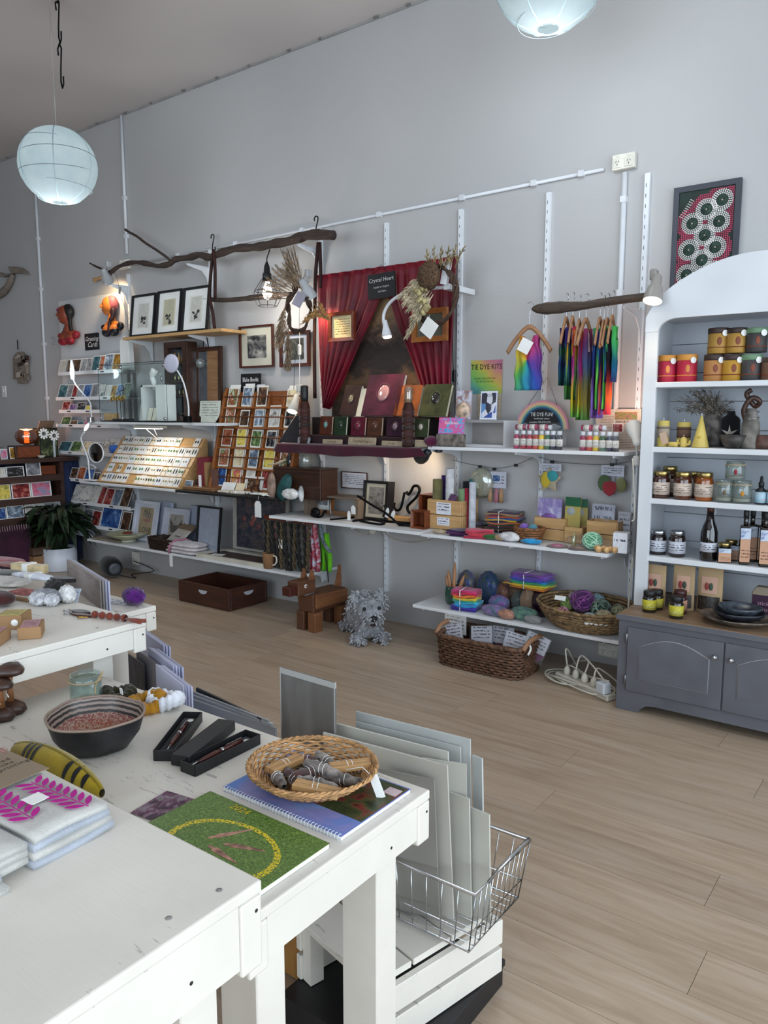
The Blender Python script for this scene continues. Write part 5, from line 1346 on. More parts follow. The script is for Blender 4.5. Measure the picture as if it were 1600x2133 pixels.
# cloth covered riser
ZA2 = ZA - .0115
cl = T('red_shelf_cloth','deep red cloth draped over the short shelf edge','cloth',(-2.96,3.65,ZA2))
def clf(u,v):
 x = -.57 + 1.12*u; sag = .012*math.sin(u*PI) + .004*math.sin(u*17)
 if v < .45: q = v/.45; return (x,.30 - .36*q,.003)
 q = (v - .45)/.55; return (x + (.03*q if u > .5 else -.035*q)*abs(u - .5)*2,-.066 - .006*math.sin(u*30)*q,.003 - (.052 + sag)*q)
P('drape',MB().grid(clf,60,12),fabric('3d0a1e',.15,10,260),cl,solid=.003)
ri = T('book_riser','dark stepped timber riser under the leather books','riser',(-2.97,3.67,ZA2 + .005))
P('lower_step',B(-.43,.47,.0,.10,0,.052),paint('2a171a',.6),ri,bevel=.002); P('upper_step',B(-.42,.46,.101,.26,0,.165),paint('241416',.6),ri,bevel=.002)
zl,zu = ZA2 + .0575,ZA2 + .1705
def lbook(label,r,Y,z,c,gem,lean=.3,th=.022,big=False):
 X0,X1,Z0,Z1 = rect_y(*r,Y); w = X1 - X0; h = (Z1 - Z0)/math.cos(lean)*.97
 t = T('leather_book',label,'book',((X0 + X1)/2,Y,z),rot=(-lean,0,0),group='leather bound books on the riser')
 lm = fabric(c,.22,12,120,.55,.35,0)
 P('front_cover',B(-w/2,w/2,-th,-th + .004,0,h),lm,t,bevel=.0012); P('back_cover',B(-w/2,w/2,-.004,0,0,h),lm,t,bevel=.0012)
 P('spine',B(-w/2,-w/2 + .004,-th + .0042,-.0042,0,h),lm,t); P('pages',B(-w/2 + .0045,w/2 - .004,-th + .0042,-.0042,.004,h - .004),PALEPAPER,t)
 if gem:
  k = min(w,h)*.16
  P('gem_setting',MB().tube([(k*1.15*math.cos(a),-th - .001,h*.55 + k*1.35*math.sin(a)) for a in [2*PI*i/16 for i in range(16)]],.004,5,True),fabric(c,.3,30,100,.5),t)
  P('gemstone',MB().ball((0,-th,h*.55),(k,.008,k*1.2),12,8),dglass(gem,.12),t)
 return t
for lb,r,c,g in (('dark brown leather book with oval cameo stone, back row left',(712,800,746,866),'35201c','8a7a5e'),('tall purple leather book with pale pink stone, back row',(757,776,832,866),'4a1f30','b98a8c'),('orange tan leather book in the back row',(824,800,874,866),'8a4a20','5a3a20'),('olive green leather book with dark stone, back row right',(878,797,934,866),'4a4a2c','2a2520')):
 lbook(lb,r,3.79,zu,c,g,.35,.03)
O('cream_notebook',B(-.035,.035,-.012,0,0,.185),PALEPAPER,'plain cream notebook leaning between brown and purple leather books','notebook',(at_y(750,866,3.79).x,3.787,zu + .0005),(-.35,0,.0),bevel=.001)
for lb,r,c,g in (('rust leather journal with turquoise stone, front row',(669,867,694,907),'4a2416','6fa59c'),('dark green leather journal, second in the front row',(699,867,724,907),'20331f','1a2a1a'),('maroon leather journal with red stone, front row',(734,867,763,907),'4b1122','7a2a3a'),('brown leather journal with brown stone, front row',(768,867,798,907),'45281a','4d2b20'),('purple leather journal with pink grey stone, front row',(808,868,844,908),'321828','85707a'),('green leather journal with white stone, front row right',(865,868,894,908),'2c3320','a59a90')):
 lbook(lb,r,3.705,zl,c,g,.12,.02)
for lb,r,s in (('grey stone name tag at the left of the red cloth',(620,909,644,921),'Leather'),('small wooden name tag under the green journal',(672,908,712,918),'handmade'),('largest wooden name tag, at the middle of the red cloth',(725,907,782,923),'CrystalHeart'),('wooden tag under the purple journal',(795,909,838,920),'Cedar'),('pale wooden tag at the right of the front row',(864,903,889,918),'')):
 X0,X1,Z0,Z1 = rect_y(*r,3.63); t = T('name_tag',lb,'tag',((X0 + X1)/2,3.632,ZA2 + .0055),rot=(-.15,0,0)); P('tag_block',B(-(X1 - X0)/2,(X1 - X0)/2,-.006,.006,0,Z1 - Z0),wood('8d7c66','a89880',(30,3,30)) if 'grey' not in lb else paint('8d9296',.6),t,bevel=.002)
 if s: text(s,.026 if len(s) > 9 else .018,paint('57402c',.7),t,(0,-.0065,(Z1 - Z0)*.5))
def wrapped(label,px,ytop,ybot,Y,z,capm,glassy):
 a = at_y(px,ytop,Y); h = a.z - z
 t = T('leather_wrapped_bottle',label,'bottle',(a.x,Y,z))
 P('body',MB().lathe([(.032,0),(.034,.01),(.034,h*.62),(.026,h*.70),(.024,h*.73)],18),LEATHER,t)
 for i in range(5): P('leather_cuff',MB().lathe([(.035,0),(.037,.006),(.036,.022),(.035,.028)],18,TR(0,0,.015 + i*h*.12)),fabric(['2e1512','3d1a18','2a1a16'][i % 3],.25,30,140,.5),t)
 P('neck' if glassy else 'black_top',MB().lathe([(.022,h*.73),(.024,h*.8),(.024,h*.97),(.02,h)],16),capm,t)
wrapped('black topped bottle wrapped in brown leather cuffs, left of books',634,803,915,3.64,ZA2 + .0055,BLACKM,False)
wrapped('glass necked bottle wrapped in maroon leather cuffs, right of books',851,805,920,3.625,ZA2 + .0055,glass('c9b49a',.4),True)
O('leather_satchel',MB().prism([(-.14,0),(.06,0),(.07,.16),(.02,.19),(-.02,.17)],-.012,.012),fabric('1f1c20',.3,10,200,.5),'dark folded leather hide leaning at the left of the red cloth','hide',(at_y(612,922,3.66).x,3.70,ZA2 + .0055),(-.05,0,.3),bevel=.004)
spot_lamp('small white clip lamp behind the leather wrapped bottle',612,845,3.72,at_y(596,905,3.62),3,lit=True,shade='cfcdc8',size=.035)
O('scrunched_velvet',MB().ball((0,0,.025),(.045,.035,.03),16,10,fn=lambda a,t_: 1 + .15*math.sin(5*a + 4*t_)),fabric('4b1030',.25,12),'scrunched magenta velvet at the right end of the red cloth','cloth',(at_y(897,928,3.64).x,3.65,ZA + .001))
# ------------------------------------------------------------------ upper right shelf
ZA_ = ZA + .0006
X0,X1,Z0,Z1 = rect_y(938,876,1045,931,3.70)
wbx = T('white_cube_shelf','white open fronted display box on the upper shelf','box',((X0 + X1)/2,3.72,ZA_)); ww = X1 - X0; wh = Z1 - ZA_
P('shell',MB().ring(ww,wh,.012,0,.22),WHITE,wbx); P('back',B(-ww/2 + .012,ww/2 - .012,.205,.215,.012,wh - .012),paint('b3aca6',.6),wbx)
ZW = ZA_ + wh + .0006
O('stone_card_holder',B(-.088,.088,-.02,.02,0,.07),paint('6a625c',.9,.25,30,.6,50),'rough grey stone block holding the rainbow business cards','card holder',(at_y(938,932,3.655).x,3.66,ZA_),bevel=.006)
rc = T('rainbow_business_card','bright pink and blue tie dye card on the stone block','card',(at_y(938,932,3.655).x,3.664,ZA_ + .071),rot=(-.12,0,0))
P('card',B(-.085,.08,-.002,.002,0,.09),art(('3a6fd0','57b4d8','d457a8','e06a8a','8a58c8'),3.5,seed=4,dist=1.5),rc); text('Rainbows',.024,CARDW,rc,(0,-.0025,.06));
def kit_bag(label,r,Y,z,header,body,title=None,lean=.08,name='craft_kit'):
 X0,X1,Z0,Z1 = rect_y(*r,Y); w = X1 - X0; h = Z1 - (z if z is not None else Z0)
 t = T(name,label,'craft kit',((X0 + X1)/2,Y,z if z is not None else Z0),rot=(-lean,0,0))
 P('insert',B(-w*.44,w*.44,-.004,.004,.004,h*.9),header,t)
 if body is not None: P('contents',MB().ball((0,-.012,h*.28),(w*.4,.014,h*.24),14,8,fn=lambda a,q: 1 + .1*math.sin(3*a)),body,t)
 P('clear_bag',MB().grid(lambda u,v: ((u - .5)*w,-.02 - .01*math.sin(PI*u)*math.sin(PI*v) - .004*math.sin(9*u + 5*v),h*v),8,8),FILM,t)
 if title: text(title,w*.16,INK,t,(0,-.0046,h*.76),wx=.8)
 return t
kit_bag('clear bag of tie dye powders on the white box, left',(947,806,983,873),3.78,ZW,art(('dfe0e6','c4c8d8','a87f6a','3f6fae'),3,seed=2),paint('b99f86',.5,.3,30))
kit_bag('tie dye kit packet with photo panels on the white box',(998,808,1037,873),3.78,ZW,art(('2c4a9a','5a8cc0','2a2a3a','d8d8e0','8aa0a8'),3.5,.06,'e8e8ee',kind='voronoi',seed=3),None,'TIE DYE')
X0,X1,Z0,Z1 = rect_y(980,750,1045,870,3.99)
ps_ = T('tie_dye_poster','rainbow poster reading Tie Dye Kits on the wall','poster',((X0 + X1)/2,3.997,Z0)); pw,ph = X1 - X0,Z1 - Z0
def poster_mat():
 t = NT('rainbow_poster'); tc = t.n('TexCoord'); s = t.n('SeparateXYZ'); t.l(tc.outputs['UV'],s.inputs[0])
 f = t.math('ADD',t.math('MULTIPLY',t.math('ADD',s.outputs[0],s.outputs[1]),.5),t.math('MULTIPLY',t.math('SUBTRACT',t.noise(t.coord('UV'),3,3),.5),.3))
 t.col(t.ramp(f,[(.1,'4f8f94'),(.3,'6fae5a'),(.5,'a9b64a'),(.62,'c9a356'),(.78,'c47f80'),(.95,'b46a8c')])); return t.surf(.6)
P('sheet',B(-pw/2,pw/2,-.003,0,ph*.42,ph),poster_mat(),ps_); P('lower_sheet',B(-pw*.28,pw*.48,-.002,0,0,ph*.42),art(('b5a58f','c0b09a','9a8d78'),3,lines=(10,'6a5f50',.05,.95),seed=2),ps_)
text('TIE DYE KITS',.042,INK,ps_,(0,-.0035,ph*.88),wx=.85,offset=.01); text('handy colourful fun\nfor all the family',.018,paint('2f3a2a',.7),ps_,(-.01,-.0035,ph*.66))
# rainbow sign
c = at_y(1129,886,3.90); s = mpp(c)
rs = T('rainbow_sign','rainbow arched chalk sign reading Tie Dye Fun','sign',(c.x,3.90,c.z - .02)); R0 = 55*s*1.08
bands = ['c98a9c','d8a98f','cdb98a','4f8a8c','23466e']
def arc(r0,r1,n=26): return [(r1*math.cos(PI*i/n),r1*math.sin(PI*i/n)) for i in range(n + 1)] + [(r0*math.cos(PI*i/n),r0*math.sin(PI*i/n)) for i in range(n,-1,-1)]
for i,b_ in enumerate(bands):
 r1 = R0*(1 - i*.06); P('rainbow_band',MB().prism(arc(r1 - R0*.06,r1),-.004,.004),paint(b_,.6),rs)
r1 = R0*.7
P('chalk_panel',MB().prism([(r1*math.cos(PI*i/24),r1*math.sin(PI*i/24)) for i in range(25)],-.004,.004),paint('15161a',.6),rs)
text('TIE DYE FUN!',.028,CARDW,rs,(0,-.0045,r1*.72),wx=.8); text('handmade colour',.013,CARDW,rs,(0,-.0045,r1*.52)); text('complete TIE DYE KITS',.013,CARDW,rs,(-.01,-.0045,r1*.34)); text('great fun for all ages',.011,CARDW,rs,(0,-.0045,r1*.16))
for x in (-.8,.75):
 P('cloud',MB().prism([(x*r1 + .028*math.cos(a)*(1 + .2*math.cos(3*a)),.012 + .016*math.sin(a)*(1 + .2*math.cos(3*a))) for a in [2*PI*i/18 for i in range(18)]],-.009,-.0045),paint('8f9296',.6),rs)
P('hanging_cord',TUBE([(-R0*.55,0,R0*.83),(0,.05,at_y(1127,786,3.95).z - rs.location.z),(R0*.55,0,R0*.83)],.0015,4),paint('4a4038',.7),rs)
# paint bottle packs
BOTC = {'mag': '8c2447','red': 'b23a2c','yel': 'c9a820','grn': '2d5a36','navy': '1c2140','blk': '23202c','crim': 'a01f35'}
def paint_bottle(label,loc,c,rot=(0,0,0),h=.095,r=.0165):
 t = T('paint_bottle',label,'bottle',loc,rot=rot,group='dye bottles on the upper shelf')
 P('body',MB().lathe([(r*.9,0),(r,.003),(r,h*.68),(r*.75,h*.76),(r*.6,h*.78)],16),dglass(BOTC[c],.3),t)
 P('label',MB().lathe([(r*1.015,h*.18),(r*1.015,h*.56)],16),art(('d8d2c8','e2ddd4','cfc8bd'),2,lines=(5,'6a6660',.1,.9),seed=1),t)
 P('cap',MB().cyl(r*.78,h*.785,h,14),paint('d7dade',.4),t)
 return t
names = {'mag': 'magenta','red': 'orange red','yel': 'yellow','grn': 'dark green','navy': 'navy','blk': 'black','crim': 'crimson'}
def pack(xs,cs,top,which,bagr):
 Yp = 3.70
 for i,(x,c) in enumerate(zip(xs,cs)):
  p = at_y(x,935,Yp); paint_bottle(f'{names[c]} dye bottle, {NTH[i]} from left in the {which} bagged row',(p.x,Yp,ZA_),c)
 for i,x in enumerate(top):
  p = at_y(x,893,Yp); paint_bottle(f'white labelled bottle lying on top of the {which} row, {NTH[i]} from left',(p.x - .035,Yp,ZA_ + .113),'mag',(0,PI/2,0),.075,.0155)
 X0,X1,Z0,Z1 = rect_y(*bagr,Yp)
 O('clear_gift_bag',MB().grid(lambda u,v: ((u - .5)*(X1 - X0),-.021 - .006*math.sin(PI*u) - .003*math.sin(14*u + 8*v),(Z1 - ZA_)*v),14,8),FILM,f'crinkled clear bag around the {which} row of dye bottles','bag',((X0 + X1)/2,Yp - .001,ZA_ + .001))
pack([1076,1090,1103,1116,1128,1140,1152,1165],['mag','crim','crim','red','yel','grn','navy','blk'],[1088,1113,1134],'longer',(1067,880,1183,936))
pack([1214,1228,1241,1255,1269,1282],['mag','red','yel','grn','navy','blk'],[1226,1246],'shorter',(1205,882,1293,936))
X0,X1,Z0,Z1 = rect_y(1242,852,1336,940,3.985)
nw = T('newspaper_page','pinned newspaper page with photos behind the dye bottles','newspaper',((X0 + X1)/2,3.975,Z0)); nww,nwh = X1 - X0,Z1 - Z0
P('sheet',B(-nww/2,nww/2,-.001,.001,0,nwh),art(('c9b9a8','d2c3b3','bfae9c'),2,lines=(26,'7d6f64',.02,.86),seed=9),nw)
P('photo',B(-.02,.10,-.0018,-.001,nwh*.76,nwh*.93),art(('5a3a4a','7a8a4a','b07a5a','3f4a6a'),4,seed=5),nw); P('photo',B(-.03,.03,-.0018,-.001,nwh*.45,nwh*.66),pal('red'),nw); text('Paints & Victory',.02,INK,nw,(.04,-.0016,nwh*.70),wx=.8)
# white clamp lamp at the shelf end, lit towards the wall
spot_lamp('white clamp lamp at the right end of the upper shelf',1322,900,3.70,at_y(1285,740,3.99),6,(1,.62,.46),'d8d6d0',.038,2.0,True,clip_off=(.0,.02,-.10))
# ------------------------------------------------------------------ driftwood rail with tie dye clothes
YR = 3.72
rl = T('driftwood_rail','dark driftwood rail carrying the tie dye clothes','branch',at_y(1230,632,YR)); o = Vector(rl.location)
pts = rel([(1109,643),(1135,643),(1175,640),(1215,637),(1250,631),(1300,624),(1350,618)],YR)
P('limb',TUBE(pts,[.008,.014,.02,.024,.026,.03,.032,.03,.03,.031,.028,.026,.024,.024,.022] + [.02]*(len(pts) - 15),9),wood('2f2620','5a4a3e',(3,26,26),.85,2,.5),rl)
P('bracket',bracket_mb(.26,.16),STDM,rl,loc=(-1.333 - o.x,3.98 - o.y,pts[-4].z - .03),rot=(0,0,-PI/2))
def tiedye(key,cols,spiral=True):
 t = NT('tie_dye_' + key); tc = t.n('TexCoord'); mp = t.n('Mapping'); t.l(tc.outputs['UV'],mp.inputs[0])
 s = t.n('SeparateXYZ'); t.l(mp.outputs[0],s.inputs[0])
 n = t.math('MULTIPLY',t.math('SUBTRACT',t.noise(t.coord('UV',(6,2,1)),2,4),.5),.35)
 if spiral:
  a = t.n('Math',operation='ARCTAN2'); t.l(t.math('SUBTRACT',s.outputs[1],.55),a.inputs[0]); t.l(t.math('SUBTRACT',s.outputs[0],.5),a.inputs[1])
  f = t.math('FRACT',t.math('ADD',t.math('ADD',t.math('MULTIPLY',a.outputs[0],.159),.78),t.math('MULTIPLY',n,.35)))
 else:
  f = t.math('ADD',s.outputs[1],n)
 k = len(cols); t.col(t.ramp(f,[(i/(k - 1),c) for i,c in enumerate(cols)]))
 t.bump(t.noise(t.coord('UV',(30,6,1)),2,3),.3,.004)
 return t.surf(.85,0,.2)
HANG = wood('8a6142','a87c58',(3,30,30))
def garment(label,px,ytop,ybot,cols,rz,w,spiral=False,key='a',Y=YR,flare=1.0,strap_=.42):
 a = at_y(px,ytop,Y); hgt = a.z - at_y(px,ybot,Y).z
 t = T('tie_dye_garment',label,'garment',(a.x,Y,a.z),rz,group='tie dye clothes on the driftwood rail')
 P('hanger',MB().tube(spline([(-w*.72,0,-.085),(-w*.4,0,-.035),(0,0,.0),(w*.4,0,-.035),(w*.72,0,-.085)],5),.010,6,M=Matrix.Diagonal((1,.7,1.5,1))),HANG,t)
 z1 = at_y(px,0,Y)
 P('hook',TUBE(spline([(0,0,0),(0,0,.05),(.006,0,.085),(.02,0,.10),(.012,0,.125),(-.012,0,.12)],4),.002,5),CHROME,t)
 def outline(v):
  if v > .74: return w*.36
  return w*(.38 + .05*flare*(1 - v/.74))
 def cloth(u,v,sgn):
  hw = outline(v); x = (u - .5)*2*hw
  z = -.045 - hgt*(1 - v)*.97 - (.02 + .09*hgt)*0
  if v > .74:
   q = (v - .74)/.26; e = abs(u - .5)*2
   if e < strap_ + .1: z -= hgt*.25*q*(1 - (e/(strap_ + .1))**2)
   x *= 1 - .12*q
  return (x + .004*math.sin(v*15 + u*5),sgn*(.012 + .012*math.sin(PI*u) + .006*math.sin(u*18 + v*4)),z)
 m = tiedye(key,cols,spiral)
 P('front_panel',MB().grid(lambda u,v: cloth(u,v,-1),20,18),m,t,solid=.002); P('back_panel',MB().grid(lambda u,v: cloth(u,v,1),20,18),m,t,solid=.002)
 return t
RBOW = ['b03045','c97a2c','c4b03a','4f9a4a','2f8a9a','2f4a9a','5a3a8a','a0407a','b03045']
g1 = garment('rainbow spiral tie dye singlet facing the room on a timber hanger',1103,681,798,RBOW,.12,.165,True,'spiral')
P('price_tag',B(-.032,.032,-.001,.001,-.035,.035),CARDW,g1,loc=(-.005,-.045,-.10),rot=(0,.5,0))
GR = [('navy and green tie dye garment, leftmost of those hung sideways',1180,664,788,['123a3a','1f4a5a','1c2a5e','2f5a3a','3a2a7a','2a2358']),
      ('narrow red yellow and green tie dye leggings hung sideways',1193,662,818,['2f6a3a','4f8a3a','5f8a5a','b8a02a','c4622a','b02a4a']),
      ('magenta to lime tie dye trousers hung sideways',1207,668,856,['6ab04a','c4b02a','b8903a','a8307a','8a2a6a','b02a3a','c4602a']),
      ('dusty purple and olive tie dye trousers hung sideways',1221,666,862,['4a7a3a','7a6a2f','5a5a3a','3a4a6a','4a2f5a','7a2a4a']),
      ('blue and violet tie dye garment hung behind the lime one',1250,664,858,['7a5aa8','8a6ac0','4a2a6a','1f2a6a','20407a','2f8a4a']),
      ('bright lime tie dye skirt hung among the sideways clothes',1258,670,838,['6ac04a','58b848','7ad05a','3a8a4a','2a4a8a','3a3aa0']),
      ('black orange and pink tie dye garment hung sideways',1266,666,850,['c0304a','c85a2a','7a1f2a','15121a','1a1420','3a2a20']),
      ('teal and green tie dye top, rightmost of the clothes',1276,660,780,['1f2a5a','1c5a8a','1f6a7a','3a9a6a','4ab05a','3f9a4a'])]
for i,(lb,px,a,b_,cols) in enumerate(GR):
 garment(lb,px,a,b_,cols,PI/2 + .02 + (-.25 if i==3 else 0) + .05*(i % 3),.095 if i != 1 else .075,False,f'g{i}',YR)
spot_lamp('grey clip spot lamp lighting the white hutch arch',1363,608,3.54,at_y(1363,608,3.54) + Vector((-.02,-.3,-.75)),7,(1,.80,.55),'8f8a84',.042,1.9,True,clip_off=(-.03,.06,.04))
# ------------------------------------------------------------------ long shelf: ironwork, frames, felt
ZB_ = ZB + .0006; ZB2 = ZB - .0034
bn = T('timber_bench_stand','low weathered timber bench stand on the long shelf','stand',((at_y(640,1050,3.80).x + at_y(752,1050,3.80).x)/2,3.80,ZB_))
bw_ = at_y(752,1050,3.80).x - at_y(640,1050,3.80).x; bh_ = at_y(700,1032,3.80).z - ZB_
P('top_plank',B(-bw_/2,bw_/2,-.05,.09,bh_ - .014,bh_),wood('5e5145','7a6b5c',(3,30,30)),bn,bevel=.002)
for s in (-1,1): P('upright',B(s*bw_/2 - (.03 if s > 0 else 0),s*bw_/2 + (.03 if s < 0 else 0),-.03,.07,.0,bh_ - .0145),wood('6a5a4c','877564',(30,30,3)),bn)
P('back_rail',B(-bw_/2 + .03,bw_/2 - .03,.06,.07,.0,.03),TIMBER,bn)
P('bottle_opener',TUBE([(.02,-.055,bh_ - .02),(.022,-.058,.06),(.03,-.058,.03),(.02,-.058,.012)],.006,6),STEEL,bn)
def tagc(label,px,py,Y,w=.03,h=.05,rz=0):
 p = at_y(px,py,Y); return O('price_tag',MB().prism([(-w/2,0),(w/2,0),(w/2,h*.75),(w*.2,h),(-w*.2,h),(-w/2,h*.75)],-.001,.001),CARDW,label,'tag',p,(0,rz,0))
tagc('white tag hanging from the low timber bench',736,1071,3.74,.035,.055)
pn = T('iron_plane_tool','small dark iron tool with curled handle left of the bench','tool',(at_y(662,1074,3.70).x,3.70,ZB_))
P('body',MB().ball((-.02,0,.035),(.04,.02,.032),12,8),BLACKIRON,pn); P('handle',TUBE(spline([(-.06,0,.02),(-.03,0,.008),(.03,0,.012),(.06,0,.05),(.075,0,.04)],4),.008,6),BLACKIRON,pn)
rr = random.Random(17)
for i,(pts,r_,lb) in enumerate((
 ([(688,1082),(730,1078),(770,1073),(800,1074)],.006,'straight black iron poker lying on the long shelf'),
 ([(735,1085),(770,1082),(800,1088),(790,1092),(750,1085)],.007,'black iron loop handle lying near the shelf edge'),
 ([(795,1085),(830,1088),(860,1090),(870,1095),(830,1093)],.008,'flat black iron strap near the shelf edge'),
 ([(745,1033),(775,1052),(805,1070),(830,1092)],.007,'long black iron rod slanting down from the bench'),
 ([(770,1076),(790,1080),(815,1083),(850,1085)],.004,'thin wire loop tool among the ironwork'),
 ([(800,1052),(803,1060),(800,1072),(798,1076)],.006,'short curled iron hook standing by the black frame'))):
 o3 = []
 for k,(x,y) in enumerate(pts):
  if i==3: o3.append(at_y(x,y,3.74 - .03*k))
  elif i==5: o3.append(at_y(x,y,3.78))
  else: p = at_z(x,y,ZB_ + r_); p.y = min(max(p.y,3.615),3.95); o3.append(p)
 O('iron_tool',TUBE(spline(o3,5),r_,6),BLACKIRON,lb,'iron tool',group='wrought iron tools on the long shelf')
for i,(px,py,lb) in enumerate(((727,1084,'small white tag beside the iron poker'),(805,1078,'white upright tag by the black frame'),(815,1082,'folded white tag leaning on the ironwork'))): tagc(lb,px,py,3.70,.025,.06,.2*i)
framed('thin timber framed typed notice on the wall below the red cloth',(713,983,766,1018),3.985,None,.006,.008,MAHOG,CARDW,art(('cfd0d8','d8d9e0','c8c9d2'),2,lines=(9,'6a6c78',.2,.85),seed=3),(.03,.03))
bf = framed('deep black frame with old portrait photograph on the long shelf',(757,992,808,1074),3.84,ZB_,.018,.022,BLACKM,paint('c2b8a2',.7),art(('35302c','6a6460','8f8a84','2a2725'),3.5,seed=7),(.2,.16),.1)
P('box_side',B(bf['w']/2 - .001,bf['w']/2 + .002,-.02,.05,0,bf['h']),BLACKM,bf)
def iron_s(label,pts,Y,r):
 ps = [at_y(x,y,Y) for x,y in pts]; O('iron_hook',TUBE(spline(ps,6),r,8),BLACKIRON,label,'hook')
iron_s('large twisted black iron S hook leaning on the warm lit wall',[(847,1024),(851,1030),(857,1022),(862,1013),(871,1013),(874,1022),(868,1035),(856,1047),(849,1056),(851,1066),(858,1069)],3.94,.009)
iron_s('smaller black iron hook leaning left of the large S hook',[(822,1047),(821,1055),(826,1063),(834,1060),(838,1048),(842,1030),(843,1026)],3.93,.008)
def open_box(label,r,Y,dep,z,mat):
 X0,X1,Z0,Z1 = rect_y(*r,Y); w = X1 - X0; h = Z1 - z
 t = T('open_timber_box',label,'box',((X0 + X1)/2,Y,z)); P('shell',MB().ring(w,h,.012,0,dep),mat,t); P('back',B(-w/2 + .012,w/2 - .012,dep - .008,dep - .001,.012,h - .012),mat,t)
open_box('taller red timber open box beside the pine crate',(872,1031,899,1093),3.83,.13,ZB_,REDWOOD); open_box('small red timber open box in front of the taller one',(855,1064,884,1096),3.70,.09,ZB_,REDWOOD)
O('timber_offcut',B(-.09,.09,-.03,.03,0,.035),PINE,'short pine offcut lying behind the ironwork','offcut',(at_y(830,1075,3.86).x,3.87,ZB_),bevel=.003)
# black spot lamp under the upper shelf
t = spot_lamp('black clip spot lamp under the upper shelf lighting the wall',882,948,3.70,at_y(820,985,3.99),7,(1,.75,.5),'2c2d2f',.045,2.0,True,clip_off=(.07,.02,.03))
# pine crate of felt rolls
cxa,cxb = at_y(890,1060,3.76).x,at_y(960,1060,3.76).x; chh = at_y(925,1042,3.76).z - ZB_
cr = T('pine_crate','two slat pine crate full of rolled felt on the long shelf','crate',((cxa + cxb)/2,3.76,ZB_)); cw_ = (cxb - cxa)/2
for k in range(2):
 z0,z1 = (.002,chh*.49) if k==0 else (chh*.51,chh)
 P('front_slat',B(-cw_,cw_,0,.01,z0,z1),PINE,cr,bevel=.002); P('back_slat',B(-cw_,cw_,.19,.20,z0,z1),PINE,cr,bevel=.002)
 for s in (-1,1): P('side_slat',B(s*cw_ - .005,s*cw_ + .005,.0105,.1895,z0,z1),PINE,cr,bevel=.002)
P('floor_slat',B(-cw_ + .006,cw_ - .006,.011,.189,.002,.012),PINE,cr)
P('paper_label',B(-.05,.05,-.0015,-.0002,chh*.52,chh*.92),art(('dcdde6','e4e5ec','d4d5de'),2,lines=(4,'2a2a30',.2,.9),seed=2),cr); P('paper_label',B(-.045,.04,-.0015,-.0002,chh*.15,chh*.42),art(('dcdde6','e4e5ec','d4d5de'),2,lines=(3,'6a6a78',.2,.9),seed=3),cr)
def roll(label,px,ytop,r,c,Y=3.82,tilt=0,z=ZB_ + .013,hollow=False):
 p = at_y(px,ytop,Y); h = p.z - z
 prof = [(r*.95,0),(r,.004),(r*1.02,h*.5),(r,h - .003),(r*.92,h)]
 prof += [(r*.55,h - .002),(r*.5,h - .03),(0,h - .03)] if hollow else [(r*.5,h - .004),(r*.3,h - .008),(0,h - .006)]
 return O('felt_roll',MB().lathe(prof,16),fabric(c,.12,20,300),label,'felt roll',(p.x,Y,z),(0,tilt,0),'felt rolls in the pine crate')
roll('wide olive felt roll in the pine crate',912,998,.030,'6f6a45'); roll('tall white felt roll in the pine crate',938,976,.026,'c9c8ca',3.80); roll('purple felt roll behind the tall white roll',926,990,.018,'3a2360',3.87)
roll('short green felt roll in the pine crate',962,1018,.018,'6f8a62',3.80); roll('red pink felt roll in the pine crate',971,1017,.017,'b02a4a',3.83); roll('hollow white paper roll at the right of the crate',985,1004,.020,'c6c8d0',3.81,0,ZB_ + .013,True)
roll('black felt roll at the back of the crate',972,1002,.022,'1a1a20',3.90); roll('teal felt roll at the back of the crate',983,998,.018,'1f6a70',3.92); roll('mauve felt roll at the front of the crate',915,1020,.022,'5a3a5a',3.785,.5)
hp = at_y(945,1000,3.95)
O('clear_stuffing_bag',MB().ball((0,0,0),(.075,.03,.085),16,12,fn=lambda a,t_: 1 + .06*math.sin(6*a + 5*t_)),glass('e8ead8',.5,.1),'clear bag of white stuffing hanging behind the felt rolls','bag',at_y(1003,1005,3.93))
ln = T('display_wire','sagging wire with black clips strung under the upper shelf','wire',at_y(1100,955,3.94)); o = Vector(ln.location)
P('wire',TUBE(rel([(942,958),(985,968),(1035,975),(1075,968),(1118,952),(1160,962),(1260,968),(1320,960)],3.94),.0015,4),paint('4a4844',.6),ln)
for px,py in ((1000,972),(1030,977),(1075,969),(1150,962),(1275,968)): P('clip',CB(at_y(px,py,3.938) - o,(.02,.012,.016)),BLACKM,ln)
def hkit(label,r,top,parts_,Y=3.945):
 X0,X1,Z0,Z1 = rect_y(*r,Y); w,h = X1 - X0,Z1 - Z0; t = T('hanging_craft_kit',label,'craft kit',((X0 + X1)/2,Y,Z0))
 P('header_card',B(-w*.46,w*.46,-.002,.002,h*top,h*.99),art(('c4c6d4','cfd1dc','bcbecc'),2,lines=(5,'5a5c6c',.2,.8),seed=4),t)
 for nm,mb,m in parts_(w,h): P(nm,mb,m,t)
 P('clear_bag',MB().grid(lambda u,v: ((u - .5)*w,-.022 - .006*math.sin(PI*u)*math.sin(PI*v),h*v*.98),6,6),FILM,t)
hkit('hanging rainbow peg doll kit in a clear bag',(1013,982,1056,1050),.5,lambda w,h: [('peg_doll',MB().lathe([(.014,0),(.014,.05),(.01,.06),(.012,.075),(0,.085)],10,TR(x*w,-.012,h*.06)),paint(c,.6)) for x,c in ((-.25,'b08a68'),(.05,'a86a78'),(.28,'a9825c'))] + [('picture',B(-w*.2,w*.2,-.0035,-.0021,h*.68,h*.9),pal('blue'))])
star = [(math.cos(PI/2 + i*PI/5)*(.075 if i % 2==0 else .04),math.sin(PI/2 + i*PI/5)*(.075 if i % 2==0 else .04)) for i in range(10)]
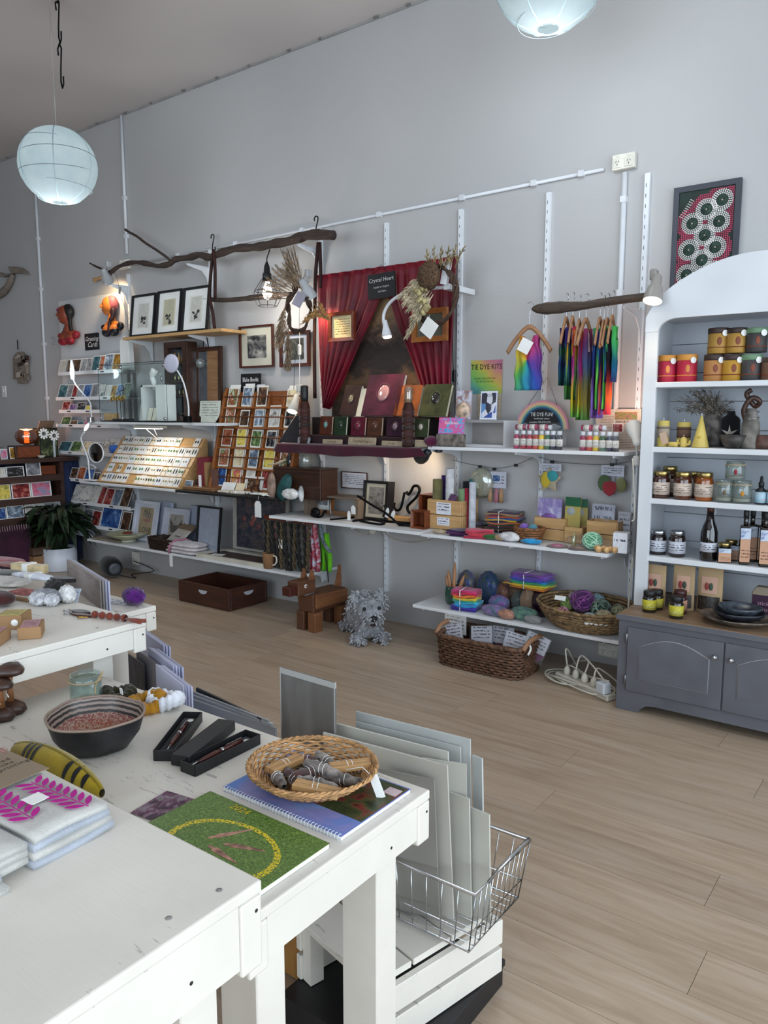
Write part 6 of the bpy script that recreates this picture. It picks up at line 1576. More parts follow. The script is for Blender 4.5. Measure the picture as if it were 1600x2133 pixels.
hkit('hanging felt star kit with yellow and teal pieces',(1122,965,1171,1022),.72,lambda w,h: [('felt_star',MB().prism([(x,z + h*.38) for x,z in star],-.014,-.006),fabric('b7a98a',.15)),('yellow_felt',MB().ball((-.02,-.018,h*.4),(.03,.006,.045),10,6),fabric('c9b02a',.1)),('teal_felt',MB().ball((.02,-.019,h*.55),(.035,.006,.03),10,6),fabric('2f9aa0',.1))])
hkit('hanging felt strawberry kit under the upper shelf',(1250,968,1302,1038),.66,lambda w,h: [('strawberry',MB().lathe([(0,0),(.03,.02),(.042,.05),(.035,.075),(0,.085)],14,TR(-.01,-.012,h*.05,0,0,0,(1,.3,1))),fabric('9c1f2c',.15)),('leaf',MB().ball((-.04,-.012,h*.45),(.035,.005,.045),10,6),fabric('4a6a3a',.15)),('leaf',MB().ball((.05,-.012,h*.42),(.03,.005,.04),10,6),fabric('7a7a4a',.15))])
# felt bundles
def folded(label,px,py,w,d,cols,each=.008,rz=0,Y=None,z=ZB2,name='felt_stack',tie=True,wob=.012):
 p = at_z(px,py,z) if Y is None else Vector((at_y(px,py,Y).x,Y,z)); t = T(name,label,'felt',(p.x,min(p.y,3.93),z + .001),rz); rq = random.Random(px)
 zz = 0
 for i,c in enumerate(cols):
  ww,dd_ = w*rq.uniform(.9,1.05),d*rq.uniform(.92,1.04); ox,oy = rq.uniform(-wob,wob),rq.uniform(-wob,wob)
  P('felt_sheet',MB().grid(lambda u,v: ((u - .5)*ww + ox,(v - .5)*dd_ + oy,zz + each*.5 + .006*math.sin(u*6 + i)*math.sin(v*4 + i*.7)*min(1,i*.4)),8,6),fabric(c,.1,20,300),t,solid=each*.92)
  zz += each
 if tie: P('string_tie',TUBE([(-.02,-d/2 - .004,0.002),(-.02,-d/2 - .006,zz),(-.02,d/2,zz + .004)],.003,5),CARDW,t)
 return t,zz
RNB = ['4a3a7a','2f5a9a','3a8a5a','c4b03a','c4702a','a83a3a']
folded('tall stack of rainbow striped felt sheets tied with string',1082,1100,.19,.12,['2a2a40','4a2f4a','6a4a2a','3a3a3a','7a2a3a','2a4a3a','b0603a','3a2f5a','c4a03a','3f5a9a','b85a3a','8a3a5a','a08060','4a3a4a'],.0085,.15)
folded('grey purple folded felt spread beside the crate',1012,1090,.24,.15,['4a3f55','8a6a5a','5a4f68','574a66'],.011,-.25,None,ZB2,'folded_felt',False,.02)
folded('deep purple folded felt at the shelf front',965,1104,.16,.08,['3a1f4a','4a1f50','351a42'],.011,.3,3.66,ZB2,'folded_felt',False)
folded('coral red folded felt at the shelf front',1000,1108,.15,.08,['b0304a','c0384a','b8404a','b83a50'],.012,.4,3.655,ZB2,'folded_felt',False)
for px,py,s,c,lb,nm in ((1020,1118,(.055,.03,.015),'2f5a2a','green felt bundle at the shelf front','felt_bundle'),(1062,1113,(.065,.035,.025),'c9c7c8','white wool batting bag at the shelf front','wool_bag'),(1107,1117,(.06,.03,.014),'1f8ac0','bright blue felt bundle at the shelf front','felt_bundle'),(1045,1100,(.06,.02,.014),'a98a68','tan felt roll lying behind the white wool','felt_bundle'),(915,1098,(.05,.02,.012),'b5a488','clear bag of pale wooden beads by the crate','bead_bag')):
 p = at_y(px,py,3.645); O(nm,MB().ball((0,0,s[2]),s,16,9,fn=lambda a,t_: 1 + .1*math.sin(5*a + 3*t_)),fabric(c,.15,25),lb,'felt',(p.x,3.645,ZB2 + .001))
wk = T; BASK = paint('7a5030',.6,.25,50)
wicker('small_wicker_basket','small round tan wicker basket on the felt shelf',(at_z(1140,1117,ZB2).x,3.70,ZB2 + .001),.06,.05,.075,BASK,0,1.35,6,18,.006,p=2.0,amp=.004)
for c,dx,lb in (('7a5ab0',-.03,'purple felt ball in the small tan basket'),('4a7a8a',.02,'teal felt ball in the small tan basket')): O('felt_ball',MB().ball((0,0,0),.028,12,9),fabric(c,.1),lb,'felt ball',(at_z(1140,1117,ZB2).x + dx,3.70,ZB2 + .07))
def slat_box(label,r,Y,dep,z,n=2,mat=PINE):
 X0,X1,Z0,Z1 = rect_y(*r,Y); w = (X1 - X0)/2; h = Z1 - z; t = T('slatted_box',label,'crate',((X0 + X1)/2,Y,z + .0005))
 for k in range(n):
  z0,z1 = h*k/n + .002,h*(k + 1)/n - .002
  P('front_slat',B(-w,w,0,.006,z0,z1),mat,t,bevel=.001); P('back_slat',B(-w,w,dep - .006,dep,z0,z1),mat,t,bevel=.001)
  for s in (-1,1): P('side_slat',B(s*w - .003,s*w + .003,.0065,dep - .0065,z0,z1),mat,t,bevel=.001)
 P('floor_slat',B(-w + .004,w - .004,.007,dep - .007,.002,.006),mat,t)
 return t
slat_box('small pine slat box holding the purple felt bag',(1113,1078,1176,1112),3.80,.1,ZB2); slat_box('small pine slat box holding the felt kit cards',(1222,1086,1284,1125),3.76,.1,ZB2); slat_box('small pine box behind the green seed packets',(1176,1098,1212,1114),3.78,.1,ZB2,1)
t = kit_bag('clear bag with purple and pink felt shapes above the slat box',(1116,1030,1172,1084),3.85,ZB2 + .02,art(('b9b4d0','8a78b8','d0cadc'),2.5,seed=2),fabric('7a4a9a',.2),None,.1)
P('maroon_felt',MB().ball((-.03,-.024,.06),(.035,.01,.035),10,6),fabric('5a1a3a',.1),t); P('pink_felt',MB().ball((.035,-.026,.045),(.045,.012,.03),10,6),fabric('b88a94',.1),t)
for i,(r,lb) in enumerate((((1176,1036,1208,1098),'green and yellow pattern packet standing on the felt shelf'),((1200,1040,1224,1096),'second green pattern packet turned sideways'))):
 X0,X1,Z0,Z1 = rect_y(*r,3.83 + .06*i); t = T('pattern_packet',lb,'packet',((X0 + X1)/2,3.83 + .06*i,ZB2 + .0182),rot=(-.08,0,.5*i)); w,h = X1 - X0,Z1 - ZB2 - .0182
 P('card',B(-w/2,w/2,-.003,.003,0,h),paint('b5a35a',.6),t); P('green_top',B(-w/2,w/2,-.0045,-.0031,h*.78,h),paint('1f5a3a',.6),t); P('round_print',MB().cyl(.022,0,.0012,16,TR(-.01,-.0032,h*.66,PI/2,0,0)),paint('a8acae',.6),t)
O('glass_vial',MB().lathe([(.012,0),(.013,.003),(.013,.05),(.006,.06),(.006,.075)],12),glass('d8d89a',.5),'small yellow glass vial in front of the green packets','vial',(at_y(1196,1100,3.70).x,3.70,ZB2 + .001))
t = kit_bag('needle felting kit with grey header card behind the slat box',(1229,1042,1283,1100),3.87,ZB2 + .008,art(('a9abba','b5b7c4','9d9fae'),2,lines=(4,'5a5c6a',.55,.95),seed=3),None,None,.08); P('picture',B(-.03,.03,-.0055,-.0045,.04,.10),pal('blue'),t)
kit_bag('small craft kit at the right end of the felt shelf',(1286,1060,1315,1098),3.85,ZB2 + .04,art(('a8a8b0','b4b4bc','9a9aa2'),2,lines=(5,'55565e',.3,.9),seed=4),None,None,.05)
O('white_carton',B(-.035,.035,-.03,.03,0,.10),art(('d4d6de','dcdee4','ccced6'),2,lines=(4,'4a4a55',.55,.75),seed=5),'white carton at the right end of the felt shelf','carton',(at_y(1303,1130,3.68).x - .02,3.68,ZB2 + .001),(0,0,.1),bevel=.002)
def yarn(label,loc,r,c,c2=None,name='yarn_ball',group=None,squash=.9,n=34):
 t = T(name,label,'yarn ball',loc,group=group); rq = random.Random(label)
 P('core',MB().ball((0,0,r*squash),(r*.93,r*.93,r*.93*squash),14,10),fabric(c,.2,20),t)
 m = [MB(),MB()]
 for i in range(n):
  ax = Vector((rq.uniform(-1,1),rq.uniform(-1,1),rq.uniform(-1,1))).normalized(); u = ax.orthogonal().normalized(); w = ax.cross(u); off = rq.uniform(-.45,.45); k = math.sqrt(1 - off*off)
  m[i % 2].tube([(ax*off + (u*math.cos(a) + w*math.sin(a))*k)*r*.97*(1 + .015*(i % 4)) for a in [2*PI*j/18 for j in range(18)]],r*.07,4,True,TR(0,0,r*squash,0,0,0,(1,1,squash)))
 P('wound_yarn',m[0],fabric(c,.15,20),t,stuff=True); P('wound_yarn',m[1],fabric(c2 or c,.25,20),t,stuff=True)
 return t
yarn('mint green yarn ball in a clear bag on the felt shelf',(at_y(1232,1128,3.66).x,3.67,ZB2 + .002),.048,'5f9a78','9cc8ac')
O('crinkled_bag',MB().ball((0,0,.035),(.13,.055,.035),18,10,fn=lambda a,t_: 1 + .08*math.sin(7*a + 4*t_)),FILM,'crinkled clear bag lying around the mint yarn ball','bag',(at_y(1228,1128,3.67).x,3.68,ZB2 + .001))
for i,(px,py,lb) in enumerate(((1160,1124,'round pink centred felt coaster at the shelf front'),(1205,1129,'pair of round brown felt coasters at the shelf front'))):
 t = T('felt_coaster',lb,'coaster',(at_y(px,py,3.64).x,3.65,ZB2 + .001))
 for j in range(1 + i): P('disc',MB().cyl(.055 - .008*j,.004*j,.004*j + .0038,24),fabric('6a5a55',.2),t)
 P('spiral_band',MB().tube([(.03*math.cos(a),.03*math.sin(a),.006 + .004*i) for a in [2*PI*k/20 for k in range(20)]],.004,5,True),fabric('a8607a' if i==0 else '8a7464',.1),t); P('centre',MB().cyl(.02,.004 + .004*i,.007 + .004*i,16),fabric('b07a8a' if i==0 else '9a8474',.1),t)
for i in range(3): O('timber_bobbin',MB().lathe([(.016,0),(.016,.008),(.010,.012),(.010,.028),(.016,.032),(.016,.04),(0,.04)],14),PINE,f'small turned timber bobbin lying at the shelf end, {NTH[i]} from left','bobbin',(at_y(1243 + i*13,1137,3.64).x,3.645,ZB2 + .017),(PI/2,0,.6 + .3*i),'timber bobbins at the shelf end')
rope = T('tied_rope','thin rope looping below the long shelf','rope',at_y(790,1105,3.72)); o = Vector(rope.location)
P('rope',TUBE(rel([(735,1098),(750,1108),(768,1113),(780,1104),(795,1102),(812,1118),(845,1128),(880,1127),(910,1118)],3.72),.005,5),fabric('8a8478',.2),rope); P('knot',MB().ball(at_y(776,1106,3.715) - o,(.03,.02,.02),10,8),fabric('a9a49a',.2),rope)
# ------------------------------------------------------------------ lowest right shelf
ZC_ = ZC + .0006
mg = T('green_mug','dark green glazed mug of wooden sticks on the lowest shelf','mug',(at_y(945,1245,3.76).x,3.76,ZC_))
P('body',MB().lathe([(.042,0),(.05,.02),(.052,.07),(.046,.105),(.042,.105),(.044,.06),(0,.02)],20),dglass('1f4a3c',.2),mg); P('handle',TUBE(spline([(.045,-.01,.09),(.08,-.02,.08),(.08,-.02,.05),(.048,-.01,.035)],4),.006,6),dglass('1f4a3c',.2),mg)
for i,(dx,tx,h_) in enumerate(((-.015,-.15,.16),(.0,.03,.21),(.018,.35,.15),(-.022,-.25,.13))): O('carved_stick',MB().lathe([(.008,0),(.012,.04),(.011,h_*.75),(.004,h_)],8),wood('9a6a48','b98a64',(20,20,3)),f'pale carved wooden stick in the green mug, {NTH[i]} from left','stick',(mg.location.x + dx,3.76,ZC_ + .035),(0,tx,0),'carved sticks in the green mug')
folded('rainbow felt stack with white tag at the left of the lowest shelf',972,1272,.145,.10,['3a2a8a','4a3aa8','2a8ac0','3ab0d0','4ab08a','d0b83a','d0702a','b82a4a','c03a70'],.013,.15,3.68,ZC_,'rainbow_felt_stack')
def puff(label,px,py,s,c,c2=None,Y=3.70,z=ZC_,glossy=True,nm='fibre_bag'):
 p = at_y(px,py,Y); t = T(nm,label,'bag',(p.x,Y,z)); P('wool',MB().ball((0,0,s[2]),s,24,16,fn=lambda a,t_: 1 + .09*math.sin(4*a + 3*t_) + .05*math.sin(9*a - 7*t_)),fabric(c,.25,38,c2=c2),t)
 if glossy: P('clear_wrap',MB().ball((0,0,s[2]*1.02),(s[0]*1.08,s[1]*1.1,s[2]*1.05),16,10,fn=lambda a,t_: 1 + .05*math.sin(9*a + 6*t_)),FILM,t)
 return t
puff('tall wrapped fibre roll of blue red and yellow on the lowest shelf',972,1240,(.055,.045,.09),'8a7a20','1f3f8a',3.85); puff('tall wrapped fibre roll of blue and green',1018,1244,(.07,.05,.095),'1f5a3a','1f2f7a',3.86); puff('brown and purple wrapped fibre beside the blue roll',1050,1240,(.05,.04,.07),'5a3040','8a5a3a',3.87)
puff('turquoise and lilac fibre bag at the shelf middle',1040,1262,(.06,.04,.045),'4a9ac0','8a4a9a',3.76); puff('teal and pink fibre bag near the shelf edge',1030,1282,(.075,.035,.03),'4a8a90','9a6ab0',3.66); puff('shiny blue green tinsel bag near the shelf edge',1092,1292,(.075,.045,.035),'2f5a6a','6a9a7a',3.68)
puff('peach fibre bag at the front of the lowest shelf',1055,1298,(.05,.03,.026),'b0705a','c08a70',3.64); puff('white glittering bag at the front of the lowest shelf',1110,1306,(.05,.025,.022),'a8a8a4','8a8a86',3.645); puff('cream fleece beside the dark jar on the lowest shelf',1100,1270,(.045,.04,.07),'b59a80','8a6a4a',3.80); puff('grey green fibre bag behind the tinsel bag',1080,1262,(.04,.035,.055),'5a6a5a','3f4a4a',3.82)
O('dark_purple_jar',MB().lathe([(.05,0),(.065,.03),(.07,.08),(.05,.13),(.04,.14),(0,.14)],20),dglass('22101f',.1),'round dark purple glass jar under the rainbow felt bundle','jar',(at_y(1128,1268,3.82).x,3.83,ZC_))
cn = O('pine_cone_basket',MB().lathe([(.05,0),(.075,.03),(.08,.10),(.07,.13),(.064,.13),(.07,.05),(0,.02)],20),wood('4a3a2c','6a5644',(20,20,20)),'dark woven pot behind the rainbow felt bundle','pot',(at_y(1085,1240,3.90).x,3.90,ZC_))
t,zz = folded('large rainbow felt bundle tied with string on top of the pot',1110,1222,.22,.12,['c4702a','d0a02a','c8c03a','3a9a6a','2f7ac0','4a4ab0','6a4aa8','8a5ac0','7a4a9a'],.010,-.1,3.83,ZC_ + .142,'rainbow_felt_bundle')
for c,ang in (('b82a5a',2.9),('c8602a',3.3),('c8a82a',3.7)): P('felt_corner',MB().prism([(0,-.03),(.09,0),(0,.03)],0,.004,TR(-.07,-.03,.02,PI/2,0,ang) ),fabric(c,.1),t)
bx_ = at_y(1218,1300,3.70).x
by = T('yarn_basket','wide woven seagrass bowl heaped with yarn balls','basket',(bx_,3.735,ZC_),rot=(.12,0,0))
SEAG = paint('7a6346',.8,.3,45)
m = MB()
for r_ in range(11):
 rr_ = .115 + .085*(r_/10)**.7; z = .012 + .12*(r_/10)**1.4
 P('coil',TUBE([(1.32*rr_*math.cos(a),.82*rr_*math.sin(a),z + .002*math.sin(a*40)) for a in [2*PI*i/56 for i in range(56)]],.0085,6,True),SEAG,by)
P('base',MB().lathe([(.14,0),(.15,.012),(0,.014)],28,TR(0,0,.012,0,0,0,(1.1,.75,1))),SEAG,by)
YB = [('magenta chunky yarn ball in the seagrass bowl',-.03,.0,.12,.062,'4f1f5a','8a4a8a'),('dark green striped yarn ball in the bowl',.07,.0,.10,.05,'2a3a30','7a9080'),('beige yarn ball in the bowl',.11,-.07,.07,.046,'8f8266','a89a7c'),('pastel rainbow yarn ball at the bowl front',.045,-.09,.055,.042,'9a6a70','7ab0b8'),('green grey yarn ball at the bowl front',-.04,-.09,.055,.034,'3a5a4a','7a9484'),('pink striped yarn ball at the bowl left',-.11,-.06,.065,.034,'9a4a60','c09098'),('lime green yarn ball at the bowl left',-.11,.0,.10,.036,'5f7a3a','8aa058'),('pale pink and white yarn ball at the bowl back',-.09,.05,.12,.04,'b0949c','c8b8bc'),('olive green yarn ball at the bowl right',.15,.03,.09,.042,'6a6a52','8a8a6c'),('lilac and teal yarn ball at the bowl back',.02,.07,.12,.042,'6a6a94','8ab0b0'),('mustard yarn ball peeking at the bowl left',-.16,-.03,.06,.026,'9a8a2a','b0a040')]
for lb,dx,dy,dz,r_,c,c2 in YB: yarn(lb,(bx_ + dx,3.735 + dy,ZC_ + dz - r_*.6),r_,c,c2,group='yarn balls in the seagrass bowl',n=26)
for i in range(5): O('wooden_button',MB().lathe([(.011,0),(.012,.002),(.011,.005),(0,.004)],12),CARDW,f'pale wooden button on the bowl rim, {NTH[i]} from left','button',(bx_ + .06 + i*.021,3.575 + .008*i,ZC_ + .073 + .002*(i % 2)),(PI/2 - .5,0,.2),'wooden buttons on the seagrass bowl')
O('white_bowl_tag',B(-.03,.03,-.001,.001,-.012,.012),CARDW,'white tag at the left of the seagrass bowl','tag',(bx_ - .12,3.66,ZC_ + .155),(-.5,0,0))
tb_ = T('shelf_edge_notice','white printed strip hanging from the lowest shelf above the basket','notice',(at_y(950,1295,3.60).x,3.594,ZC - .045)); P('card',B(-.07,.07,-.001,.001,-.075,.03),art(('b9b6b4','c4c1bf','b0adab'),2,lines=(5,'6a6866',.2,.9),seed=6),tb_)
# ------------------------------------------------------------------ on the floor below the shelves
hv = T('hive_box','dark stained timber hive box with white hand holes on the floor','box',(at_z(473,1262,0).x - .13,3.70,0))
hx,hy,hh = .27,.185,.155
HV = wood('331a12','4d2a1d',(3,20,20),.45)
P('front',B(-hx,hx,-hy,-hy + .02,.001,hh),HV,hv,bevel=.003); P('back',B(-hx,hx,hy - .02,hy,.001,hh),HV,hv,bevel=.003)
for s in (-1,1): P('side',B(s*hx - (.02 if s > 0 else 0),s*hx + (.02 if s < 0 else 0),-hy + .0205,hy - .0205,.001,hh),wood('331a12','4d2a1d',(20,3,20),.45),hv,bevel=.003)
P('floor_board',B(-hx + .021,hx - .021,-hy + .021,hy - .021,.002,.012),HV,hv)
half = [(.045*math.cos(PI + PI*i/12),.028*math.sin(PI + PI*i/12)) for i in range(13)]
P('hand_hole',MB().prism([(x,z + .115) for x,z in half],-hy - .0015,-hy + .002),paint('b9bcc4',.5),hv); P('hand_hole',MB().prism([(x,z + .115) for x,z in half],-.0015,.002,TR(hx,0,0,0,0,PI/2)),paint('b9bcc4',.5),hv)
# wooden block dog
dp = at_z(668,1310,0)
dg = T('wooden_dog','blocky recycled timber toy dog standing on the floor','toy dog',(-3.20,3.64,0),rz=PI/2 - .05)
W1 = wood('4d2e1e','6e4730',(3,24,24),.5); W2 = wood('6b4228','8c5c3a',(3,24,24),.5)
P('body',B(-.15,.15,-.065,.065,.125,.24),W1,dg,bevel=.004); P('body_side_board',B(-.14,.15,.0655,.085,.15,.235),W2,dg,bevel=.003); P('body_side_board',B(-.14,.15,-.085,-.0655,.15,.235),W2,dg,bevel=.003)
for x in (-.12,.12):
 for y in (-.05,.05): P('leg',B(x - .035,x + .035,y - .032,y + .032,0,.1245),W1 if y > 0 else W2,dg,bevel=.003)
P('neck',B(-.19,-.11,-.035,.035,.2405,.29),paint('7d7f86',.5),dg); P('head',B(-.26,-.11,-.05,.05,.25,.335),W1,dg,bevel=.004); P('muzzle',B(-.32,-.261,-.035,.035,.255,.31),paint('4a1f16',.5),dg,bevel=.004)
for s in (-1,1): P('ear',MB().prism([(-.02,0),(.02,0),(.0,.06)],-.012,.012,TR(-.13,s*.035,.3355)),W2,dg); P('eye',MB().cyl(.012,0,.003,12,TR(-.20,s*.0505,.305,PI/2*(1 if s < 0 else -1),0,0)),CARDW,dg); P('pupil',MB().cyl(.006,0,.0015,10,TR(-.20,s*.0537,.305,PI/2*(1 if s < 0 else -1),0,0)),INK,dg)
P('tail',MB().prism([(-.02,0),(.025,0),(.005,.14)],-.012,.012,TR(.145,0,.24,0,.1,0)),W2,dg)
O('hanging_cable',TUBE(spline([at_y(673,1125,3.80),at_y(678,1160,3.78),at_y(683,1195,3.76),at_y(684,1213,3.74)],4),.004,5),BLACKM,'black cord hanging from the shelf to the wooden dog tail','cord')
# fluffy grey dog
fd = T('fluffy_toy_dog','shaggy grey fabric toy dog crouching on the floor','toy dog',(-2.84,3.62,0),rz=2.45)
rq = random.Random(14)
m = MB(); blobs = [((.10,0,.12),(.14,.10,.115)),((-.07,0,.10),(.10,.09,.09)),((-.13,0,.19),(.085,.085,.085)),((-.19,0,.165),(.055,.05,.05)),((-.15,-.075,.03),(.06,.035,.03)),((-.15,.075,.03),(.06,.035,.03)),((.16,-.08,.03),(.06,.04,.03)),((.16,.08,.03),(.06,.04,.03)),((-.09,-.085,.25),(.035,.03,.06)),((-.09,.085,.25),(.035,.03,.06)),((.02,0,.22),(.07,.06,.06))]
for c_,r_ in blobs: m.ball(c_,r_,14,10)
b_ = P('body',m,fabric('8b8d92',.2,20),fd); remesh(b_,.012)
m = MB()
for c_,r_ in blobs:
 for k in range(58):
  a,b2 = rq.uniform(0,2*PI),math.acos(rq.uniform(-.75,1)); n_ = Vector((math.sin(b2)*math.cos(a),math.sin(b2)*math.sin(a),math.cos(b2))); p = Vector(c_) + Vector((n_.x*r_[0],n_.y*r_[1],n_.z*r_[2]))
  if p.z < .008: continue
  q = p + n_*.016 + Vector((rq.uniform(-.012,.012),rq.uniform(-.012,.012),-.012)); q.z = max(q.z,.004); m.tube([p,(p + q)/2 + n_*.006,q],[.006,.0055,.003],4)
P('rag_fur',m,fabric('9a9da4',.3,30,c2='c2c4c8'),fd,stuff=True)
P('nose',MB().ball((-.245,0,.175),(.018,.022,.018),10,8),BLACKM,fd)
for s in (-1,1): P('eye',MB().ball((-.20,s*.045,.225),.011,8,6),BLACKM,fd)
P('mouth',MB().ball((-.235,0,.135),(.012,.02,.008),8,6),paint('2a1a1c',.6),fd)
# wicker basket of felting kits
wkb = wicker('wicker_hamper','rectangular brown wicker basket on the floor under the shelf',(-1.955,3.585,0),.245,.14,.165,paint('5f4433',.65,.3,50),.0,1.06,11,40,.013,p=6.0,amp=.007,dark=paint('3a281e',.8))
P('handle',TUBE(spline([(.262,-.12,.165),(.27,-.06,.20),(.27,.06,.20),(.262,.12,.165)],5),.013,7),wood('8a6248','a57c5e',(20,3,20)),wkb); P('handle',TUBE(spline([(-.262,-.12,.165),(-.27,-.06,.20),(-.27,.06,.20),(-.262,.12,.165)],5),.013,7),wood('8a6248','a57c5e',(20,3,20)),wkb); P('rope_tie',TUBE(spline([(.268,-.07,.19),(.285,-.08,.17),(.28,-.10,.14)],4),.006,5),CARDW,wkb)
for i,(px,dy,c,lb) in enumerate(((955,-.06,'6a4a3a','brown felting kit with white header in the wicker basket'),(1000,0,'8a8f9a','grey white felting kit in the wicker basket'),(1030,.05,'5a1f3a','maroon felting kit in the wicker basket'),(1065,-.02,'9a9490','pale felting kit with printed sleeve in the wicker basket'),(1095,.03,'6a2050','plum felting kit at the right of the wicker basket'))):
 x = at_y(px,1330,3.56).x; t = T('felting_kit',lb,'craft kit',(x,3.585 + dy,.07),rot=(-.3,.15*(i - 2),.1),group='felting kits in the wicker basket')
 P('wool',MB().ball((0,.012,.045),(.06,.018,.045),12,8),fabric(c,.2),t); P('header_card',B(-.062,.062,-.008,-.006,.05,.14),art(('b9b8be','c4c3c9','aeadb3'),2,lines=(5,'4a4a52',.2,.95),seed=i),t); P('clear_bag',B(-.068,.068,-.012,-.010,0,.145),FILM,t)
# power board and leads
pbd = T('power_board','white six way power board with leads on the floor','power board',(-1.40,3.56,0),rz=-.45)
CREAMP = paint('c9c4b6',.45)
P('housing',B(-.19,.19,-.03,.03,0,.035),CREAMP,pbd,bevel=.006)
for i in range(5): P('plug',MB().lathe([(.017,0),(.019,.01),(.016,.03),(.006,.045)],12,TR(-.13 + i*.065,0,.0355)),CREAMP,pbd)
P('adaptor_plug',B(.13,.185,-.05,-.0,.036,.09),paint('d0d4da',.4),pbd,bevel=.005)
rq = random.Random(41)
for i in range(7):
 a = -.13 + (i % 5)*.065; pts = [(a,0,.08),(a + rq.uniform(-.03,.03),rq.uniform(-.02,.06),.17 - .02*i)] + [(rq.uniform(-.24,.24),rq.uniform(-.09,.15),.006 + .012*(i % 3)) for _ in range(4)]
 P('lead',TUBE(spline(pts,6),.0045,6),CREAMP,pbd)
for i in range(3): P('coiled_lead',TUBE([(-.14 + (.09 + .015*i)*math.cos(a),.01 + (.075 + .015*i)*math.sin(a),.006 + .007*i + .004*math.sin(2*a)) for a in [2*PI*k/28 for k in range(28)]],.0045,6,True),CREAMP,pbd)
hl = T('hanging_lead','white lamp leads hanging between the shelves and the hutch','lead',at_y(1320,1060,3.62)); o = Vector(hl.location)
P('cable',TUBE(rel([(1318,955),(1320,1000),(1322,1075),(1316,1085)],3.62),.004,5),CREAMP,hl); P('cable',TUBE(rel([(1318,1160),(1312,1230),(1306,1300)],3.70),.0045,5),CREAMP,hl)
# speaker
sp = T('portable_speaker','black rounded cylinder speaker lying on the floor by the wall','speaker',(at_z(232,1200,0).x,3.72,.085),rot=(0,PI/2,-.35))
P('body',MB().lathe([(.05,-.13),(.072,-.11),(.083,-.03),(.083,.03),(.072,.11),(.05,.13)],24),fabric('121214',.2,40,400,.7),sp); P('end_cap',MB().lathe([(.05,.1305),(.045,.138),(.02,.134),(0,.134)],20),paint('4a4d55',.4),sp)
O('speaker_cable',TUBE(spline([(sp.location.x + .12,3.70,.03),(sp.location.x + .25,3.78,.006),(sp.location.x + .1,3.85,.006),(sp.location.x + .3,3.93,.05),(po.location.x,3.955,po.location.z - .02)],6),.004,5),BLACKM,'black cable running from the speaker to the wall socket','cable')
# ------------------------------------------------------------------ goods in the hutch
zt_,zb2,zc2,za2 = [z + .001 for z in (HSH[3],HSH[2],HSH[1],HSH[0])]
def canister(label,px,pybot,ytop,Y,z,body,lid,leaf):
 p = at_y(px,pybot,Y); h = at_y(px,ytop,Y).z - z; r = .044
 t = T('tea_canister',label,'canister',(p.x,Y,z),rz=.35,group='tea canisters on the top hutch shelf')
 P('tube',MB().cyl(r,0,h*.78,28),paint(body,.5,.03),t); P('lid',MB().cyl(r + .001,h*.78,h,28),paint(lid,.5,.03),t)
 P('leaf_mark',MB().ball((0,-r,h*.48),(.010,.0012,.018),10,8),paint(leaf,.5),t); P('round_sticker',MB().cyl(.014,0,.0012,16,TR(.022,-r*.9 - .002,h*.78,PI/2,0,.45)),CARDW,t)
 P('print_line',MB().lathe([(r + .0006,h*.22),(r + .0006,h*.26)],28),paint(leaf,.5),t)
 return h
top_h = canister('crimson tea canister with orange lid, far left of the top shelf',1389,792,741,3.70,zt_,'a81f3c','c98a3a','d0803a')
canister('crimson tea canister with orange lid, second from left',1430,791,739,3.70,zt_,'b0223a','c98a3a','d0803a')
for x,b_,l_,nm in ((1487,'b07a44','3a2a26','tan tea canister with dark lid, lower left of the stack'),(1525,'b0822a','3a2a26','mustard tea canister with dark lid, lower middle of the stack'),(1564,'3f3c3c','6a8a6a','charcoal tea canister with green lid, lower right of the stack')):
 canister(nm,x,788,739,3.70,zt_,b_,l_,'7a3a20')
hst = at_y(1525,739,3.70).z - zt_
for x,b_,l_,nm in ((1495,'a9823a','3a2a26','ochre tea canister with dark lid, upper left of the stack'),(1533,'a9823a','33241f','ochre tea canister with dark lid, upper middle of the stack'),(1574,'3f3c3c','6a8a6a','charcoal tea canister with green lid, upper right of the stack')):
 canister(nm,x,739,684,3.705,zt_ + hst + .006,b_,l_,'7a3a20')
canister('brown tea canister at the right edge of the top shelf',1607,786,745,3.70,zt_,'6a4a38','4a3a30','7a3a20')
# candle shelf
WAX = paint('c9b25f',.55,.06)
def candle(label,px,py,ytop,Y,z,r,band=None):
 p = at_y(px,py,Y); h = at_y(px,ytop,Y).z - z; t = T('pillar_candle',label,'candle',(p.x,Y,z)); P('wax',MB().cyl(r,0,h,20),WAX,t); P('wick',MB().cyl(.0015,h,h + .012,6),CARDW,t)
 if band: P('paper_band',MB().lathe([(r + .001,h*.35),(r + .001,h*.8)],20),paint(band,.8),t); P('twine',MB().tube([(r*1.08*math.cos(a),r*1.08*math.sin(a),h*.72) for a in [2*PI*i/20 for i in range(20)]],.002,4,True),paint('4a3a2c',.8),t)
 return t
t = candle('yellow beeswax pillar candle with a kraft tag',1381,918,876,3.68,zb2,.027,'a99a88'); P('kraft_tag',MB().prism([(-.015,-.055),(.015,-.055),(.015,0),(-.015,0)],-.034,-.032),paint('b59a84',.8),t,loc=(.006,0,.065),rot=(0,-.3,0))
candle('banded beeswax pillar candle with a bow',1424,915,879,3.73,zb2,.030,'6a5040')
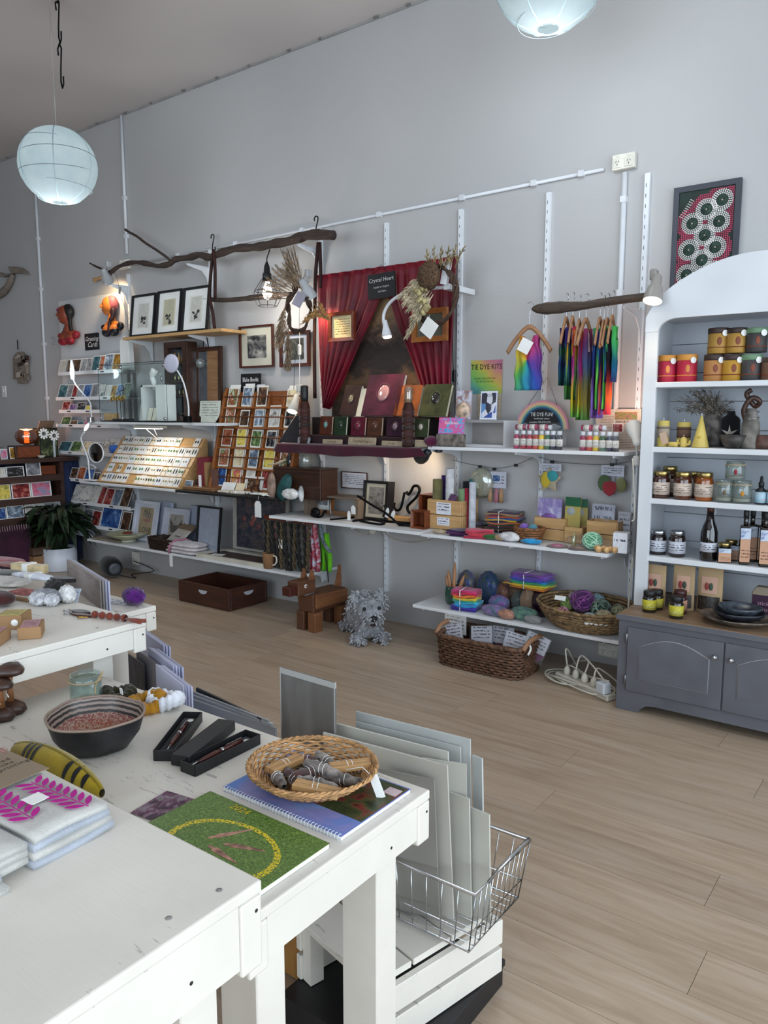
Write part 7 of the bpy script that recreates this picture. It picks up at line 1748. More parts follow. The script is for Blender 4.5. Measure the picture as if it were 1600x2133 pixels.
cc = T('cactus_candle','small cactus shaped yellow candle','candle',(at_y(1424,921,3.66).x,3.66,zb2)); P('stem',MB().lathe([(.013,0),(.016,.01),(.015,.035),(.008,.045),(0,.047)],12,fn=lambda r,z,a: r*(1 + .1*math.cos(6*a))),WAX,cc); P('arm',TUBE(spline([(.014,0,.012),(.026,0,.014),(.028,0,.03)],4),.006,6),WAX,cc); P('arm',TUBE(spline([(-.014,0,.016),(-.024,0,.018),(-.026,0,.034)],4),.006,6),WAX,cc); P('wick',MB().cyl(.001,.046,.056,5),CARDW,cc)
O('lying_candle',MB().cyl(.011,0,.04,14),WAX,'small beeswax candle lying on its side beside the cactus candle','candle',(at_y(1398,921,3.66).x - .005,3.655,zb2 + .0115),(0,PI/2,-.3))
cn = T('cone_candle','tall yellow cone candle with embossed bee','candle',(at_y(1459,922,3.66).x,3.66,zb2)); hc = at_y(1459,866,3.66).z - zb2; P('wax',MB().lathe([(.036,0),(.037,.004),(.004,hc),(0,hc + .001)],24),WAX,cn); P('wick',MB().cyl(.0015,hc,hc + .012,6),CARDW,cn); P('bee_relief',MB().ball((0,-.026,hc*.33),(.009,.004,.007),8,6),paint('b59a3f',.5),cn)
vs_ = T('dried_flower_vase','grey pottery vase of dried grey seed heads','vase',(at_y(1483,920,3.80).x,3.80,zb2)); P('vase',MB().lathe([(.035,0),(.045,.03),(.042,.12),(.036,.15),(.03,.15),(.036,.05),(0,.02)],20),paint('5f5a56',.8,.3,30),vs_)
rq = random.Random(6)
for k in range(3):
 m = MB()
 for i in range(46):
  a = rq.uniform(0,2*PI); el = rq.uniform(.15,1.35); L_ = rq.uniform(.07,.16); d = Vector((math.cos(a)*math.cos(el) - .35,math.sin(a)*math.cos(el)*.6,math.sin(el))); b0 = Vector((0,0,.14)); e = b0 + d*L_
  if e.z > .26: e.z = .26
  m.tube([b0,(b0 + e)/2 + Vector((0,0,.01)),e],.001,3)
  for j in range(4):
   p = b0 + (e - b0)*rq.uniform(.5,1); q = p + Vector((rq.uniform(-1,1),rq.uniform(-1,1),rq.uniform(-1,1)))*.02; m.tube([p,q],[.002,.0006],3)
 P('dried_stems',m,paint(['7d7468','8f867a','5f574d'][k],.9,.2,30),vs_,stuff=True)
jb = T('black_star_cloth','black velvet pouch with silver star behind the pottery bowl','pouch',(at_y(1520,915,3.76).x,3.76,zb2)); P('pouch',MB().prism([(-.045,0),(.045,0),(.04,.13),(.015,.15),(.02,.165),(-.02,.165),(-.012,.15),(-.04,.13)],-.012,.012),fabric('121014',.2),jb,bevel=.006)
P('silver_star',MB().prism([(math.cos(PI/2 + i*PI/6)*(.042 if i % 2==0 else .012),.06 + math.sin(PI/2 + i*PI/6)*(.042 if i % 2==0 else .012)) for i in range(12)],-.0145,-.0125),metal('8a857c',.5),jb)
O('pottery_bowl',MB().lathe([(.03,0),(.045,.02),(.062,.06),(.058,.06),(.04,.022),(0,.012)],22),paint('3a3632',.5,.3,25),'dark glazed pottery bowl in front of the black pouch','bowl',(at_y(1527,923,3.66).x,3.665,zb2))
sc = T('wrapped_statue','grey bottle shaped sculpture topped with a twisted dark root','sculpture',(at_y(1562,922,3.68).x,3.68,zb2)); P('bottle',MB().lathe([(.036,0),(.038,.01),(.037,.11),(.022,.16),(.02,.175)],20),paint('6a655e',.6,.25,20),sc); P('wire_wrap',MB().tube([(.03*math.cos(a)*1.1,.03*math.sin(a)*1.1,.11 + .004*a) for a in [k*.4 for k in range(40)]],.0015,4),CHROME,sc)
P('twisted_root',TUBE(spline([(-.02,0,.12),(-.03,-.01,.17),(0,-.01,.22),(.03,0,.205),(.01,.01,.185),(-.025,0,.235),(-.005,0,.255)],5),.011,7),DARKWOOD,sc)
O('stone_tealight',MB().lathe([(.032,0),(.036,.02),(.03,.06),(.026,.06),(.02,.03),(0,.03)],16),paint('4a322a',.6,.3,25),'small red brown tealight holder at the right of the candle shelf','candle holder',(at_y(1590,922,3.68).x,3.68,zb2))
# honey shelf
def pot(name,label,px,py,ytop,Y,z,r,body,lid,lbl,lines_=6,sq=False,cat='jar',grp=None,lidh=.16):
 p = at_y(px,py,Y); h = at_y(px,ytop,Y).z - z; t = T(name,label,cat,(p.x,Y,z),rz=.35,group=grp); n = 6 if sq else 24
 P('jar',MB().lathe([(r*.9,0),(r,.005),(r,h*(.8 - lidh*.6)),(r*.86,h*(1 - lidh))],n,smooth=not sq),body,t); P('lid',MB().cyl(r*.9,h*(1 - lidh),h,24),lid,t)
 if lbl: P('label',MB().lathe([(r + .0008,h*.14),(r + .0008,h*.6)],48 if not sq else 6,smooth=not sq),lbl,t)
 return t
GOLD = metal('b09a62',.3); SILV = metal('b4b6ba',.3); HL = art(('bfae9f','cbbbad','b3a293'),2,lines=(6,'7a6a5e',.15,.85),seed=2)
for i,(px,py,yt,Y,c,lb) in enumerate(((1376,1030,981,3.66,'3a1a10','dark honey jar with pale label, front left of the honey shelf'),(1394,1029,971,3.76,'421c0c','tall dark honey jar behind the front left jar'),(1422,1031,983,3.66,'4a200e','brown honey jar, middle of the front row'),(1442,1028,982,3.76,'5a280c','amber honey jar behind the middle jar'),(1466,1034,984,3.66,'7a3e0e','golden honey jar, right end of the honey row'))):
 pot('honey_jar',lb,px,py,yt,Y,zc2,.040 if Y < 3.7 else .037,dglass(c,.1),GOLD,HL,grp='honey jars in the hutch')
def cjar(label,px,py,ytop,Y,z,c):
 p = at_y(px,py,Y); h = at_y(px,ytop,Y).z - z; r = .042; t = T('candle_jar',label,'jar',(p.x,Y,z),group='clear candle jars in the hutch')
 P('glass',MB().lathe([(r*.92,0),(r,.004),(r,h*.8),(r*.9,h*.86),(r*.92,h),(r*.86,h),(r*.84,h*.86),(r*.94,h*.78),(r*.94,.008),(0,.006)],24),glass('e6ebe8',.12),t); P('wax',MB().cyl(r*.92,.008,h*.2,20),paint('c8beb0',.6),t); P('twine',MB().tube([(r*.97*math.cos(a),r*.97*math.sin(a),h*.83) for a in [2*PI*i/20 for i in range(20)]],.0025,5,True),paint('a8977c',.9),t); P('charm',MB().ball((.01,-r,h*.45),(.008,.003,.012),8,6),paint(c,.6),t)
 return h
hj = cjar('clear candle jar with twine, lower left of three',1508,1040,999,3.66,zc2,'6a5a4a'); cjar('clear candle jar with amber charm, lower right of three',1545,1042,1001,3.66,zc2,'b07a2a'); cjar('clear candle jar with red charm stacked on the other two',1531,1000,961,3.66,zc2 + hj + .003,'8a2a3a')
for px,lb in ((1584,'dropper bottle with pale blue label on the honey shelf'),(1609,'dark dropper bottle at the right end of the honey shelf')):
 p = at_y(px,1045,3.66); hb = at_y(px,991,3.66).z - zc2; t = T('dropper_bottle',lb,'bottle',(p.x,3.66,zc2),rz=.35); P('bottle',MB().lathe([(.021,0),(.023,.004),(.023,hb*.48),(.010,hb*.58),(.010,hb*.62)],20),dglass('10181a'),t); P('label',MB().lathe([(.0236,hb*.06),(.0236,hb*.44)],24),art(('8fb4c8','a4c4d4','c8a8a4'),1.5,seed=2),t); P('dropper',MB().lathe([(.011,hb*.6),(.012,hb*.76),(.007,hb*.8),(.006,hb*.97),(0,hb)],14),BLACKM,t)
# bottle shelf
JL = art(('b9bcc6','c6c9d2','abaeb8'),2,lines=(5,'3a3a44',.2,.85),seed=4)
pot('jam_jar','dark jam jar with silver lid, left end of the bottle shelf',1370,1151,1104,3.68,za2,.040,dglass('170d0c',.1),SILV,JL); pot('jam_jar','dark jam jar with silver lid, second on the bottle shelf',1410,1155,1105,3.67,za2,.037,dglass('1f0f0a',.1),SILV,JL)
p = at_y(1475,1164,3.655); hb = at_y(1475,1053,3.655).z - za2
t = T('swing_top_bottle','tall black swing top bottle with white label','bottle',(p.x,3.655,za2),rz=.35); P('bottle',MB().lathe([(.034,0),(.037,.006),(.037,hb*.52),(.03,hb*.62),(.018,hb*.74),(.014,hb*.9)],24),dglass('0f0a0b',.06),t); P('stopper',MB().cyl(.015,hb*.9,hb,16),paint('4a2a22',.5),t); P('label',MB().lathe([(.0376,hb*.17),(.0376,hb*.34)],28),JL,t)
for s in (-1,1): P('wire_bail',TUBE(spline([(s*.014,0,hb*.82),(s*.022,0,hb*.88),(s*.016,0,hb*.96)],4),.0015,4),CHROME,t)
OL = art(('b98a68','c4977a','ad7d5c'),1.5,lines=(7,'5a3a2a',.1,.6),seed=2); SKY = art(('b9c4d6','c6d0de','5a6a9a'),1.5,seed=5)
def box_bottle(name,label,px,py,ytop,Y,w,z=za2,short=False):
 p = at_y(px,py,Y); h = at_y(px,ytop,Y).z - z; t = T(name,label,'bottle' if not short else 'jar',(p.x,Y,z),rz=.3)
 bh = h*(.72 if not short else .78); P('vessel',B(-w,w,-w,w,0,bh),dglass('15120c',.08),t,bevel=.006,seg=2); P('neck',MB().cyl(w*(.45 if not short else .8),bh,h*(.86 if not short else .84),16),dglass('15120c',.08),t); P('cap',MB().cyl(w*(.52 if not short else .95),h*(.86 if not short else .84),h,16),BLACKM if not short else GOLD,t)
 P('label',B(-w*.92,w*.92,-w - .0012,-w - .0003,bh*.08,bh*.66),OL,t); P('upper_label',B(-w*.92,w*.92,-w - .0012,-w - .0003,bh*.665,bh*.94),SKY,t)
box_bottle('olive_oil_bottle','square dark oil bottle with peach label, front left pair',1549,1175,1062,3.65,.022); box_bottle('olive_oil_bottle','square dark oil bottle partly hidden behind the front left one',1563,1170,1060,3.74,.022); box_bottle('olive_oil_bottle','square dark oil bottle at the right edge of the shelf',1590,1178,1066,3.65,.022); box_bottle('olive_oil_bottle','square dark oil bottle behind the rightmost bottle',1586,1170,1062,3.74,.022)
box_bottle('spread_jar','small square spread jar with peach label, front',1508,1170,1130,3.65,.028,short=True); box_bottle('spread_jar','small square spread jar with gold lid behind the front one',1522,1166,1124,3.73,.028,short=True)
# cupboard top
ZH = .456
def pouch(label,r,Y,rz=0,seed=1):
 X0,X1,Z0,Z1 = rect_y(*r,Y); w = X1 - X0; h = Z1 - ZH; t = T('tea_pouch',label,'pouch',((X0 + X1)/2,Y,ZH),rz,group='kraft tea pouches on the cupboard')
 def fn(sg): return lambda u,v: ((u - .5)*w*(1 - .04*v),sg*.028*(1 - v)**.8*math.sin(PI*min(1,max(0,u)))**.5 + sg*.002,h*v)
 P('kraft_front',MB().grid(fn(-1),10,10),paint('a98f6c',.7,.05),t); P('kraft_back',MB().grid(fn(1),10,10),paint('a98f6c',.7,.05),t)
 P('window',MB().grid(lambda u,v: ((u - .5)*w*.84,-.0285*(1 - (.06 + .3*v))**.8*math.sin(PI*(.08 + u*.84))**.5 - .006,h*(.06 + .3*v)),8,4),paint('2a2420',.3,.6,90),t)
 P('label',MB().grid(lambda u,v: ((u - .5)*w*.62,-.0285*(1 - (.42 + .36*v))**.8*math.sin(PI*(.19 + u*.62))**.5 - .006,h*(.42 + .36*v)),8,4),paint('c79d88',.6),t)
 for s,c in ((-1,'8a3a34'),(1,'3a4a3a')): P('leaf_logo',MB().ball((s*.009,-.0255,h*.58),(.009,.002,.018),10,8),paint(c,.6),t)
 P('zip_seal',B(-w*.47,w*.47,-.0036,.0036,h*.86,h*.88),paint('9a8262',.7),t)
pouch('kraft tea pouch with leaf logo, left of three',(1340,1176,1388,1262),3.66); pouch('kraft tea pouch with leaf logo, middle of three',(1402,1178,1448,1262),3.66); pouch('kraft tea pouch with leaf logo, right of three',(1453,1180,1507,1262),3.68)
YL = art(('a8a01f','bcb43a','8a841f'),2,lines=(6,'d8d8a0',.1,.55),seed=3)
for px,py,yt,Y,lb in ((1352,1275,1230,3.52,'yellow labelled balm jar, left front of the cupboard top'),(1367,1266,1228,3.585,'yellow labelled balm jar behind the left front one'),(1408,1286,1241,3.48,'yellow labelled balm jar, second in front of the pouches')):
 pot('balm_jar',lb,px,py,yt,Y,ZH,.031,dglass('1a1712',.15),BLACKM,YL,grp='yellow balm jars',lidh=.24)
pot('plum_jar','dark plum jar behind the second balm jar',1416,1264,1229,3.575,ZH,.031,dglass('3a1620',.2),paint('3a1a1c',.4),art(('a87a64','b58a74','9a6c58'),2,lines=(4,'5a3a30',.2,.8),seed=2),lidh=.22)
bp = Vector((at_y(1535,1285,3.54).x,3.54,ZH))
def slab_bowl(name,label,loc,r,h,c,rough,wob,sx=1.0):
 return O(name,MB().lathe([(r*.5,0),(r*.6,.004),(r*.92,h*.7),(r,h),(r*.96,h*1.01),(r*.85,h*.66),(r*.5,.010),(0,.009)],36,TR(0,0,0,0,0,0,(sx,1,1)),fn=lambda rr_,z,a: rr_*(1 + wob*math.sin(3*a + 1) + wob*.5*math.sin(7*a))),paint(c,rough,.35,30,.4,40),label,'bowl',loc)
slab_bowl('pottery_platter','wide rustic grey brown pottery platter on the cupboard',bp,.125,.035,'5a5048',.55,.02,1.25); slab_bowl('pottery_bowl','dark wavy pottery bowl stacked in the platter',bp + Vector((.005,0,.018)),.10,.04,'26282f',.35,.03,1.1); slab_bowl('pottery_bowl','speckled blue grey pottery bowl on top of the stack',bp + Vector((.01,0,.038)),.082,.042,'3a4048',.3,.025,1.1)
ch = T('chai_packet','purple and kraft chai packet at the right edge','packet',(at_y(1592,1268,3.70).x,3.70,ZH)); P('packet',MB().prism([(-.05,0),(.07,0),(.07,.135),(.06,.145),(-.035,.145),(-.05,.12)],-.025,.025),paint('8f8270',.7),ch,bevel=.004); P('purple_label',B(-.046,.068,-.0265,-.0255,.01,.11),paint('35162f',.5),ch); text('sticky\nchai',.026,paint('a88a9a',.6),ch,(.005,-.027,.06))
# dot painting above the hutch
X0,X1,Z0,Z1 = rect_y(1404,385,1541,600,3.985)
dpx = T('dot_painting','grey framed dot painting of linked circles above the hutch','painting',(-1.046,3.996,1.86)); dw,dh = .306,.59
P('frame',MB().ring(dw,dh,.025,-.022,-.001),paint('3b3e47',.5),dpx); P('canvas',B(-dw/2 + .02,dw/2 - .02,-.012,-.002,.02,dh - .02),paint('1c2a24',.7,.2,12),dpx)
k_ = [((q := at_y(x,y,3.985)).x + 1.046,q.z - 1.86) for x,y in ((1505,416),(1472,436),(1498,461),(1442,466),(1468,490),(1490,515),(1435,521),(1462,542),(1430,573),(1484,565))]
mw_,mp_ = MB(),MB()
def dot(m,x,z,r):
 if abs(x) < dw/2 - .026 and .026 < z < dh - .026: m.lathe([(r,0),(r*.8,.0022),(0,.003)],6,TR(x,-.0125,z,PI/2,0,0))
for x,z in k_:
 for rr_,n_ in ((.047,30),(.039,25),(.031,20)):
  for i in range(n_):
   a = 2*PI*i/n_; dot(mw_,x + rr_*math.cos(a),z + rr_*math.sin(a),.0043)
 P('green_disc',MB().cyl(.0255,0,.002,18,TR(x,-.0122,z,PI/2,0,0)),paint('20342b',.7,.4,90),dpx); P('centre_dot',MB().cyl(.004,0,.002,10,TR(x,-.0144,z,PI/2,0,0)),paint('a89a8c',.7),dpx)
gx = -dw/2
while gx < dw/2:
 gz = .02
 while gz < dh:
  d_ = min(math.hypot(gx - x,gz - z) for x,z in k_)
  if .050 < d_ < .075: dot(mp_,gx,gz,.0044)
  gz += .0088
 gx += .0088
for i in range(9):
 for j in (-1,0,1): dot(mw_,-.115 + i*.006 + j*.006,.45 + i*.009 - j*.004,.0032)
P('white_dots',mw_,paint('dedad6',.7),dpx,stuff=True); P('pink_dots',mp_,paint('b84a66',.7),dpx,stuff=True)
# ------------------------------------------------------------------ paper lanterns
def lantern(label,c,r,hooks=False,asp=(1,1,.98)):
 t = T('paper_lantern',label,'lantern',c); tt = NT('lit_rice_paper')
 f = tt.noise(tt.coord('Object'),9,4); e = tt.n('Emission'); tt.l(tt.ramp(f,[(.3,'bcd9e2'),(.7,'d3ebf0')]),e.inputs[0]); e.inputs[1].default_value = .95
 d = tt.n('BsdfDiffuse'); d.inputs[0].default_value = (.7,.75,.78,1); mx = tt.n('MixShader'); mx.inputs[0].default_value = .8; tt.l(d.outputs[0],mx.inputs[1]); tt.l(e.outputs[0],mx.inputs[2]); tt.l(mx.outputs[0],tt.out.inputs[0])
 n = 14
 prof = [(r*math.sin(.2 + (PI - .4)*j/n),-r*math.cos(.2 + (PI - .4)*j/n)) for j in range(n + 1)]
 P('paper_shade',MB().grid(lambda u,v: (lambda rr_,z: (rr_*math.cos(2*PI*u)*asp[0],rr_*math.sin(2*PI*u)*asp[1],z*asp[2]))(prof[min(n,int(v*n + .5))][0]*(1 + .012*math.cos(14*2*PI*v)),prof[min(n,int(v*n + .5))][1]),32,n,closed_u=True),tt.m,t)
 for j in range(0,n + 1,2): P('wire_rib',TUBE([(prof[j][0]*1.006*math.cos(a),prof[j][0]*1.006*math.sin(a),prof[j][1]*asp[2] + .18*r*math.sin(a + j)*(0 if j in (0,n) else .35)) for a in [2*PI*i/32 for i in range(32)]],.0018,4,True),paint('7d878a',.7),t)
 for k in range(6): P('paper_seam',TUBE([(p[0]*1.003*math.cos(k*PI/3 + .4),p[0]*1.003*math.sin(k*PI/3 + .4),p[1]*asp[2]) for p in prof],.004,4),paint('a9bcc2',.8),t)
 P('bulb',MB().ball((0,0,r*.35),(.05,.05,.06),14,10),emit('f4fdff',12),t); P('socket',MB().cyl(.02,r*.35 + .055,r,10),CARDW,t)
 P('cord',TUBE([(0,0,r*.97),(0,0,3.748 - c[2])],.004,6),fabric('9a948c',.1),t); P('ceiling_rose',MB().cyl(.05,3.72 - c[2],3.749 - c[2],20),CARDW,t)
 l = bpy.data.lights.new('lantern_light','POINT'); l.energy = 26; l.color = (.86,.95,1.0); l.shadow_soft_size = r
 link('lantern_light',l,t,(0,0,-r*1.25))
dL = ray(121,345); lantern('round white paper lantern hanging at the upper left',CAM + dL*4.5,.217)
dL = ray(1145,-57); lantern('round white paper lantern cut off at the top of the picture',CAM + dL*3.15,.225)
c = at_z(119,-4,3.748)
sh = T('ceiling_s_hooks','two linked black S hooks hanging from the ceiling by the lantern','hook',c)
zz = 0
for k in range(2):
 s = .12; P('hook',TUBE([(x*s*.35,0,z*s - s*1.05 - k*s*2.05) for x,z in [(-.4,.55),(-.5,.85),(0,1.05),(.4,.8),(.2,.3),(0,-.2),(-.1,-.7),(.2,-1.0),(.5,-.85),(.55,-.5)]],.005,6),BLACKIRON,sh)
P('screw_eye',MB().cyl(.004,-.03,0,6),BLACKIRON,sh)
# ------------------------------------------------------------------ nearest table: printed tea towels
Z1_,Z2_,Z3_,Z4_ = .7556,.6756,.8156,.7556
LINEN = fabric('b9b6b0',.06,14,420);
p0 = at_z(130,1700,Z1_)
tw1 = T('printed_tea_towels','stack of folded linen tea towels with pink leaf print and kraft band','tea towels',(-1.15,.55,Z1_),rz=.06)
for i in range(4):
 P('folded_linen',MB().grid(lambda u,v: ((u - .5)*(.37 - .004*i),(v - .5)*(.13 - .004*i),.006 + i*.0105 + .003*math.sin(5*u + i)*math.sin(4*v)),14,10),LINEN if i % 2 else fabric('a9adb6',.06,14,420),tw1,solid=.0095)
def leaf_poly(L_,w): return [(L_*i/10,w*math.sin(PI*i/10)**.8) for i in range(11)] + [(L_*i/10,-w*math.sin(PI*i/10)**.8) for i in range(9,0,-1)]
PINKP = paint('b01a86',.7); FLAT = Matrix(((1,0,0,0),(0,0,1,0),(0,1,0,0),(0,0,0,1)))
def sprig(par,x0,y0,ang,n,L_,z,mat):
 M0 = TR(x0,y0,z,0,0,ang); P('printed_stem',B(0,n*L_*.62,-.0008,.0008,0,.0006,M0),mat,par)
 for k in range(n):
  for s in (-1,1): P('printed_leaf',MB().prism(leaf_poly(L_,L_*.17),0,.0006,M0 @ TR(.006 + k*L_*.62,s*.002,0,0,0,s*.8) @ FLAT),mat,par)
sprig(tw1,.175,.03,PI + .02,8,.028,.0475,PINKP); sprig(tw1,.14,-.035,PI - .05,6,.03,.0475,PINKP)
P('kraft_band',MB().box(-.16,.05,-.069,.069,.0485,.0498),paint('8f7d68',.8,.05),tw1,loc=(-.03,0,0)); text('FLOWOF',.036,paint('b07a78',.8),tw1,(-.10,.0,.0502),rot=(0,0,PI/2)); text('hand-printed\nfrom blocks\nlinoleum printing',.015,paint('3a3632',.8),tw1,(-.05,.01,.0502),rot=(0,0,PI/2),spacing=1.1)
P('price_sticker',B(-.014,.014,-.014,.014,.0476,.0486),CARDW,tw1,loc=(.09,.0,0))
tw2 = T('printed_tea_towel','folded linen tea towel with dark blue whale print in front','tea towel',(-1.14,.41,Z1_ + .013),rz=.06)
for i in range(3): P('folded_linen',MB().grid(lambda u,v: ((u - .5)*.36,(v - .5)*.14,.005 + i*.010 + .003*math.sin(6*u + i)*math.sin(3*v)),12,8),LINEN,tw2,solid=.0085)
P('blue_print',MB().prism([(-.13,-.05),(-.02,-.058),(.09,-.03),(.13,.0),(.12,.03),(.05,.04),(-.06,.02),(-.16,.03)],0,.0006,TR(0,0,.0335) @ FLAT),paint('14304f',.8,.1),tw2); P('print_eye',MB().cyl(.012,0,.001,14,TR(.09,.008,.034)),LINEN,tw2)
for k in range(3): P('print_line',B(-.002,.002,-.018,.018,0,.0006),LINEN,tw2,loc=(.03 + .018*k,-.015,.0342),rot=(0,0,.3))
tw3 = T('plain_tea_towel','plain folded linen tea towel at the left front of the near table','tea towel',(-1.09,.40,Z1_),rz=.06); P('folded_linen',MB().grid(lambda u,v: ((u - .5)*.3,(v - .5)*.09,.005 + .003*math.sin(5*u)),10,5),LINEN,tw3,solid=.009); P('fold_over',MB().grid(lambda u,v: ((u - .5)*.28,(v - .5)*.08,.016 + .003*math.sin(6*u + 1)),10,5),fabric('a9adb6',.06,14,420),tw3,solid=.009)
# ------------------------------------------------------------------ lower table goods
def t2(px,py,z=Z2_): return at_z(px,py,z)
bw = T('carved_pottery_bowl','large oval carved pottery bowl with striped rim and terracotta inside','bowl',(-1.40,.872,Z2_),rz=.15)
def wav(a): return 1 + .035*math.sin(3*a) + .018*math.sin(7*a)
sx,sy = .88,.84
P('outer_wall',MB().lathe([(.05,0),(.075,.006),(.103,.04),(.115,.075)],40,TR(0,0,0,0,0,0,(sx,sy,1)),caps=False,fn=lambda r,z,a: r*wav(a)),paint('1f1e20',.45,.3,20),bw)
def bowlin():
 t = NT('carved_glaze'); tc = t.n('TexCoord'); s = t.n('SeparateXYZ'); t.l(tc.outputs['UV'],s.inputs[0]); wv = t.noise(t.coord('UV',(30,9,1)),3,2,.5,1.0)
 st = t.math('GREATER_THAN',t.math('FRACT',t.math('ADD',t.math('MULTIPLY',s.outputs[1],8),t.math('MULTIPLY',t.noise(t.coord('UV',(14,1,1)),3,2),.5))),.5)
 rim = t.mix(st,'2a2220','8a7a70'); inn = t.mix(t.math('GREATER_THAN',wv,.52),t.ramp(s.outputs[1],[(.0,'8a7060'),(.25,'9a4a2a'),(.5,'7a3a3a')]),'a08a78'); t.col(t.mix(t.math('GREATER_THAN',s.outputs[1],.58),inn,rim)); return t.surf(.4)
P('inner_wall',MB().lathe([(0.001,.010),(.05,.012),(.085,.03),(.098,.045),(.106,.062),(.112,.0755)],40,TR(0,0,0,0,0,0,(sx,sy,1)),caps=False,fn=lambda r,z,a: r*wav(a)),bowlin(),bw)
P('rim',MB().tube([(.1135*wav(a)*math.cos(a)*sx,.1135*wav(a)*math.sin(a)*sy,.0755) for a in [2*PI*i/48 for i in range(48)]],.0028,6,True),paint('8a7668',.5),bw)
p = t2(165,1482); cj = T('candle_jar','clear glass jar candle with twine and pressed flower','jar',(p.x,p.y + .02,Z2_)); r = .036
P('glass',MB().lathe([(r*.93,0),(r,.004),(r,.066),(r*.94,.072),(r*.96,.086),(r*.90,.086),(r*.88,.072),(r*.94,.064),(r*.94,.006),(0,.005)],28),glass('e2ebe8',.1),cj); P('wax',MB().cyl(r*.92,.006,.018,24),paint('b9a88c',.5),cj); P('tealight',MB().cyl(.018,.0182,.03,18),paint('b5a98c',.5),cj); P('twine',MB().tube([(r*1.0*math.cos(a),r*1.0*math.sin(a),.072) for a in [2*PI*i/24 for i in range(24)]],.002,5,True),paint('a08c6c',.9),cj); P('twine_bow',TUBE(spline([(r,0,.072),(r + .012,.005,.08),(r + .02,.012,.1),(r + .008,.008,.085),(r,.002,.06),(r + .003,.0,.045)],4),.002,5),paint('a08c6c',.9),cj); P('pressed_flower',MB().ball((.02,-r*.86,.035),(.004,.001,.006),8,6),paint('7a2030',.6),cj)
for i,(px,py,c,lb,rz) in enumerate(((248,1466,'2a2616','olive green scrunchie beside the glass jar',.2),(305,1480,'9a6a14','mustard yellow scrunchie in front of the white one',1.1),(345,1475,'cfd0d6','white muslin scrunchie at the table edge',.4))):
 p = t2(px,py); m = MB(); R_a,r_a = .032,.016
 m.grid(lambda u,v: ((R_a + r_a*(1 + .16*math.sin(17*2*PI*u))*math.cos(2*PI*v))*math.cos(2*PI*u),(R_a + r_a*(1 + .16*math.sin(17*2*PI*u))*math.cos(2*PI*v))*math.sin(2*PI*u)*.75,r_a + r_a*(1 + .14*math.sin(13*2*PI*u + 1))*math.sin(2*PI*v)*1.1 + .006*math.sin(2*2*PI*u + i)),66,10)
 t = T('scrunchie',lb,'scrunchie',(p.x,p.y,Z2_ + .006),rot=(.25 if i==1 else 0,0,rz)); P('gathered_fabric',m,fabric(c,.15,20),t)
 if i==0: P('care_tag',B(-.004,.004,-.001,.001,.0,.02),CARDW,t,loc=(.03,-.02,.03),rot=(.4,.3,0))
# pen boxes
def pen_box(label,a,b,lidded,pen=True):
 pa,pb_ = t2(*a),t2(*b); d = (pb_ - pa); L_ = d.length; rz = math.atan2(d.y,d.x); t = T('pen_box',label,'pen box',tuple((pa + pb_)/2),rz,group='black pen boxes'); w = .021
 if lidded: P('lid',B(-L_/2,L_/2,-w,w,.001,.024),BLACKM,t,bevel=.0015); return
 P('tray_floor',B(-L_/2 + .002,L_/2 - .002,-w + .002,w - .002,.0005,.008),fabric('0d0d0f',.1),t)
 for s in (-1,1): P('side_wall',B(-L_/2,L_/2,s*w - .001,s*w + .001,0,.022),BLACKM,t); P('end_wall',B(s*L_/2 - .001,s*L_/2 + .001,-w + .0012,w - .0012,0,.022),BLACKM,t)
 P('round_label',MB().cyl(.007,.0,.001,14,TR(L_/2 - .018,0,.0085)),CARDW,t)
 pn_ = T('turned_pen',label.replace('open black pen box','turned timber pen lying in the open box'),'pen',tuple((pa + pb_)/2 + Vector((0,0,.0145))),rot=(0,PI/2,rz)); Lp = .125
 P('lower_barrel',MB().lathe([(.0025,-Lp/2),(.0045,-Lp/2 + .012),(.006,-.02),(.0055,-.003)],14),wood('33120f','54221b',(40,40,4),.3),pn_); P('upper_barrel',MB().lathe([(.0055,.004),(.0062,.03),(.005,Lp/2 - .008)],14),wood('33120f','54221b',(40,40,4),.3),pn_)
 P('centre_ring',MB().cyl(.0062,-.0028,.0038,14),CHROME,pn_); P('tip',MB().lathe([(.001,-Lp/2 - .016),(.003,-Lp/2 - .0002)],12),CHROME,pn_); P('clip',B(-.0075,-.0062,-.0012,.0012,.012,.055),CHROME,pn_)
pen_box('open black pen box with a pen, left of three',(342,1585),(402,1502),False); pen_box('closed black pen box in the middle of three',(375,1598),(473,1520),True); pen_box('open black pen box with a long pen, right of three',(392,1612),(527,1545),False)
# plush leaning on the near table
p = t2(140,1600); py = T('yellow_plush','mustard felt plush fish with black stripes at the table step','plush',(-1.285,.716,Z2_),rz=.02)
def pl(u,v):
 a = 2*PI*u; x = -.14 + .28*v; w = .030*math.sin(PI*min(1,v*.92 + .06))**.6; return (x,w*math.cos(a),.042 + .042*math.sin(PI*min(1,v*.92 + .06))**.6*math.sin(a))
P('body',MB().grid(pl,22,22,closed_u=True),fabric('9a8418',.1,20),py); P('seam',TUBE([pl(.25 + .0,v/16) for v in range(17)],.003,5),fabric('8a7612',.1),py)
for v in (.24,.30,.36,.72,.80,.88):
 P('black_stripe',MB().grid(lambda a_,b_: (lambda q: (q[0],q[1]*1.05,.042 + (q[2] - .042)*1.05))(pl(.2 + .3*a_,v + (b_ - .5)*.035*math.sin(PI*a_))),12,3),fabric('141312',.1),py)
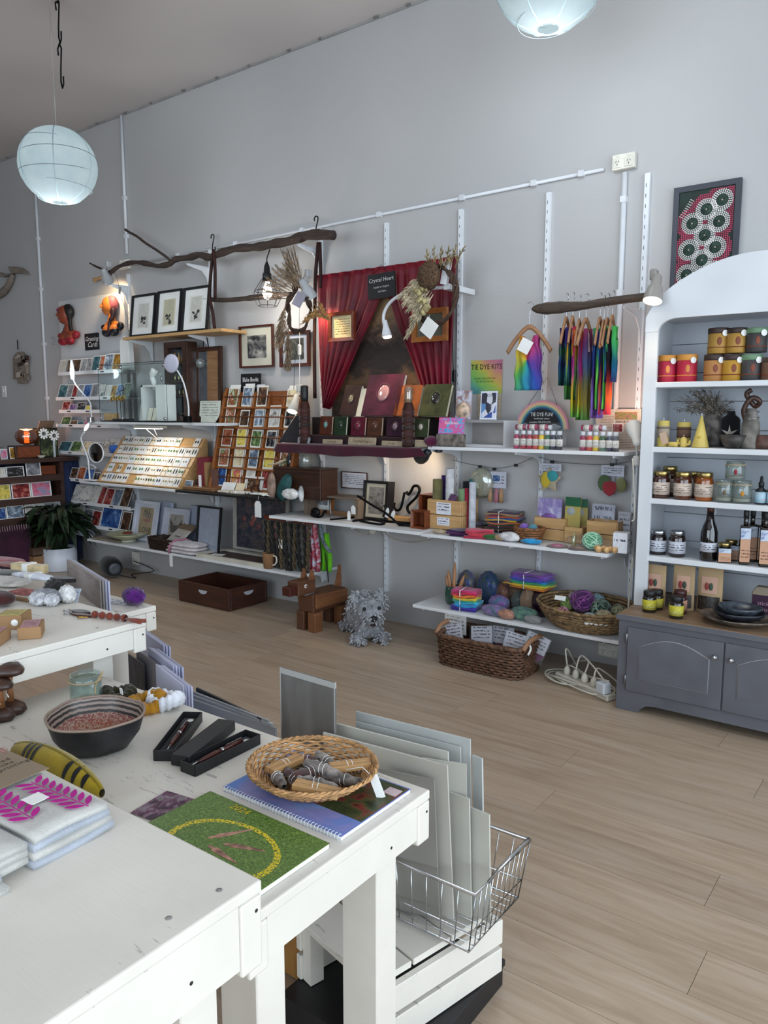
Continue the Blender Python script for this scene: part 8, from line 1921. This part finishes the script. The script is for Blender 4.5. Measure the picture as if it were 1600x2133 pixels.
# calendars, flyer
def grass_mat():
 t = NT('grass_photo'); tc = t.n('TexCoord'); n = t.noise(t.coord('UV',(34,26,1)),2.2,5,.7,1.5); c = t.ramp(n,[(.32,'26341a'),(.5,'54732c'),(.68,'93b05c')])
 vm = t.n('VectorMath',operation='DISTANCE'); t.l(tc.outputs['UV'],vm.inputs[0]); vm.inputs[1].default_value = (.55,.42,0)
 rn = t.math('ABSOLUTE',t.math('SUBTRACT',vm.outputs['Value'],.36)); pet = t.noise(t.coord('UV',(40,40,1)),1.5,1); on = t.math('MULTIPLY',t.math('LESS_THAN',rn,.022),t.math('GREATER_THAN',pet,.46)); t.col(t.mix(on,c,'d8c022')); return t.surf(.35)
def flat_sheet(name,label,cat,x0,x1,y0,y1,z,th,mat,rz=0):
 t = T(name,label,cat,((x0 + x1)/2,(y0 + y1)/2,z),rz); w,d = (x1 - x0)/2,(y1 - y0)/2; P('pages',B(-w + .001,w - .001,-d + .001,d - .001,0,th - .001),CARDW,t); P('cover',B(-w,w,-d,d,th - .0009,th),mat,t); return t,w,d
cg,w,d = flat_sheet('grass_calendar','calendar with grass photo, yellow petal ring and figures','calendar',-1.05,-.762,.680,.878,Z2_,.009,grass_mat(),.0)
for q in ((-.01,.015,1.0),(.035,.005,.35),(.02,-.025,-.1)):
 P('printed_figure',MB().prism([(-.03,0),(-.022,.004),(-.016,.002),(-.012,.006),(.005,.005),(.045,.0012),(.045,-.0012),(.005,-.005),(-.012,-.006),(-.016,-.002),(-.022,-.004)],0,.0004,TR(q[0],q[1],.0091,0,0,q[2]) @ FLAT),paint('9a7262',.6,.3,60),cg)
text('2024',.022,paint('c9b020',.6),cg,(-.05,.085,.0095),rot=(0,0,0)); P('price_sticker',B(-.016,.016,-.011,.011,.0091,.0098),art(('c9b0b4','d4c0c4','b89aa0'),3),cg,loc=(w - .035,-d + .04,0),rot=(0,0,.2))
cs_,w,d = flat_sheet('spiral_calendar','blue spiral bound calendar under the cane basket','calendar',-1.045,-.760,.905,1.105,Z2_,.008,art(('34579f','5a80c4','8a86bc','7aa4d8'),1.6,seed=2))
P('photo_panel',B(-.02,w - .002,-d + .055,d - .004,.0081,.0085),art(('1a1f14','2c3a1c','4a4a2a','7a2f2a','1f2414'),4,seed=6),cs_); P('price_sticker',B(-.014,.014,-.012,.012,.0086,.0094),art(('c9b0b4','d4c0c4','b89aa0'),3),cs_,loc=(w - .02,d - .03,0))
for i in range(38): P('spiral_loop',MB().tube([(-w + .005 + i*(2*w - .01)/37,-d + .001 + .005*math.cos(a),.005 + .0055*math.sin(a)) for a in [2*PI*k/10 for k in range(10)]],.0009,4,True),paint('c9ccd4',.35),cs_)
fy,w,d = flat_sheet('photo_flyer','small dark purple photo flyer lying by the near table','flyer',-1.12,-1.055,.755,.845,Z2_,.002,art(('1a1218','3a2434','6a3f5a','8a7a84','3f6a2a'),4,seed=4),.15)
# cane basket of smudge sticks
CANE = paint('a87f54',.55,.22,60); bc = t2(655,1636,Z2_ + .009); bc = Vector((bc.x - .005,bc.y,Z2_ + .0095))
bs = T('cane_basket','round shallow cane basket holding smudge sticks on the calendar','basket',bc)
for k in range(12):
 q = k/11; R_k = .055 + .06*q**.8; zk = .005 + .034*q**1.6
 P('cane_strand',TUBE([(R_k*math.cos(a)*1.04,R_k*math.sin(a)*.98,zk + .0022*math.sin(a*22 + k*PI)) for a in [2*PI*i/66 for i in range(66)]],.003,4,True),CANE,bs)
P('base_disc',MB().lathe([(.056,0.0005),(.06,.004),(0,.006)],30),CANE,bs)
for k in range(3): P('braided_rim',TUBE([((.117 + .003*math.cos(a*18 + k*2.1))*math.cos(a)*1.04,(.117 + .003*math.cos(a*18 + k*2.1))*math.sin(a)*.98,.040 + .003*math.sin(a*18 + k*2.1)) for a in [2*PI*i/72 for i in range(72)]],.0028,4,True),CANE,bs)
rq = random.Random(77)
SM = [(-.045,.035,.4,'s'),(.0,.045,-.3,'s'),(.05,.05,.9,'w'),(.06,.02,.3,'s'),(-.06,-.01,1.5,'w'),(.02,.01,.1,'s'),(-.01,-.035,-.35,'s'),(.04,-.03,.35,'s'),(.06,-.055,.35,'w'),(-.04,-.05,-.5,'s'),(.0,-.005,1.2,'s')]
for i,(dx,dy,rz,k) in enumerate(SM):
 L_ = .075 + .02*rq.random(); nm = 'grey herb smudge stick' if k=='s' else 'pale palo wood stick'; pos = ['back left','back middle','back right','right','left','centre','front left','front right','front right rim','left front rim','middle upright'][i]
 t = T('smudge_stick' if k=='s' else 'incense_wood',f'{nm} at the {pos} of the cane basket','smudge stick',bc + Vector((dx,dy,.020 + .006*(i % 3))),rot=(0,rq.uniform(-.12,.12),rz),group='smudge sticks in the cane basket')
 if k=='s':
  m = MB().grid(lambda u,v: ((v - .5)*L_,(.010 + .002*math.sin(25*v + 9*u))*math.sin(PI*min(1,.1 + v*.85))**.4*math.cos(2*PI*u),(.010 + .002*math.sin(21*v + 12*u))*math.sin(PI*min(1,.1 + v*.85))**.4*math.sin(2*PI*u)),12,20,closed_u=True)
  P('herb_bundle',m,fabric('6d645c',.35,60,c2='9a8f88' if i % 2 else '5a3030'),t)
 else:
  for s in (-1,1): P('wood_split',B(-L_/2,L_/2,s*.007 - .006,s*.007 + .006,-.006,.006),wood('a07a4c','c49a68',(4,40,40)),t,bevel=.001)
 P('string_wrap',MB().tube([((a - 9)*.002,.0115*math.cos(a*1.4),.0115*math.sin(a*1.4)) for a in [5 + j*.45 for j in range(16)]],.0006,4),CARDW,t)
tg = T('basket_tag','white paper tag hanging over the right rim of the cane basket','tag',bc + Vector((.115,.03,.05))); P('card',B(-.008,.008,-.001,.001,-.055,-.01),CARDW,tg,rot=(0,-.35,.5)); P('string',TUBE([(-.05,-.01,-.01),(-.02,0,.0),(.0,0,-.01)],.0008,4),CARDW,tg)
# timber mushrooms at the left edge
for i,(px,py,s,lb) in enumerate(((20,1490,1.0,'turned timber mushroom with dark base at the left edge'),(2,1505,.8,'smaller timber mushroom cut off by the left edge'))):
 p = t2(px,py); t = T('timber_mushroom',lb,'ornament',(p.x - .01,p.y + .01,Z2_)); P('base',MB().lathe([(.025*s,0),(.033*s,.008),(.03*s,.02),(.018*s,.028),(.01*s,.03)],16,fn=lambda r,z,a: r*(1 + .12*math.sin(3*a))),DARKWOOD,t); P('stem',MB().lathe([(.008*s,.028),(.006*s,.07),(.009*s,.09*s + .01)],12),wood('7a4a2c','9a6a44',(30,30,4)),t); P('cap',MB().lathe([(.008*s,.088*s),(.034*s,.098*s),(.036*s,.106*s),(.025*s,.118*s),(0,.122*s)],18,fn=lambda r,z,a: r*(1 + .1*math.sin(3*a + 1))),DARKWOOD,t); P('string_bow',TUBE(spline([(.01,-.012,.05),(.02,-.02,.06),(.028,-.018,.05),(.012,-.014,.048)],4),.0012,4),CARDW,t)
# ------------------------------------------------------------------ higher table goods
def t3(px,py): return at_z(px,py,Z3_)
def soap(label,a,b,c,lblc,z=Z3_,h=.03):
 A,Bq,Cq = t3(*a),t3(*b),t3(*c); u = (Bq - A); v = (Cq - Bq); L_,W_ = u.length,v.length; rz = math.atan2(u.y,u.x); t = T('soap_box',label,'soap box',tuple((A + Cq)/2),rz,group='kraft soap boxes'); P('carton',B(-L_/2,L_/2,-W_/2,W_/2,0,h),paint('93714e',.75,.05),t,bevel=.001); P('top_label',B(-L_/2 + .006,L_/2 - .006,-W_/2 + .004,W_/2 - .004,h + .0002,h + .001),lblc,t); return t
PKL = art(('a8787c','b5868a','9c6c70'),2,lines=(6,'5a3a3c',.15,.85),seed=2); YLL = art(('b5a55f','c0b06c','a89852'),2,lines=(6,'5a5030',.15,.85),seed=3)
soap('kraft soap box with pink label at the table edge',(34,1334),(83,1330),(97,1312),PKL); t = soap('kraft soap box with yellow label behind the pink one',(-6,1312),(48,1311),(65,1296),YLL,h=.036); P('round_sticker',MB().cyl(.009,0,.001,14,TR(.015,-.034,.018,PI/2,0,0)),CARDW,t); soap('kraft soap box cut off at the left edge',(-40,1350),(6,1349),(14,1330),PKL)
def t3obj(px,py): q = t3(px,py); return (q.x,q.y,Z3_)
kf = T('leather_key_fob','dark leather leaf shaped key fob on the higher table','key fob',t3obj(160,1276),rz=.25); P('leaf',MB().prism(leaf_poly(.07,.015),0,.006,TR(-.02,0,.0005) @ FLAT),fabric('2b1714',.2,20,150,.5),kf,bevel=.001); P('ring',MB().tube([(-.035 + .011*math.cos(a),.009*math.sin(a),.003) for a in [2*PI*k/16 for k in range(16)]],.0015,5,True),CHROME,kf)
kf = T('tassel_key_fob','rust brown macrame tassel key fob at the table corner','key fob',t3obj(225,1290),rz=.27); P('braid',MB().grid(lambda u,v: (-.05 + .11*v,(.008 + .003*math.sin(v*28))*math.cos(2*PI*u),.009 + (.008 + .003*math.sin(v*28))*math.sin(2*PI*u)),10,30,closed_u=True),fabric('6a2f22',.2,60),kf)
for i in range(12): P('tassel_strand',TUBE([(.058,.003*math.sin(i),.008),(.09,.008*math.sin(i*1.7),.006 + .003*math.cos(i)),(.118,.012*math.sin(i*2.3),.005 + .003*math.cos(i))],.0022,4),fabric('7a3a2a',.2,60),kf)
P('leather_tab',MB().prism(leaf_poly(.085,.009),0,.005,TR(-.13,0,.001) @ FLAT),fabric('4a2418',.2,20,150,.5),kf); P('ring',MB().tube([(-.14 + .010*math.cos(a),.009*math.sin(a),.003) for a in [2*PI*k/16 for k in range(16)]],.0014,5,True),CHROME,kf); P('gold_clasp',TUBE(spline([(-.055,-.015,.004),(-.075,-.025,.004),(-.085,-.02,.004),(-.07,-.014,.004)],4),.0022,5),metal('b08a4a',.3),kf)
cb = T('crochet_bundle','grey and white crocheted pouches with dark bow in a heap','crochet',t3obj(98,1255),rz=.1)
for c,r_,m_ in (((0,0,.02),(.055,.035,.02),fabric('7a7d84',.2,40)),((.01,-.035,.02),(.03,.022,.02),fabric('b2b2b6',.2,60)),((.05,-.02,.018),(.022,.02,.018),fabric('b8b8bc',.2,60)),((.055,.03,.026),(.03,.02,.026),fabric('c9c7c6',.15,60)),((-.015,.045,.03),(.05,.022,.03),fabric('1d1a1a',.2,40))): P('crochet_piece',MB().ball(c,r_,32,20,fn=lambda a,t_: 1 + .13*math.sin(8*a)*math.sin(7*t_)),m_,cb)
P('dark_bow',MB().prism(leaf_poly(.09,.018),0,.012,TR(-.05,.05,.05,0,0,.3) @ FLAT),fabric('191616',.2),cb)
flat_sheet('art_card_pack','dark pink floral card pack on the higher table','card pack',t3(50,1238).x - .05,t3(50,1238).x + .05,t3(50,1238).y - .035,t3(50,1238).y + .035,Z3_,.008,pal('red',4,0),.2)
for i,(px,py,w_,d_,h_,c,lb) in enumerate(((15,1172,.09,.03,.018,'8a5058','dusty pink folded fabric at the far end of the higher table'),(30,1181,.10,.03,.014,'7a4a42','brown pink fabric roll beside the folded fabric'),(12,1195,.07,.04,.01,'4a4a44','floral fabric pouch at the left of the higher table'),(62,1192,.07,.02,.03,'c9b48a','cream soap bar with white paper band'),(70,1207,.10,.025,.02,'c9ccd8','white fabric roll with paper band'),(8,1218,.11,.05,.022,'a9a49c','pale linen parcel at the left of the higher table'),(0,1262,.05,.035,.04,'3a1a18','dark timber spinning top at the left edge'))):
 q = t3(px,py); t = T('table_sundry',lb,'sundry',(q.x,q.y,Z3_),rz=.2); P('body',B(-w_,w_,-d_,d_,.0005,h_) if i in (3,) else MB().ball((0,0,h_*.55),(w_,d_,h_*.55),16,8,fn=lambda a,t_: (abs(math.cos(a))**3 + abs(math.sin(a))**3)**-.2),fabric(c,.2,20),t)
 if i in (3,4): P('paper_band',B(-.012,.012,-d_ - .002,d_ + .002,0.0,h_*1.12),CARDW,t)
q = t3(50,1253); O('timber_paddle',B(-.08,.05,-.006,.006,0,.01),wood('8a6a4a','a5825c',(3,30,30)),'flat timber paddle lying beside the crochet heap','paddle',(q.x - .03,q.y,Z3_ + .0005),(0,0,.15),bevel=.002)
O('place_card',B(-.03,.03,-.001,.001,0,.04),art(('b4bccb','c0c8d6','a8b0c0'),2,lines=(5,'6a7284',.2,.8),seed=3),'small folded white card behind the crochet heap','card',t3obj(144,1252),(-.5,0,.3))
# prints between the tables, far table sundries
def board(label,A,Bp,top,th,mat,name='mounted_print',base=.001,lean=0.0,grp='mounted prints beyond the lower table'):
 b_ = at_z(*Bp,top); a = at_z(*A,top) if isinstance(A,tuple) else b_ + Vector((-.952,.306,0))*A; d = b_ - a; L_ = d.length; rz = math.atan2(d.y,d.x); hh = (top - base)/math.cos(lean)
 off = Vector((-d.y,d.x,0)).normalized()*(hh*math.sin(lean))
 return O(name,B(-L_/2,L_/2,-th/2,th/2,0,hh),mat,label,'print',tuple((a + b_)/2 + off - Vector((0,0,top - base))),(lean,0,rz),grp)
for i in range(4): board(f'clear wrapped art print standing on the far table, {NTH[i]} in line',.42,(209 + 6*i,1208 + i),.85,.004,[art(('8a7f7c','9c9290','746a68'),3,seed=2),paint('9a938f',.4),paint('b9bcd0',.4),paint('a9acc4',.4)][i],'wrapped_print',Z4_,0,'wrapped prints at the far table')
O('purple_yarn',MB().ball((0,0,.028),(.045,.03,.028),24,14,fn=lambda a,t_: 1 + .12*math.sin(9*a + 5*t_)),fabric('4a1560',.35,60),'bundle of purple yarn on the far low table','yarn',(-2.095,1.463,Z4_)); O('yarn_note',B(-.05,.05,-.025,.025,0,.001),art(('c9ccd4','d2d5dc','c0c3cc'),2,lines=(3,'3a3a44',.1,.9),seed=4),'handwritten white note beside the purple yarn','note',(at_z(256,1252,Z4_).x,at_z(256,1252,Z4_).y - .02,Z4_ + .0005),(0,0,.25))
# ------------------------------------------------------------------ prints in racks beyond the lower table
LAV = paint('a9abc6',.35); GREYF = paint('8d8f92',.3)
LB = [(342,1345),(348,1346),(354,1347),(362,1387),(368,1388),(374,1389),(381,1390),(383,1428),(388,1429),(394,1430),(400,1431)]
for i,(x,y) in enumerate(LB): board(f'lavender sleeved print, {NTH[i]} from the back of the leaning row',.2,(x,y),.70,.004,[LAV,paint('b9bad0',.35),paint('9a9cb4',.35)][i % 3],'sleeved_print',grp='sleeved prints beside the tables')
board('large clear sleeved grey print in front of the lavender row',(285,1352),(333,1385),.68,.004,paint('77757c',.25,.1),'sleeved_print'); board('dark photo print at the left of the lavender row',(268,1362),(300,1384),.66,.004,art(('1a1a1e','3a3a42','5a5a64'),4),'sleeved_print')
CRM = paint('bdbbb1',.5,.05); PALEG = paint('b3b5b2',.45,.05)
for i,(A,Bp,top,m,lb) in enumerate((((410,1432),(545,1495),.60,paint('23262a',.3),'dark edged mounted print at the back of the grey pack'),((402,1440),(560,1500),.60,GREYF,'grey mounted print, second in the pack'),((402,1447),(568,1507),.595,paint('a4a6a8',.3),'pale grey mounted print, third in the pack'),((402,1456),(575,1516),.59,GREYF,'grey mounted print at the front of the pack'))): board(lb,A,Bp,top,.006,m)
board('tall dark grey sleeved print standing at the table edge',(584,1389),(699,1422),.74,.005,art(('5f5b57','67635f','7a7672'),2.2,.02,'a5a39f',seed=3));
for i,(A,Bp,top,m,lb) in enumerate((((742,1481),(980,1540),.70,PALEG,'pale mounted board at the far back of the wire basket'),((742,1502),(960,1556),.68,PALEG,'second pale board from the back of the wire basket'),((985,1572),(1005,1580),.66,PALEG,'narrow pale board at the right back of the basket'),((695,1505),(934,1566),.69,CRM,'cream mounted board in the middle of the basket'),((880,1578),(972,1592),.67,CRM,'short cream board behind the front ones'),((674,1525),(932,1594),.69,paint('bdbab0',.5,.05),'large cream board at the front of the basket'),((790,1600),(905,1624),.66,paint('8e8b84',.5),'low grey board in front of the large cream board'),((934,1648),(978,1664),.60,CRM,'cream board standing in the right of the basket'),((978,1680),(1020,1697),.57,CRM,'small cream board at the right end of the basket'))): board(lb,A,Bp,top - .07,.005,m,'mounted_board',.236,[.06,.06,.05,.09,.08,.11,.12,.06,.05][i],'mounted boards in the wire basket')
# wire basket on a white crate, boxes below the table
wb = T('wire_basket','chrome wire basket holding the cream boards','basket',(-.93,1.43,.223)); bx0,bx1,by0,by1,hw = -.19,.175,-.11,.12,.15
def rect_loop(k,z): return [(bx0*k,by0*k,z),(bx1*k,by0*k,z),(bx1*k,by1*k,z),(bx0*k,by1*k,z)]
P('top_rim',TUBE(rect_loop(1.12,hw),.004,6,True),CHROME,wb); P('base_rim',TUBE(rect_loop(1,0.004),.003,6,True),CHROME,wb); P('lower_rim',TUBE(rect_loop(1.03,.05),.002,5,True),CHROME,wb)
for i in range(11):
 u = i/10
 for y,s in ((by0,-1),(by1,1)): x = bx0 + (bx1 - bx0)*u; P('side_wire',TUBE([(x,y,.004),(x*1.12,y*1.12,hw)],.0015,4),CHROME,wb)
 y = by0 + (by1 - by0)*u
 for x in (bx0,bx1): P('end_wire',TUBE([(x,y,.004),(x*1.12,y*1.12,hw)],.0015,4),CHROME,wb)
 P('floor_wire',TUBE([(bx0,y,.004),(bx1,y,.004)],.0015,4),CHROME,wb)
P('handle',TUBE(spline([(bx1*1.12,by0*.6,hw),(bx1*1.3,by0*.5,hw + .05),(bx1*1.3,by1*.5,hw + .05),(bx1*1.12,by1*.6,hw)],5),.004,6),CHROME,wb)
wc = T('white_pallet_crate','white painted slatted crate under the wire basket','crate',(-.95,1.34,.07),rz=-.235)
for y in (-.135,-.02,.095): P('top_slat',B(-.13,.13,y - .055,y + .055,.135,.15),TABLE_W,wc,bevel=.002)
for z in (.0,.072): P('end_slat',B(.1305,.148,-.19,.19,z,z + .06),TABLE_W,wc,bevel=.002); P('end_slat',B(-.148,-.1305,-.19,.19,z,z + .06),TABLE_W,wc,bevel=.002)
for y in (-.165,.165): P('corner_post',B(.10,.13,y - .018,y + .018,0,.134),TABLE_W,wc); P('corner_post',B(-.13,-.10,y - .018,y + .018,0,.134),TABLE_W,wc)
bb = T('black_storage_box','matt black cardboard box on the floor under the crate','box',(-.95,1.33,0)); P('box',B(-.18,.17,-.20,.20,0,.05),BLACKM,bb,bevel=.002); P('lid',B(-.184,.174,-.204,.204,.0505,.068),BLACKM,bb,bevel=.002)
kb = T('brown_carton','brown timber box standing on the floor under the lower table','box',(-1.22,1.325,0)); P('box',B(-.075,.075,-.078,.08,0,.3),wood('4a2c1a','6a4226',(30,30,3)),kb,bevel=.003); P('front_panel',B(-.072,.072,-.083,-.0785,.005,.295),wood('8a5f2c','a87a40',(30,30,3)),kb)
